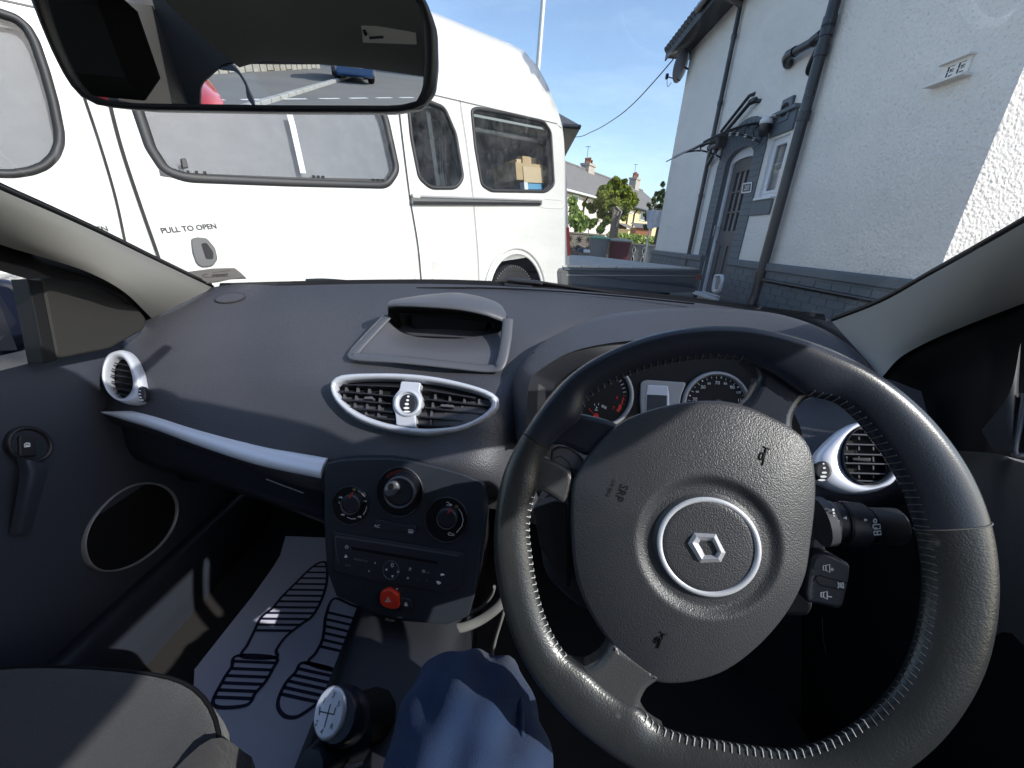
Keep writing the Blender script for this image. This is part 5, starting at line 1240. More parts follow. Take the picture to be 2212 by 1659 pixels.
b.text(VANP, 'PULL TO OPEN', (410, 493.5), (460, 489), 10.5, .004, m_let, bold=True); b.build('lettering', VAN); b = B(); b.text(VANP, 'PULL TO OPEN', (166, 498), (216, 495), 10.5, .004, m_let, bold=True); b.build('lettering', VAN)
b = B(); q = rrect([VANP.U(x, y) for x, y in [(1226, 450), (1231, 455), (1232, 545), (1228, 556)]], .004)
b.box(VANP.pt(-.01, .20, -.05), V3(.03, .16, .06), mat('tail_light_red', (.35, .03, .02), .3), rot=bs, bev=.01); b.build('tail_light', VAN)
b = B(); b.box(VANP.pt(-.10, -.21, -.06), V3(.165, .13, .10), m_vgrey, rot=bs, bev=.03); b.box(VANP.pt(-.02, -.25, -.95), V3(.12, .11, .97), m_vgrey, rot=bs, bev=.03); b.build('rear_bumper', VAN)
wc = VANP.pt(arch_c[0], arch_c[1]-.02, -.14)
b = B(); b.lathe(wc, VN, [(.19, -.10), (.30, -.11), (.335, -.08), (.345, -.03), (.345, .03), (.33, .08), (.30, .10), (.20, .09)], m_rubber, n=40)
b.strokes(PL(wc, VN, ex=D_), [[(.315*math.cos(a), .315*math.sin(a)), (.335*math.cos(a), .335*math.sin(a))] for a in np.linspace(0, 6.28, 60)], .012, .095, m_vgrey, uv=True)
WH = b.build('wheel', VAN); b = B(); b.lathe(wc, VN, [(.20, .09), (.19, .03), (.12, .02), (.10, .06), (.0, .06)], m_van, n=32); b.build('rim', WH)
b = B(); wf = VANP.pt(-4.75, arch_c[1], -.14); b.lathe(wf, VN, [(.0, .05), (.19, .05), (.20, .09), (.30, .10), (.345, .03), (.345, -.03), (.30, -.11), (.19, -.1)], m_rubber, n=32); b.build('wheel', VAN)

# street light column behind the van
b = B(); m_galv = mat('galvanised', (.5, .52, .52), .45, .4)
pb = V3(*PY(1164, 118, 12.0)); b.tube([V3(pb[0], 12, GZ), V3(pb[0], 12, 3.0), V3(pb[0]+.02, 12, 9.0)], [.09, .065, .05], m_galv, n=14)
SLT = thing('street_lamp', 'tall thin pale grey lamp post rising behind the white van', 'street lamp', (pb[0], 12, GZ)); b.build('pole', SLT)
b = B(); b.box(V3(pb[0]-.35, 12, 9.05), V3(.4, .10, .06), m_galv, bev=.03); b.build('lamp_head', SLT)

# ================================================================== flatbed trailer
TZ = -.30
fL = PZ(1216, 573, TZ); fR = PZ(1511, 580, TZ); td = nrm(fR-fL); tn = V3(-td[1], td[0], 0)
if tn[1] < 0: tn = -tn
LEN = np.linalg.norm(fR-fL); TW = 2.4
m_deck = mat('deck_boards', (.42, .41, .39), .8, bump=(30, .3, .004), var=(4, .6, (.50, .49, .48)))
m_tside = mat('trailer_grey_blue', (.040, .058, .075), .45, var=(3, .6, (.07, .09, .11)), bump=(40, .3, .003), spec=.5)
TLc = (fL+fR)/2+tn*TW/2
TRL = thing('trailer', 'dark blue-grey flatbed trailer with boarded deck beside the white house', 'trailer', (TLc[0], TLc[1], GZ))
b = B(); nb = 9; bs2 = [td, tn, V3(0, 0, 1)]
for k in range(nb):
    c = fL+td*(LEN*(k+.5)/nb)+tn*(TW/2); b.box(c+V3(0, 0, -.012), V3(LEN/nb/2-.010, TW/2-.01, .012), m_deck, rot=bs2, bev=.003)
b.build('deck', TRL)
b = B(); b.box(TLc+V3(0, 0, TZ*0-.09)*1+V3(0, 0, 0), V3(LEN/2, TW/2, .06), m_tside, rot=bs2, bev=.008)
b.box((fL+fR)/2+V3(0, 0, -.19), V3(LEN/2, .012, .17), m_tside, rot=bs2, bev=.004); b.tube([fL-tn*.02+V3(0, 0, -.045), fR-tn*.02+V3(0, 0, -.045)], .012, m_tside, n=8); b.tube([fL-tn*.02+V3(0, 0, -.11), fR-tn*.02+V3(0, 0, -.11)], .008, m_silver_d, n=6)
b.box(TLc+V3(0, 0, -.35), V3(LEN/2-.3, .06, .08), m_blk, rot=bs2)
b.build('chassis', TRL)
for s_ in (-.42, .42):
    c = TLc+td*(s_+.2)-tn*(TW/2-.16); c = V3(c[0], c[1], GZ+.32); b = B()
    b.lathe(c, -tn, [(.0, .05), (.16, .05), (.17, .09), (.29, .09), (.32, .04), (.32, -.05), (.28, -.09)], m_rubber, n=28); b.build('wheel', TRL)
b = B(); b.box(fR+V3(0, 0, -.13)-td*.03-tn*.03, V3(.07, .02, .045), mat('lamp_lens_red', (.20, .03, .02), .3), rot=bs2, bev=.008); b.build('rear_light', TRL)

# ================================================================== the white rough-cast house on the right
HX = 3.2; Y0, Y1 = 3.31, 10.4
m_rough = mat('roughcast', (.78, .735, .69), .92, vor=(44, .9, .011), bump=(70, .9, .008, 5), spec=.2, var=(.45, .6, (.60, .575, .55)), speck=(38, .62, (.58, .555, .53)))
m_render = mat('smooth_render', (.79, .745, .70), .9, vor=(34, .6, .012), bump=(30, .6, .012, 5), spec=.2, var=(.45, .6, (.62, .595, .57)), speck=(30, .68, (.58, .56, .53)))
m_grey = mat('slate_grey_paint', (.085, .105, .125), .6, bump=(30, .4, .006, 5), var=(2, .5, (.115, .135, .16)))
m_pipe = mat('black_pipe', (.010, .011, .014), .32, bump=(20, .2, .004), spec=.6)
m_door = mat('door_grey', (.060, .062, .070), .45, bump=(60, .15, .002))
m_upvc = mat('white_upvc', (.72, .72, .74), .35, spec=.5)
HW = PL(V3(HX, 7, 0), V3(-1, 0, 0), ex=V3(0, 1, 0))           # at(): photo pixel on the wall
HS = thing('house', 'white rough-cast two storey house with grey door and black drainpipes', 'house', (4.2, 6.8, GZ))
def hw(px): return [HW.U(x, y) for x, y in px]
ZT = 3.95
b = B()
# door and window openings
dr_px = K14([(262, 1500), (464, 560), (520, 505), (590, 482), (668, 484), (645, 620), (528, 1090), (415, 1555)])
dL = HW.U(*K14(262, 1500)); dT = HW.U(*K14(466, 560)); 
def yz(x, y): P = HW.at(x, y); return P[1], P[2]

yd0, zd0 = yz(*K14(262, 1500)); yd1 = yd0-.84; zdt = yz(*K14(466, 565))[1]
zw0 = yz(*K14(700, 815))[1]; zw1 = yz(*K14(800, 385))[1]; yw0 = yz(*K14(700, 815))[0]; yw1 = yz(*K14(945, 320))[0]
ins = lambda y, z: (-(y-7)*1.0 if False else (y-7), z)
def W2(y, z): P = V3(HX, y, z); return HW.uv(P)
door_arch = [W2(yd1+(yd0-yd1)*(.5+.5*math.cos(a)), zdt+.17*math.sin(a)) for a in np.linspace(0, math.pi, 12)]
dhole = [W2(yd0, zd0)]+door_arch+[W2(yd1, zd0)]
whole = [W2(yw0, zw0), W2(yw0, zw1), W2(yw1, zw1), W2(yw1, zw0)]
yp = yz(*K14(690, 1380))[0]-.12   # the big pipe divides smooth render from rough-cast
outer = [W2(yp, GZ), W2(Y1, GZ), W2(Y1, ZT), W2(yp, ZT)]
b.poly(HW, outer, 0, m_render, [dhole, whole]); b.wall(HW, dhole, 0, -.16, m_grey); b.wall(HW, whole, 0, -.10, m_upvc)
b.poly(HW, [W2(Y0, GZ), W2(yp, GZ), W2(yp, ZT), W2(Y0, ZT)], 0, m_rough)
ENDW = PL(V3(4, Y0, 0), V3(0, -1, 0)); b.poly(ENDW, [ENDW.uv(V3(x, Y0, z)) for x, z in ((HX, GZ), (8.4, GZ), (8.4, ZT), (5.8, 6.2), (HX, ZT))], 0, m_rough)
b.add([V3(HX, Y1, GZ), V3(8.4, Y1, GZ), V3(8.4, Y1, ZT), V3(5.8, Y1, 6.2), V3(HX, Y1, ZT)], [(0, 1, 2, 3, 4)], m_render)
b.add([V3(8.4, Y0, GZ), V3(8.4, Y1, GZ), V3(8.4, Y1, ZT), V3(8.4, Y0, ZT)], [(0, 1, 2, 3)], m_render)
HWALL = b.build('wall', HS)
b = B()   # plinth, brick surround (painted grey)
zp = -.12
for ya, yb in ((Y0-.04, yd1-.13), (yd0+.02, Y1+.03)):
    b.box(V3(HX-.025+.02, (ya+yb)/2, (GZ+zp-.10)/2), V3(.06, (yb-ya)/2, (zp-.10-GZ)/2), m_grey)
    b.box(V3(HX-.005, (ya+yb)/2, zp-.05), V3(.085, (yb-ya)/2+.01, .05), m_grey, bev=.015)
    n = int((yb-ya)/.235)
    for k in range(n+1):   # brick joints of the plinth
        y = ya+k*(yb-ya)/n
        for r_ in range(5): b.box(V3(HX-.067, y+(.11 if r_ % 2 else 0), zp-.16-.08*r_), V3(.002, .004, .036), MATS.get('mortar_line') or mat('mortar_line', (.068, .085, .101), .8)) if y+.12 < yb else None
    for r_ in range(6): b.box(V3(HX-.067, (ya+yb)/2, zp-.12-.08*r_), V3(.002, (yb-ya)/2, .004), mat('mortar_line', (.068, .085, .101), .8))
b.box(V3(5, Y0-.02, (GZ+zp)/2), V3(1.9, .05, (zp-GZ)/2), m_grey)
b.build('plinth', HS)
b = B()
q_out = [W2(yd0+.30, zp-.02), W2(yd0+.30, zdt+.02)]+[W2((yd0+yd1)/2+math.cos(a)*(.5*(yd0-yd1)+.28), zdt+.05+.50*math.sin(a)) for a in np.linspace(0, math.pi, 14)]+[W2(yd1-.28, zdt+.02), W2(yd1-.28, zp-.02)]
q_in = [W2(yd1, zp-.02)]+[W2((yd0+yd1)/2-math.cos(a)*(.5*(yd0-yd1)), zdt+.17*math.sin(a)) for a in np.linspace(0, math.pi, 12)]+[W2(yd0, zp-.02)]
b.slab(HW, q_out+q_in, -.01, .018, m_grey, px_is_uv=True)
ym = MATS['mortar_line']
for k in range(17):
    z = zdt-.04-k*.085
    for yy in (yd0+.15, yd1-.14): b.box(V3(HX-.019, yy, z), V3(.0015, .135, .005), ym)
for a in np.linspace(.15, math.pi-.15, 15):
    c = (yd0+yd1)/2; y_a, z_a = c+math.cos(a)*(.5*(yd0-yd1)+.02), zdt+.21*math.sin(a); y_b, z_b = c+math.cos(a)*(.5*(yd0-yd1)+.26), zdt+.05+.46*math.sin(a)
    b.tube([V3(HX-.019, y_a, z_a), V3(HX-.019, y_b, z_b)], .005, ym, n=4)
b.build('door_surround', HS)
b = B()   # door
fx = HX+.06
b.slab(PL(V3(fx, 7, 0), V3(-1, 0, 0), ex=V3(0, 1, 0)), [(v[0], v[1]) for v in dhole]+[], -.03, .0, m_upvc, px_is_uv=True, holes=[[W2(yd0-.07, zd0+.03)]+[W2((yd0+yd1)/2-math.cos(a)*-(.5*(yd0-yd1)-.07), zdt-.02+.06*math.sin(a)) for a in np.linspace(0, math.pi, 8)]+[W2(yd1+.02, zd0+.03)]])
FRM = b.build('door_frame', HS)
b = B(); DPn = PL(V3(HX+.09, 7, 0), V3(-1, 0, 0), ex=V3(0, 1, 0)); da, dc = yd0-.07, yd1+.02
H_ = zdt-zd0
panes = []
for i in range(3):
    for j in range(3):
        ya = da-.13-(da-dc-.26)*i/3-.012; yb = da-.13-(da-dc-.26)*(i+1)/3+.012; za = zd0+H_*(.50+.145*j)+.012; zb = zd0+H_*(.50+.145*(j+1))-.012
        panes.append([W2(ya, za), W2(ya, zb), W2(yb, zb), W2(yb, za)])
lowp = []
for i in range(2):
    ya = da-.12-(da-dc-.24)*i/2-.02; yb = da-.12-(da-dc-.24)*(i+1)/2+.02; lowp.append([W2(ya, zd0+.26), W2(ya, zd0+.80), W2(yb, zd0+.80), W2(yb, zd0+.26)])
b.slab(DPn, [W2(da, zd0+.02), W2(da, zdt+.03), W2(dc, zdt+.03), W2(dc, zd0+.02)], -.04, .0, m_door, px_is_uv=True, holes=panes+lowp)
for q in lowp: b.poly(DPn, q, -.018, m_door)
b.box(V3(HX+.085, (da+dc)/2, zd0+.86), V3(.012, (da-dc)/2, .012), m_door)
DD = b.build('door', HS)
b = B()
for q in panes: b.poly(DPn, q, -.02, glass('door_glass', (.55, .55, .57), .12, .02)); 
b.build('pane', DD)
b = B()
b.grid([[V3(HX+.14+.012*math.sin(y_*70), y_, z_) for y_ in np.linspace(dc, da, 60)] for z_ in (zd0+H_*.45, zd0+H_*.98)], mat('net_curtain', (.62, .61, .60), .9))
b.box(V3(HX+.17, (da+dc)/2, zd0+H_*.7), V3(.004, .45, .5), m_blk); b.build('curtain', DD)
b = B(); b.tube([V3(HX+.02, da-.0+.03, zd0+.95), V3(HX+.02, da+.03, zd0+1.12)], .012, m_silver_d, n=8); b.tube([V3(HX+.03, da+.03, zd0+1.08), V3(HX+.03, da-.08, zd0+1.08)], .009, m_silver_d, n=8); b.build('handle', DD)
b = B(); b.box(V3(HX+.02, (yd0+yd1)/2, zd0-.01), V3(.10, .46, .03), m_upvc, bev=.006); b.build('threshold', HS)
# white oblong fitting at the foot of the door
LB = PL(V3(HX-.07, 7, 0), V3(-1, 0, 0), ex=V3(0, 1, 0)); b = B()
ooo = rrect(K14([(385, 1368), (440, 1368), (446, 1420), (418, 1500), (372, 1515), (362, 1480)]), 4, 5); iii = rrect(K14([(396, 1388), (430, 1388), (432, 1420), (410, 1480), (382, 1482), (384, 1450)]), 2.5, 5)
b.ring(LB, ooo, iii, -.02, .03, m_upvc, n=60); b.slab(LB, iii, -.02, .0, m_silver_d); b.build('letter_plate', HS)
# window
b = B()
WPn = PL(V3(HX+.035, 7, 0), V3(-1, 0, 0), ex=V3(0, 1, 0))
ih = [W2(yw0-.09, zw0+.09), W2(yw0-.09, zw1-.09), W2(yw1+.06, zw1-.09), W2(yw1+.06, zw0+.09)]
b.slab(WPn, whole, -.03, .0, m_upvc, px_is_uv=True, holes=[ih], bev=0)
b.ring(WPn, inset2([W2(yw0-.05, zw0+.05), W2(yw0-.05, zw1-.05), W2(yw1+.03, zw1-.05), W2(yw1+.03, zw0+.05)], 0), ih, .0, .016, m_upvc, n=80, px_is_uv=True)
b.box(V3(HX-.01, (yw0+yw1)/2, zw0-.012), V3(.045, abs(yw0-yw1)/2+.03, .015), m_upvc, bev=.005)
WN1 = b.build('window', HS)
b = B(); b.poly(WPn, ih, -.012, glass('house_glass', (.62, .64, .66), .16, .0)); b.build('pane', WN1)
b = B(); b.box(V3(HX+.06, (yw0+yw1)/2, (zw0+zw1)/2+.05), V3(.008, abs(yw0-yw1)/2, .012), m_upvc)
for k in range(9): b.tube([V3(HX+.12+.015*(k % 2), yw0-.02-(yw0-yw1)*k/9*.45, zw0), V3(HX+.12+.015*(k % 2), yw0-.02-(yw0-yw1)*k/9*.45, zw1)], .03, MATS['net_curtain'], n=8)
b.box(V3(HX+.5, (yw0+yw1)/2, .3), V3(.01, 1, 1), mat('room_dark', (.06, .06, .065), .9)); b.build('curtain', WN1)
b = B(); ya_, yb_ = yw1-.04, yw0+.08
b.box(V3(HX-.005, (ya_+yb_)/2, zw1+.14), V3(.022, (yb_-ya_)/2, .11), m_grey); b.box(V3(HX-.02, (ya_+yb_)/2, zw1+.275), V3(.05, (yb_-ya_)/2+.02, .025), m_grey, bev=.008); b.build('lintel', HS)
b = B(); b.box(V3(HX-.005, (ya_+yb_)/2+.02, zw0-.12), V3(.022, (yb_-ya_)/2, .095), m_grey, bev=.006); b.build('sill', HS)
# vents and grille
b = B(); vy, vz = yz(*K3(806, 655)); b.box(V3(HX-.02, vy, vz), V3(.02, .11, .13), m_grey, bev=.006); b.lathe(V3(HX-.041, vy, vz), V3(-1, 0, 0), [(.075, 0), (.075, .012), (.06, .012), (.055, .002), (.0, .002)], m_blk, n=24); b.build('extractor_vent', HS)
b = B(); AB_ = PL(V3(HX-.012, 7, 0), V3(-1, 0, 0), ex=V3(0, 1, 0))
c = [yz(*K3(*p)) for p in ((1745, 378), (1895, 318), (1870, 458), (1725, 490))]
gy0, gy1 = max(p[0] for p in c), min(p[0] for p in c); gz1, gz0 = max(p[1] for p in c)-.02, min(p[1] for p in c)+.02
hh = []
for r_ in range(2):
    for k in range(4):
        ya = gy0-.03-(gy0-gy1-.06)*(k+.12)/4; yb = gy0-.03-(gy0-gy1-.06)*(k+.88)/4; zz = gz0+.02+(gz1-gz0-.04)*(r_+.5)/2; h2_ = (gz1-gz0)*.15
        q = lambda y, z: (y-7, z)
        U2 = lambda y, z: AB_.uv(V3(HX-.012, y, z))
        if k % 2: hh += [[U2(ya, zz-h2_), U2(ya, zz-.005), U2(yb, zz-.005), U2(yb, zz-h2_)], [U2(ya, zz+.012), U2(ya, zz+h2_), U2(yb, zz+h2_), U2(yb, zz+.012)]]
        else: hh += [[U2(ya-.02, zz-h2_), U2(ya-.02, zz+h2_), U2(ya-.035, zz+h2_), U2(ya-.035, zz-h2_)]]
b.slab(AB_, [U2(gy0, gz0), U2(gy0, gz1), U2(gy1, gz1), U2(gy1, gz0)], -.02, .0, m_render, px_is_uv=True, holes=hh, hmat=m_grey)
b.box(V3(HX-.03, (gy0+gy1)/2, gz0-.012), V3(.05, (gy0-gy1)/2+.04, .008), m_render); b.box(V3(HX-.02, (gy0+gy1)/2, gz1+.006), V3(.03, (gy0-gy1)/2+.01, .006), m_render); b.box(V3(HX+.004, (gy0+gy1)/2, (gz0+gz1)/2), V3(.003, (gy0-gy1)/2, (gz1-gz0)/2), m_grey); b.build('air_brick', HS)
# drainpipes
def pipe_y(p): return yz(*p)[0]
b = B(); X = HX-.09; r_ = .058
ypb = np.mean([PX(*K14(700, 1380), X)[1], PX(*K3(1000, 390), X)[1]])
b.tube([V3(X, ypb, -.62), V3(X, ypb, 4.1)], r_, m_pipe, n=20)
for z in (PX(*K3(905, 690), X)[2], PX(*K3(1030, 290), X)[2], PX(*K3(1060, 170), X)[2], PX(*K3(1085, 110), X)[2], -.28): b.tube([V3(X, ypb, z-.05), V3(X, ypb, z+.05)], r_*1.16, m_pipe, n=20)
zj = PX(*K3(985, 240), X)[2]
P1 = PX(*K3(1010, 230), X); P2 = PX(*K3(800, 330), HX-.13)
b.tube([PX(*K3(1035, 205), X), PX(*K3(985, 232), HX-.11), PX(*K3(830, 318), HX-.12)], r_*.80, m_pipe, n=16); b.tube([PX(*K3(850, 306), HX-.12), PX(*K3(812, 328), HX-.12), PX(*K3(800, 345), HX-.11), PX(*K3(806, 375), HX-.06), PX(*K3(812, 382), HX+.02)], r_*.98, m_pipe, n=16)
b.tube([PX(*K3(1010, 205), HX-.10), PX(*K3(955, 250), HX-.12)], r_*.98, m_pipe, n=16)
P3 = PX(*K3(915, 420), HX-.08); b.tube(cr([V3(X, ypb+.03, P3[2]+.22), V3(X, P3[1]-.10, P3[2]+.12), V3(HX-.06, P3[1], P3[2]), V3(HX+.02, P3[1]+.01, P3[2]-.03)], 6), .028, m_pipe, n=12)
b.tube([V3(X, ypb, PX(*K3(640, 1462), X)[2]), V3(HX-.03, ypb+.16, PX(*K3(640, 1462), X)[2])], .012, m_pipe, n=8)
b.tube(cr([V3(X, ypb, -.55), V3(X-.02, ypb, -.66), V3(X-.05, ypb-.05, -.72), V3(X-.05, ypb-.28, -.72)], 5), .062, m_pipe, n=16)
b.tube([V3(X-.0, ypb+.02, -.33), V3(X, Y0+.3, -.33)], .022, m_pipe, n=10)
b.build('soil_pipe', HS)
b = B(); X = HX-.06; y2 = np.mean([PX(*K14(175, 1300), X)[1], PX(*K14(445, 0), X)[1]])
b.tube([V3(X, y2, PX(*K14(175, 1305), X)[2]), V3(X, y2, 3.95)], .036, m_pipe, n=14)
for q in ((312, 785), (440, 100), (505, 200)):
    z = PX(*(K14(*q) if q[0] != 505 else K3(*q)), X)[2]; b.tube([V3(X, y2, z-.03), V3(X, y2, z+.03)], .044, m_pipe, n=14); b.tube([V3(X, y2, z), V3(X, y2-.09, z)], .010, m_pipe, n=6)
b.build('rainwater_pipe', HS)
b = B()
A1, A2 = PX(*K14(655, 35), HX-.05), PX(*K14(430, 320), HX-.10); b.tube([V3(HX+.02, A1[1], A1[2]), V3(HX-.06, A1[1]+.03, A1[2]-.03), A2], .024, m_pipe, n=10)
A1, A2 = PX(*K14(690, 95), HX-.05), PX(*K14(455, 330), HX-.10); b.tube([V3(HX+.02, A1[1]-.02, A1[2]), PX(*K14(650, 100), HX-.09), A2], .028, m_pipe, n=10)
b.tube([PX(*K14(680, 92), HX-.05)+V3(0, -.03, 0), PX(*K14(640, 108), HX-.09)], .04, m_pipe, n=10)
hb2 = PX(*K14(400, 395), HX-.12); b.box(V3(HX-.09, hb2[1], hb2[2]), V3(.08, .14, .10), m_pipe, bev=.02); b.tube([V3(HX-.09, hb2[1], hb2[2]-.10), V3(HX-.06, y2, hb2[2]-.3)], .035, m_pipe, n=10)
b.build('waste_pipe', HS)
# door canopy: two scrolled brackets and a clear sheet
CN = thing('door_canopy', 'clear curved door canopy on two black scrolled brackets above the grey door', 'door canopy', (HX-.4, (yd0+yd1)/2, zdt+.3))
m_poly = glass('canopy_sheet', (.60, .63, .66), .10, .08)
yb1, yb2 = PX(*K14(715, 400), HX-.02)[1], PX(*K14(425, 520), HX-.02)[1]; zb = PX(*K14(715, 400), HX-.02)[2]; ztp = PX(*K14(720, 285), HX-.02)[2]; tip_ = PY(*K14(300, 402), yb1); DEP = (HX-.02)-tip_[0]; DR_ = ztp+.02-tip_[2]
def canz(t): return ztp+.02-DR_*(t**1.7)
for yb in (yb1, yb2):
    b = B()
    b.tube([V3(HX-.02, yb, zb-.03), V3(HX-.02, yb, ztp+.05)], (.018, .018), m_pipe, n=8)
    b.tube([V3(HX-.02-DEP*t, yb, canz(t)) for t in np.linspace(0, 1, 14)], (.016, .016), m_pipe, n=8)
    b.tube([V3(HX-.02-DEP*t, yb, zb+(canz(.80)-zb)*(t/.8)**1.0+.06*math.sin(math.pi*t/.8)) for t in np.linspace(0, .8, 10)], (.014, .014), m_pipe, n=8)
    for t in (.13, .29, .44, .57):
        zt_, zl = canz(t), zb+(canz(.80)-zb)*(t/.8)+.06*math.sin(math.pi*t/.8)
        b.tube(cr([V3(HX-.02-DEP*(t-.05), yb, zt_), V3(HX-.02-DEP*(t+.035), yb, (zt_+zl)/2), V3(HX-.02-DEP*(t-.03), yb, zl)], 5), (.011, .011), m_pipe, n=6)
        b.cyl(V3(HX-.02-DEP*t, yb-.012, zl), V3(HX-.02-DEP*t, yb+.012, zl), .02, m_upvc, n=10)
    b.build('bracket', CN)
b = B(); b.grid([[V3(HX-.01-DEP*t*1.12, y, canz(min(1.12, t*1.12))+.012) for t in np.linspace(0, 1, 14)] for y in (min(yb1, yb2)-.08, max(yb1, yb2)+.08)], m_poly); b.build('sheet', CN)
for t in (0.0, 1.0): b = B(); b.tube([V3(HX-.01-DEP*t*1.12, y, canz(t*1.12)+.012) for y in (min(yb1, yb2)-.08, max(yb1, yb2)+.08)], .010, m_silver_d if t else m_pipe, n=8); b.build('edge_bar', CN)
# security camera and house number
cp = PX(*K14(760, 255), HX-.12)
SCm = thing('security_camera', 'white and black dome security camera fixed between door canopy and window', 'security camera', tuple(cp))
b = B(); b.lathe(cp+V3(0, 0, -.02), V3(0, 0, 1), [(.0, .09), (.05, .085), (.075, .05), (.08, .0), (.0, .0)], m_upvc, n=20); b.box(cp+V3(.06, -.05, .06), V3(.07, .05, .012), m_upvc, bev=.005); b.build('housing', SCm)
b = B(); b.lathe(cp+V3(0, 0, -.03), V3(0, 0, 1), [(.08, .01), (.078, -.07), (.05, -.13), (.0, -.14)], m_pipe, n=20); b.build('dome', SCm)
NP = PL(V3(HX-.03, 7, 0), V3(-1, 0, 0), ex=V3(0, 1, 0)); b = B()
np_px = K14([(590, 700), (658, 690), (650, 768), (578, 776)])
b.slab(NP, np_px, -.02, .0, m_vgrey, bev=.004); uvn = [NP.U(x, y) for x, y in np_px]; b.ring(NP, uvn, inset2(uvn, .018), .0, .006, m_upvc, n=60, px_is_uv=True)
b.text(NP, '203', K14(618, 734), K14(655, 729), 9.0, .003, m_upvc); b.build('number_plaque', HS)
# roof with overhanging eaves
ZE = 3.86; XE = 2.78
m_slate = mat('roof_slate', (.05, .055, .065), .7, bump=(25, .6, .02, 4), var=(2, .6, (.085, .09, .10))); m_soff = mat('dark_soffit', (.010, .012, .018), .6)
b = B()
ya, yb = Y0-.3, Y1+.30
b.add([V3(XE, ya, ZE+.03), V3(XE, yb, ZE+.03), V3(5.8, yb, 6.45), V3(5.8, ya, 6.45)], [(0, 1, 2, 3)], m_slate)
b.add([V3(8.8, ya, ZE+.03), V3(8.8, yb, ZE+.03), V3(5.8, yb, 6.451), V3(5.8, ya, 6.451)], [(3, 2, 1, 0)], m_slate)
b.add([V3(XE, ya, ZE), V3(XE, yb, ZE), V3(5.8, yb, 6.37), V3(5.8, ya, 6.37)], [(0, 1, 2, 3)], m_soff)
for k in range(int((yb-ya)/.16)):      # rounded tile ends along the eave
    y = ya+.08+k*.16; b.tube([V3(XE-.04, y, ZE-.0), V3(XE+.5, y, ZE+.48)], [.07, .07], m_slate, n=8)
b.box(V3(XE+.2, (ya+yb)/2, ZE-.06), V3(.20, (yb-ya)/2, .015), m_soff); b.box(V3(XE, (ya+yb)/2, ZE-.06), V3(.012, (yb-ya)/2, .09), m_soff)
for y in (yb,): b.add([V3(XE, y, ZE-.1), V3(HX+.1, y, ZE-.1), V3(5.8, y, 6.2), V3(5.8, y, 6.45), V3(XE, y, ZE+.05)], [(0, 1, 2, 3, 4)], m_soff)
b.build('roof', HS)
b = B(); b.tube([V3(XE-.06, Y0-.3, ZE-.02), V3(XE-.06, 8.9, ZE-.02)], .055, m_pipe, n=10); b.tube([V3(XE-.06, y2, ZE-.05), V3(HX-.06, y2, 3.6)], .036, m_pipe, n=10); b.build('gutter', HS)
# satellite dish
dp = PX(1473, 142, HX-.14); SD = thing('satellite_dish', 'grey satellite dish on the far corner of the white house below the eave', 'satellite dish', tuple(dp))
dn = nrm(V3(-.75, .62, .25)); b = B(); b.lathe(dp, dn, [(.0, -.06), (.12, -.05), (.22, -.02), (.30, .02), (.30, .03), (.21, -.01), (.0, -.05)], mat('dish_grey', (.22, .23, .27), .5), n=28); b.build('dish', SD)
b = B(); e = dp+dn*.30+V3(0, 0, -.22); b.tube([dp+V3(.02, 0, -.26), e], .012, m_pipe, n=6); b.box(e, V3(.03, .03, .05), m_pipe, bev=.01); b.tube([dp, V3(HX, dp[1], dp[2]-.05)], .02, m_pipe, n=8); b.tube(cr([e, e+V3(.05, 0, -.18), e+V3(.12, 0, -.10)], 5), .006, m_pipe, n=5); b.build('arm', SD)
# telephone wire
p1 = PY(1471, 108, 10.3); p2 = PY(1180, 290, 22.0); b = B()
mids = [PY(1420, 168, 11.4), PY(1370, 222, 12.9), PY(1330, 255, 14.4), PY(1280, 284, 17), PY(1235, 296, 19.5), PY(1150, 285, 26)]
b.tube(cr([p1]+mids, 8), .014, m_pipe, n=6); b.build('telephone_wire', None, 'thin black telephone wire sagging from the white house eave across the sky', 'cable')

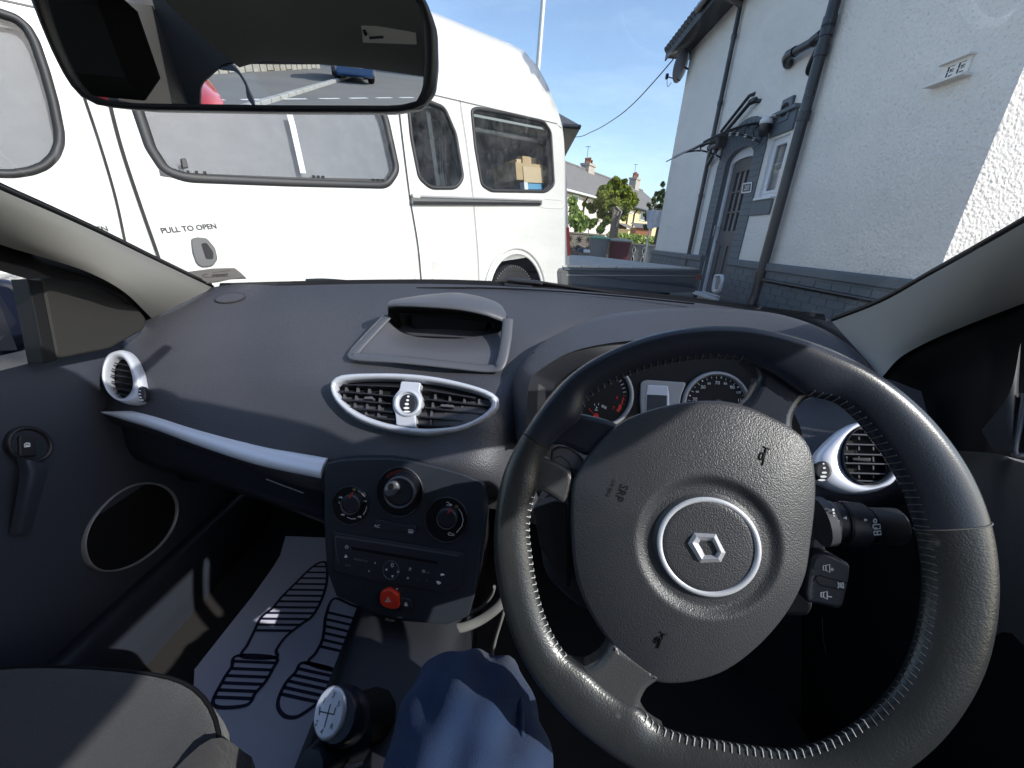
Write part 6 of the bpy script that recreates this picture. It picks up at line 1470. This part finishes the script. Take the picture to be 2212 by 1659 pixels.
# ================================================================== background: neighbour's eave, terrace, gardens
m_roofg = mat('terrace_slate', (.17, .165, .16), .85, bump=(12, .8, .05, 6), var=(3, .7, (.125, .12, .12)), spec=.2)
m_pink = mat('pinkish_render', (.60, .53, .50), .9, bump=(20, .3, .01)); m_cream = mat('cream_render', (.62, .50, .30), .9, bump=(20, .3, .01))
m_clay = mat('clay_pot', (.24, .11, .075), .8); m_stack = mat('chimney_render', (.40, .36, .31), .9, bump=(10, .6, .02), var=(3, .6, (.26, .23, .20)))
dh = ray(1780, 540); dh = nrm(V3(dh[0], dh[1], 0)); hn = V3(dh[1], -dh[0], 0)
TP = PL(ray(1285, 425)*28.0, hn, ex=dh)
def tz(x, y): P = TP.at(x, y); return (P-TP.p0) @ dh, P[2]
zg = tz(1285, 425)[1]
def terrace(name, label, s0, s1, wallm, mats_, chim, px_windows):
    c = TP.p0+dh*(s0+s1)/2; t = thing(name, label, 'house', (c[0], c[1], GZ+.0), )
    b = B(); P = lambda s, z, d=0: V3(*(TP.p0+dh*s)[:2], z)-hn*d
    b.add([P(s0, GZ), P(s1, GZ), P(s1, zg), P(s0, zg), P(s0, GZ, 7), P(s1, GZ, 7), P(s1, zg, 7), P(s0, zg, 7), P(s0, zg+2.3, 3.5), P(s1, zg+2.3, 3.5)], [(0, 1, 2, 3), (4, 5, 6, 7), (0, 4, 7, 8, 3), (1, 5, 6, 9, 2)], wallm)
    w_ = b.build('wall', t)
    b = B()
    b.add([P(s0-.05, zg-.05, -.3), P(s1+.05, zg-.05, -.3), P(s1+.05, zg+2.45, 3.5), P(s0-.05, zg+2.45, 3.5), P(s0-.05, zg-.05, 7.3), P(s1+.05, zg-.05, 7.3)], [(0, 1, 2, 3), (3, 2, 5, 4)], m_roofg)
    b.tube([P(s0, zg+2.47, 3.5), P(s1, zg+2.47, 3.5)], .10, m_clay if False else m_roofg, n=8)
    b.build('roof', t)
    b = B(); b.tube([P(s0, zg-.10, -.36), P(s1, zg-.10, -.36)], .07, m_upvc if wallm is m_pink else m_pipe, n=8)
    for x, y0_, y1_ in mats_:
        s = tz(x, y0_)[0]; b.tube([P(s, zg-.1, -.30), P(s, zg-.5, -.06), P(s, tz(x, y1_)[1], -.06)], .06, m_pipe, n=8)
    b.build('gutter', t)
    for (x0, y0_, x1, y1_) in px_windows:
        sa, za = tz(x0, y0_); sb, zb_ = tz(x1, y1_); b = B()
        cc = P((sa+sb)/2, (za+zb_)/2, -.02); b.box(cc, V3(abs(sb-sa)/2, .05, abs(za-zb_)/2), m_upvc, rot=[dh, hn, V3(0, 0, 1)]); wo = b.build('window', t)
        b = B(); b.box(cc+hn*.04, V3(abs(sb-sa)/2-.07, .02, abs(za-zb_)/2-.07), mat('dark_pane', (.04, .05, .06), .1, spec=.8), rot=[dh, hn, V3(0, 0, 1)]); b.build('pane', wo)
    for (x, y, wd, hgt, npot) in chim:
        d = ray(x, y); pl = PL(TP.p0-hn*3.5, hn, ex=dh); Q = pl.at(x, y); b = B(); zt = Q[2]
        b.box(V3(Q[0], Q[1], zt-.9), V3(wd, .35, .9), m_stack, rot=[dh, hn, V3(0, 0, 1)]); b.box(V3(Q[0], Q[1], zt), V3(wd+.07, .42, .08), m_stack, rot=[dh, hn, V3(0, 0, 1)])
        ch = b.build('chimney', t); b = B()
        for k in range(npot):
            q = V3(Q[0], Q[1], zt)+dh*(wd*2.3*((k+.5)/npot-.5)); hg_ = hgt*(.8+.25*((k*7)%3)/2); b.tube([q, q+V3(0, 0, hg_*.85), q+V3(0, 0, hg_*.86), q+V3(0, 0, hg_)], [.115, .095, .12, .115], m_clay, n=10)
        b.build('chimney_pots', ch)
        b = B(); q = V3(Q[0], Q[1], zt)-dh*wd*.7; b.tube([q, q+V3(0, 0, 1.3)], .02, m_pipe, n=5); b.tube([q+V3(-.2, 0, 1.25), q+V3(.2, 0, 1.25)], .015, m_pipe, n=5)
        for k in range(4): b.tube([q+V3(-.15+.1*k, -.15, 1.25), q+V3(-.15+.1*k, .15, 1.25)], .01, m_pipe, n=4)
        b.build('aerial', ch)
    return t, P
sm = tz(1327, 430)[0]
terrace('terraced_house', 'pinkish terraced house with slate roof behind the clipped tree', -7, sm, m_pink, [(1262, 430, 470)], [(1271, 357, .55, .55, 4)], [(1236, 420, 1247, 440)])
t2, P2 = terrace('terraced_house', 'cream terraced house with slate roof partly behind the white house', sm+.06, sm+15, m_cream, [(1371, 450, 508), (1354, 470, 500)], [(1372, 387, .55, .6, 5)], [(1360, 455, 1367, 462), (1383, 455, 1392, 478), (1350, 494, 1361, 501)])
# cream house porch and brown shed
s_, z_ = tz(1341, 495); b = B(); b.box(P2(s_, (z_+GZ)/2, -.5), V3(.9, .5, (z_-GZ)/2), m_cream, rot=[dh, hn, V3(0, 0, 1)]); b.add([P2(s_-1.1, z_, -1.2), P2(s_+1.1, z_, -1.2), P2(s_+1.1, z_+.45, -.02), P2(s_-1.1, z_+.45, -.02)], [(0, 1, 2, 3)], m_roofg)
b.box(P2(s_, z_-.9, -1.03), V3(.35, .02, .8), mat('porch_door', (.10, .05, .03), .6), rot=[dh, hn, V3(0, 0, 1)])
b.build('porch', t2)
q = PY(1388, 499, 20); SHD = thing('garden_shed', 'small orange-brown garden shed behind the washing line', 'shed', (q[0], 20, GZ))
m_shed = mat('shed_wood', (.30, .12, .05), .8, bump=(20, .5, .02)); hz_ = (PY(1388, 492, 20)[2]-GZ)
b = B(); b.box(V3(q[0], 20.3, GZ+hz_/2), V3(.36, .5, hz_/2), m_shed); b.build('wall', SHD)
b = B(); b.add([V3(q[0]-.42, 19.7, GZ+hz_-.02), V3(q[0]+.42, 19.7, GZ+hz_-.02), V3(q[0]+.42, 20.9, GZ+hz_+.22), V3(q[0]-.42, 20.9, GZ+hz_+.22)], [(0, 1, 2, 3)], m_roofg); b.build('roof', SHD)
# neighbouring house whose eave shows past the van
q = PY(1256, 272, 13.0); NH = thing('neighbour_house', 'house behind the van with only its dark roof corner showing', 'house', (q[0]-3.4, 16, GZ))
b = B(); b.box(V3(q[0]-3.75, 16.5, (q[2]+GZ)/2-.05), V3(3.3, 3.2, (q[2]-GZ)/2-.05), m_render); b.build('wall', NH)
b = B(); e = q; b.add([V3(e[0], 13, e[2]), V3(e[0], 20, e[2]), V3(e[0]-7.4, 20, e[2]), V3(e[0]-7.4, 13, e[2]), V3(e[0]-3.7, 16.5, e[2]+2.4)], [(0, 1, 4), (1, 2, 4), (2, 3, 4), (3, 0, 4)], m_slate)
b.add([V3(e[0], 13, e[2]-.01), V3(e[0], 20, e[2]-.01), V3(e[0]-7.4, 20, e[2]-.01), V3(e[0]-7.4, 13, e[2]-.01)], [(0, 1, 2, 3)], m_soff); b.tube([V3(e[0]-.02, 13, e[2]-.03), V3(e[0]-7.4, 13, e[2]-.03)], .06, m_soff, n=8)
b.build('roof', NH)

# foliage: leaf-sized faces scattered through a crown volume
def leaves(b, centres, mats_, n, size, asp=.55, up=.0):
    vs = {m: [] for m in mats_}
    for k in range(n):
        c, r = centres[rng.integers(len(centres))]; d = nrm(rng.normal(size=3)); rad = rng.random()**.33
        p = np.asarray(c)+d*np.asarray(r)*rad
        a = nrm(rng.normal(size=3)+V3(0, 0, up)); t = nrm(np.cross(a, d+rng.normal(size=3)*.3)); s = size*(.6+.8*rng.random()); m = mats_[rng.integers(len(mats_))]
        vs[m].append((p-a*s, p+t*s*asp, p+a*s, p-t*s*asp))
    for m in mats_:
        L_ = vs[m]; b.add([q for f in L_ for q in f], [(4*i, 4*i+1, 4*i+2, 4*i+3) for i in range(len(L_))], m)
def leafm(n, c): 
    m = mat(n, c, .6, spec=.3); return m
g1_, g2_, g3_ = leafm('conifer_green', (.16, .24, .045)), leafm('conifer_yellow', (.36, .40, .06)), leafm('conifer_dark', (.035, .065, .02))
m_bark = mat('bark', (.07, .055, .04), .9, bump=(20, .8, .02))
TY = 17.0
tb = PY(1322, 505, TY); tbz = GZ
CT = thing('conifer_tree', 'clipped bushy yellow-green conifer in the garden before the terraced houses', 'tree', (tb[0], TY, tbz))
b = B(); b.tube([V3(tb[0], TY, tbz), V3(tb[0]-.02, TY, PY(1322, 480, TY)[2]), V3(tb[0], TY, PY(1325, 440, TY)[2])], [.10, .08, .05], m_bark, n=8)
for x, y in ((1285, 455), (1300, 462), (1350, 462), (1290, 440)): b.tube([PY(1322, 482, TY), PY(x, y, TY)], [.04, .015], m_bark, n=5)
b.build('trunk', CT)
cs = []
for x, y, r in ((1330, 392, 7), (1338, 402, 11), (1322, 405, 11), (1312, 410, 10), (1300, 408, 6), (1350, 410, 10), (1303, 425, 12), (1325, 422, 15), (1345, 425, 14), (1362, 424, 10), (1290, 440, 9), (1308, 445, 13), (1332, 445, 15), (1355, 442, 13), (1370, 436, 7), (1272, 445, 5), (1280, 452, 7), (1300, 462, 9), (1322, 468, 13), (1345, 463, 11), (1310, 475, 7), (1350, 392, 3), (1262, 441, 3)):
    c = PY(x, y, TY+(rng.random()-.5)*.6); rr2 = r*TY*1.05/FPX; cs.append((c, (rr2, rr2*1.2, rr2)))
subs = []
for c, r in cs:
    for k in range(9): subs.append((np.asarray(c)+nrm(rng.normal(size=3))*np.asarray(r)*.75, (r[0]*.42,)*3))
subs += [(c, (r[0]*.95,)*3) for c, r in cs for _ in range(3)]
b = B(); leaves(b, subs, [g1_, g2_, g2_, g1_, g2_], 30000, .06, .45, .8); b.build('crown', CT)
q = PY(1425, 440, 14.5); DT = thing('dark_conifer', 'dark spiky conifer just showing past the corner of the white house', 'tree', (q[0]+.1, 14.5, GZ))
b = B(); b.tube([V3(q[0]+.1, 14.5, GZ), V3(q[0]+.1, 14.5, 1.6)], [.12, .03], m_bark, n=8); b.build('trunk', DT)
subs = []
for x, y, r in ((1432, 398, 3), (1428, 412, 6), (1420, 420, 5), (1432, 425, 9), (1414, 432, 6), (1425, 438, 11), (1408, 448, 6), (1420, 452, 10), (1436, 450, 12), (1402, 443, 3), (1395, 470, 8), (1400, 490, 9), (1440, 470, 14)):
    c = PY(x, y, 14.5)
    for k in range(7): subs.append((c+nrm(rng.normal(size=3))*r*14.5/FPX*.8, (r*14.5/FPX*.4,)*3))
b = B(); leaves(b, subs, [g1_, g3_, g3_], 7000, .05, .3, 1.0); b.build('crown', DT)
# big-leaved shrub left, hedge right
l1, l2, l3 = leafm('leaf_bright', (.21, .32, .06)), leafm('leaf_mid', (.12, .20, .04)), leafm('leaf_pale', (.30, .40, .10))
q = PY(1248, 480, 15.4); SH = thing('leafy_shrub', 'tall light green leafy shrub beside the rear of the van', 'shrub', (q[0], 15.4, GZ))
cs = []
for x, y, r in ((1236, 435, 8), (1240, 452, 10), (1250, 468, 12), (1240, 475, 14), (1262, 480, 12), (1252, 492, 13), (1275, 485, 8), (1285, 478, 5), (1302, 487, 5), (1310, 480, 4), (1297, 496, 7)): cs.append((PY(x, y, 15.4), (r*15.4/FPX,)*3))
b = B(); leaves(b, cs, [l1, l2, l3, l1], 2600, .075, .5); b.build('foliage', SH)
b = B()
for x in (1240, 1255, 1270, 1298): b.tube([PY(x, 520, 15.4), PY(x+rng.integers(-6, 6), 470, 15.4)], [.02, .01], m_bark, n=5)
b.build('stem', SH)
b = B(); cs = []
for x, y in [(x, 512+(x-1360)*.10+rng.random()*4) for x in range(1318, 1412, 4)]: cs.append((PY(x, y, 15.8), (.14, .3, .15))); cs.append((PY(x, y+10, 15.8), (.14, .3, .19)))
leaves(b, cs, [l1, l3, l2, leafm('leaf_yellow', (.38, .42, .10))], 5500, .05, .4)
b.build('hedge', None, 'low yellow-green hedge behind the patterned concrete block wall', 'hedge', loc=(3.9, 15.8, GZ))
# garden walls
def blockwall(name, label, cat, p, q, Y0_, Y1_, zt, m_, pattern):
    A, C = PY(p, 520, Y0_), PY(q, 540, Y1_); A[2] = C[2] = 0; t = nrm(C-A); n = V3(t[1], -t[0], 0); ln = np.linalg.norm(C-A); c = (A+C)/2
    b = B(); rr = [t, n, V3(0, 0, 1)]; b.box(V3(c[0], c[1], (zt+GZ)/2), V3(ln/2, .05, (zt-GZ)/2), m_, rot=rr); b.box(V3(c[0], c[1], zt+.02), V3(ln/2+.02, .08, .025), m_, rot=rr)
    nb_ = int(ln/.3)
    for k in range(nb_):
        s = (k+.5)*ln/nb_
        for r_ in range(4):
            o = V3(*(A+t*s)[:2], zt-.17-.3*r_)+n*.055
            if pattern == 'fan':
                for a in (0, 1, 2, 3): b.tube([o, o+t*.11*math.cos(a*math.pi/4)+V3(0, 0, .11*math.sin(a*math.pi/4))], .014, m_blk, n=5); b.tube([o, o-t*.11*math.cos(a*math.pi/4)-V3(0, 0, .11*math.sin(a*math.pi/4))], .014, m_blk, n=5)
            else:
                b.tube(cr([o+V3(0, 0, .13), o+t*.045, o-V3(0, 0, .13)], 5), .016, m_conc, n=6); b.tube(cr([o+V3(0, 0, .13), o-t*.045, o-V3(0, 0, .13)], 5), .016, m_conc, n=6); b.box(o, V3(.025, .004, .07), m_blk, rot=rr)
    b.build(name, None, label, cat, loc=(c[0], c[1], GZ))
m_stone = mat('old_stone', (.14, .12, .10), .9, bump=(12, .9, .03, 6), var=(5, .8, (.22, .20, .17)))
blockwall('stone_garden_wall', 'dark weathered garden wall with fan pattern blocks beside the van', 'wall', 1218, 1300, 14.7, 15.0, PY(1260, 506, 14.8)[2], m_stone, 'fan')
blockwall('screen_block_wall', 'pale grey patterned concrete screen block wall left of the house corner', 'wall', 1362, 1425, 14.6, 14.2, PY(1390, 530, 14.4)[2], mat('block_grey', (.24, .245, .24), .9, bump=(30, .5, .01)), 'twist')
# wheelie bins
m_bing = mat('bin_grey', (.22, .235, .235), .45, bump=(15, .2, .01)); m_lidg = mat('bin_lid_green', (.13, .30, .20), .45); m_binr = mat('bin_maroon', (.085, .012, .018), .4, bump=(15, .2, .01)); m_lidr = mat('bin_lid_faded', (.22, .26, .24), .5)
def bin_(px0, px1, ytop, Y, bm, lm, label, open_=0):
    A, C = PY(px0, ytop, Y), PY(px1, ytop, Y); w_ = abs(C[0]-A[0])/2; cx_ = (A[0]+C[0])/2; zt = (A[2]+C[2])/2; t = thing('wheelie_bin', label, 'bin', (cx_, Y+.3, GZ), 'wheelie bins behind the trailer')
    b = B(); q = [(-w_*.95, 0), (w_*.95, 0), (w_*.95, .55), (-w_*.95, .55)]
    def rg(f, z): return [V3(cx_+x*f, Y+.27+(y-.27)*f, z) for x, y in rrect(q, .05, 3)]
    b.grid([rg(.80, GZ+.02), rg(.86, zt-.8), rg(.96, zt-.12), rg(.98, zt-.11), rg(1.0, zt-.04)], bm, cv=True)
    for k in (-.4, 0, .4): b.tube([V3(cx_+k*w_*.9, Y+.02, zt-.15), V3(cx_+k*w_*.8, Y+.055, zt-.7)], .012, bm, n=6)
    b.build('body', t); b = B(); b.grid([rg(1.06, zt-.05), rg(1.09, zt-.03), rg(1.06, zt+.0), rg(.9, zt+.035), rg(.4, zt+.055), rg(.01, zt+.06)], lm, cv=True); b.tube([V3(cx_-w_*.8, Y+.60, zt+.0), V3(cx_+w_*.8, Y+.60, zt+.0)], .02, lm, n=8)
    b.tube([V3(cx_-w_, Y-.02, zt-.02), V3(cx_+w_, Y-.02, zt-.02)], .022, lm, n=8); b.build('lid', t)
    for s in (-1, 1): b = B(); b.lathe(V3(cx_+s*w_*.85, Y+.5, GZ+.1), V3(1, 0, 0), [(.0, -.03), (.09, -.03), (.1, 0), (.09, .03), (.0, .03)], m_rubber, n=16); b.build('wheel', t)
bin_(1276, 1319, 513.5, 13.9, m_bing, m_lidg, 'grey wheelie bin with faded green lid behind the trailer deck')
bin_(1321, 1367, 519, 13.7, m_binr, m_lidr, 'maroon wheelie bin with pale lid right of the grey one')
# small blue and white thing on the ground by the grey bin
q = PY(1262, 541, 13.4); b = B(); b.box(V3(q[0], 13.4, q[2]), V3(.19, .14, .06), mat('dark_blue_plastic', (.03, .05, .10), .5), bev=.02); b.box(V3(q[0]+.06, 13.26, q[2]-.01), V3(.10, .04, .045), m_upvc, bev=.012); b.box(V3(q[0], 13.4, (q[2]+GZ)/2-.03), V3(.16, .14, (q[2]-GZ)/2-.03), m_stone, bev=.01)
b.build('storage_box', None, 'small dark blue and white plastic box left of the grey wheelie bin', 'box', loc=(q[0], 13.4, GZ))
# clothes post, washing and triangular bracket
q = PY(1425, 500, 11.6); cpst = PY(1415.5, 500, 11.6)
CPT = thing('washing_post', 'thin grey washing line post behind the white house corner', 'post', (PY(1402, 500, 12.6)[0], 12.6, GZ)); b = B(); x = PY(1402, 500, 12.6)[0]; b.tube([V3(x, 12.6, GZ), V3(x, 12.6, PY(1402, 445, 12.6)[2])], .025, m_galv, n=8); b.build('pole', CPT)
b = B(); cl = [[PY(1396+(1432-1396)*u+(2 if v > .5 else 0), 454+38*v+1.5*math.sin(u*7)*v, 11.9+.06*math.sin(u*9+v*2)) for u in np.linspace(0, 1, 10)] for v in np.linspace(0, 1, 7)]
b.grid(cl, mat('white_towel', (.60, .61, .68), .9, bump=(60, .4, .005))); b.build('hanging_towel', None, 'white towel hanging on the washing line by the house corner', 'towel')
x = PY(1326, 500, 15.2)[0]; WPst = thing('wooden_post', 'dark wooden post with pale bracket in front of the clipped conifer', 'post', (x, 15.2, GZ))
b = B(); b.box(V3(x, 15.2, (PY(1326, 447, 15.2)[2]+GZ)/2), V3(.13, .08, (PY(1326, 447, 15.2)[2]-GZ)/2), m_stone, bev=.01); b.build('post', WPst)
b = B(); a_, c_, e_ = PY(1331, 446, 15.1), PY(1343, 457, 15.1), PY(1331, 490, 15.1); b.tube([a_, c_, e_], .022, mat('pale_timber', (.38, .35, .30), .8), n=6); b.tube([PY(1332, 465, 15.1), PY(1338, 455, 15.1)], .015, MATS['pale_timber'], n=6); b.build('bracket', WPst)

# ================================================================== behind the viewer: street seen in the mirror
def mir(x, y):
    """photo pixel on the mirror glass -> start and direction of the reflected ray"""
    p = MIP.at(x, y); d = nrm(p); return p, d-2*(d @ MN)*MN
def mground(x, y, z=GZ): p, d = mir(x, y); return p+d*((z-p[2])/d[2])
def mY(x, y, Y): p, d = mir(x, y); return p+d*((Y-p[1])/d[1])
_q = mY(840, 75, -1.40); LPn = PL(_q, V3(0, .6, -.8), ex=V3(1, 0, 0)); LPn.n = nrm(V3(0, .6, -.8))
def mon(x, y, l=0): p_, d_2 = mir(x, y); return p_+d_2*(((_q+LPn.n*l-p_) @ LPn.n)/(d_2 @ LPn.n))
b = B(); b.add([mon(780, 55), mon(898, 58), mon(900, 96), mon(784, 92)], [(0, 1, 2, 3)], mat('pale_label', (.75, .75, .70), .7))
b.tube([mon(798, 82, .004), mon(828, 80, .004)], .004, m_panel, n=5); b.tube([mon(786, 66, .004), mon(790, 74, .004)], .007, m_panel, n=5); b.build('rear_label', CAR)
m_road = mat('road_asphalt', (.13, .13, .13), .9, bump=(60, .5, .006, 6), var=(.5, .6, (.17, .168, .16)), spec=.2)
b = B(); b.slab(PL(V3(0, -14, GZ), V3(0, 0, 1)), [(-60, -8), (60, -8), (60, 6), (-60, 6)], -.01, .004, m_road, px_is_uv=True); b.build('road', kind='structure')
b = B(); A_, C_ = mground(450, 217), mground(905, 211); t_ = nrm(C_-A_); q_ = V3(-t_[1], t_[0], 0)
for k in range(-12, 20): b.box(A_+t_*(k*1.0)+V3(0, 0, .008), V3(.32, .05, .002), m_white, rot=[t_, q_, V3(0, 0, 1)])
b.build('road_marking', kind='structure')
b = B(); A_, C_ = mground(590, 219), mground(722, 178); t_ = nrm(C_-A_); q_ = V3(-t_[1], t_[0], 0)
for k in range(-3, 30): b.box(A_+t_*(k*.62)+V3(0, 0, .03), V3(.30, .07, .05), m_conc, rot=[t_, q_, V3(0, 0, 1)], bev=.01)
b.build('kerb', kind='structure')
b = B(); b.slab(PL(V3(0, -30, GZ), V3(0, 0, 1)), [(-60, -2), (60, -2), (60, 2.3), (-60, 2.3)], -.01, .10, m_conc, px_is_uv=True); b.build('pavement', kind='structure')
cpos = mground(770, 181); d_ = nrm(V3(cpos[0], cpos[1], 0)); cpos = V3(cpos[0], cpos[1], GZ)
m_blue = mat('blue_car_paint', (.03, .10, .26), .25, .3, coat=.8)
BC = thing('parked_car', 'blue hatchback seen from behind in the rear view mirror', 'car', tuple(cpos)); fx_ = nrm(V3(.10, 1, 0)); sx_ = V3(fx_[1], -fx_[0], 0)
KS = .80
secs = [(0, .72, .30, .78), (.12, .77, .22, .92), (.9, .80, .22, 1.02), (1.3, .80, .22, 1.02), (3.0, .80, .22, 1.0), (3.8, .78, .25, .82), (4.0, .70, .32, .62)]
b = B(); rows = []
for t_, w2, z0, z1 in secs:
    c = cpos-fx_*t_*KS; rows.append([c+sx_*x*KS+V3(0, 0, z*KS) for x, z in ((-w2*.95, z0), (-w2, z0+.2), (-w2, z1-.15), (-w2*.9, z1), (w2*.9, z1), (w2, z1-.15), (w2, z0+.2), (w2*.95, z0))])
b.grid(rows, m_blue, cv=True); b.add(rows[0], [tuple(range(8))], m_blue); b.add(rows[-1], [tuple(range(8))], m_blue); BD = b.build('body', BC)
b = B(); rows = []
for t_, w2, z1 in ((1.0, .80, 1.0), (.55+.0, .78, 1.0), (.75, .66, 1.42), (2.4, .64, 1.44), (3.1, .76, 1.0)):
    if t_ == 1.0: continue
    c = cpos-fx_*t_*KS; rows.append([c+sx_*x*KS+V3(0, 0, z*KS) for x, z in ((-.80, .98), (-w2, z1), (w2, z1), (.80, .98))])
b.grid(rows, mat('car_glass', (.02, .025, .03), .05, spec=.9), False); b.add(rows[0], [(0, 1, 2, 3)], MATS['car_glass']); b.build('cabin', BC)
b = B(); nf = PL(cpos+fx_*.012+V3(0, 0, .50), fx_, ex=-sx_); nf.n = fx_; nf.ex = -sx_; nf.ey = V3(0, 0, 1)
b.slab(nf, rrect([(-.27, -.06), (.27, -.06), (.27, .06), (-.27, .06)], .01), -.005, .012, m_white, px_is_uv=True); b.text3('DD11 KNM', nf.pt(0, 0, .014), -sx_*1.0, V3(0, 0, 1), .12, m_blk); b.build('number_plate', BC)
for s in (-1, 1): b = B(); b.box(cpos+sx_*s*.46+V3(0, 0, .58), V3(.13, .05, .09), mat('lamp_clear', (.5, .5, .52), .15, spec=.8), bev=.03); b.build('headlight', BC)
for s in (-1, 1):
    for t_ in (.75, 3.1): b = B(); b.lathe(cpos-fx_*t_*KS+sx_*s*.56+V3(0, 0, .31), sx_, [(.0, -.1), (.28, -.1), (.31, -.05), (.31, .05), (.28, .1), (0, .1)], m_rubber, n=20); b.build('wheel', BC)
# red car close behind, its corner in the mirror
rp = mY(474, 218, -5.2); hr_ = (mY(457, 196, -5.3)[2]-GZ)/.85; RD = thing('parked_red_car', 'red car with only its bonnet corner in the rear view mirror', 'car', (rp[0]-1.0, -6.8, GZ)); m_rd = mat('red_car_paint', (.42, .02, .02), .22, coat=.8)
b = B(); rows = [[V3(rp[0]-.72+x*f+(y+5)*.35, y, GZ+z*hr_) for x, z in ((-.85, .25), (-.85, .75*k), (-.7, .85*k), (.7, .85*k), (.85, .75*k), (.85, .25))] for y, f, k in ((-5.0, .86, .86), (-5.2, .97, 1), (-6.2, 1, 1.12), (-8.8, .97, 1.1))]
b.grid(rows, m_rd, cv=True); b.add(rows[0], [tuple(range(6))], m_rd); b.build('body', RD)
b = B(); b.grid([[V3(rp[0]-1.1+x+(y+5)*.35, y, GZ+z*hr_) for x, z in ((-.78, .92), (-.60, 1.42), (.60, 1.42), (.78, .92))] for y in (-6.5, -8.4)], MATS['car_glass'], False); b.build('cabin', RD)
for s in (-1, 1): b = B(); b.box(V3(rp[0]-.86+s*.55, -5.02, GZ+.62*hr_), V3(.14, .06, .09), MATS['lamp_clear'], bev=.03); b.build('headlight', RD)
for s in (-1, 1):
    for y in (-5.8, -8.2): b = B(); b.lathe(V3(rp[0]-.9+s*.68+(y+5)*.35, y, GZ+.27), V3(1, 0, 0), [(.0, -.1), (.28, -.1), (.31, -.05), (.31, .05), (.28, .1), (0, .1)], m_rubber, n=20); b.build('wheel', RD)
# pale boundary wall across the street
b = B(); m_bw = mat('boundary_stone', (.42, .39, .33), .9, bump=(8, .8, .03), var=(2, .7, (.30, .27, .22)))
A_, C_ = mground(475, 158), mground(592, 152); t_ = nrm(C_-A_); q_ = V3(-t_[1], t_[0], 0)
for k in range(-10, 16): b.box(A_+t_*(k*.5)+V3(0, 0, .35+.03*math.sin(k*2.3)), V3(.24, .12, .38), m_bw, rot=[t_, q_, V3(0, 0, 1)], bev=.03)
b.build('boundary_wall', None, 'pale stone boundary wall across the street, seen in the mirror', 'wall', loc=(-6, -26.5, GZ))
for i, (x, y) in enumerate(((-16, -34), (-4, -35), (8, -34), (20, -34))):
    b = B(); t = thing('street_house', ['far left', 'left', 'right', 'far right'][i]+' house across the street behind the viewer', 'house', (x, y, GZ))
    b.box(V3(x, y, GZ+2.6), V3(4.5, 3.5, 2.6), m_cream if i % 2 else m_pink); b.build('wall', t); b = B()
    b.add([V3(x-4.8, y+3.8, GZ+5.15), V3(x+4.8, y+3.8, GZ+5.15), V3(x+4.8, y, GZ+7.6), V3(x-4.8, y, GZ+7.6), V3(x-4.8, y-3.8, GZ+5.15), V3(x+4.8, y-3.8, GZ+5.15)], [(0, 1, 2, 3), (3, 2, 5, 4)], m_roofg); b.build('roof', t)
    for dx in (-2, 2):
        for z in (1.5, 3.9): b = B(); b.box(V3(x+dx, y+3.52, GZ+z), V3(.8, .03, .6), m_upvc); wo = b.build('window', t); b = B(); b.box(V3(x+dx, y+3.56, GZ+z), V3(.7, .01, .5), MATS['dark_pane']); b.build('pane', wo)
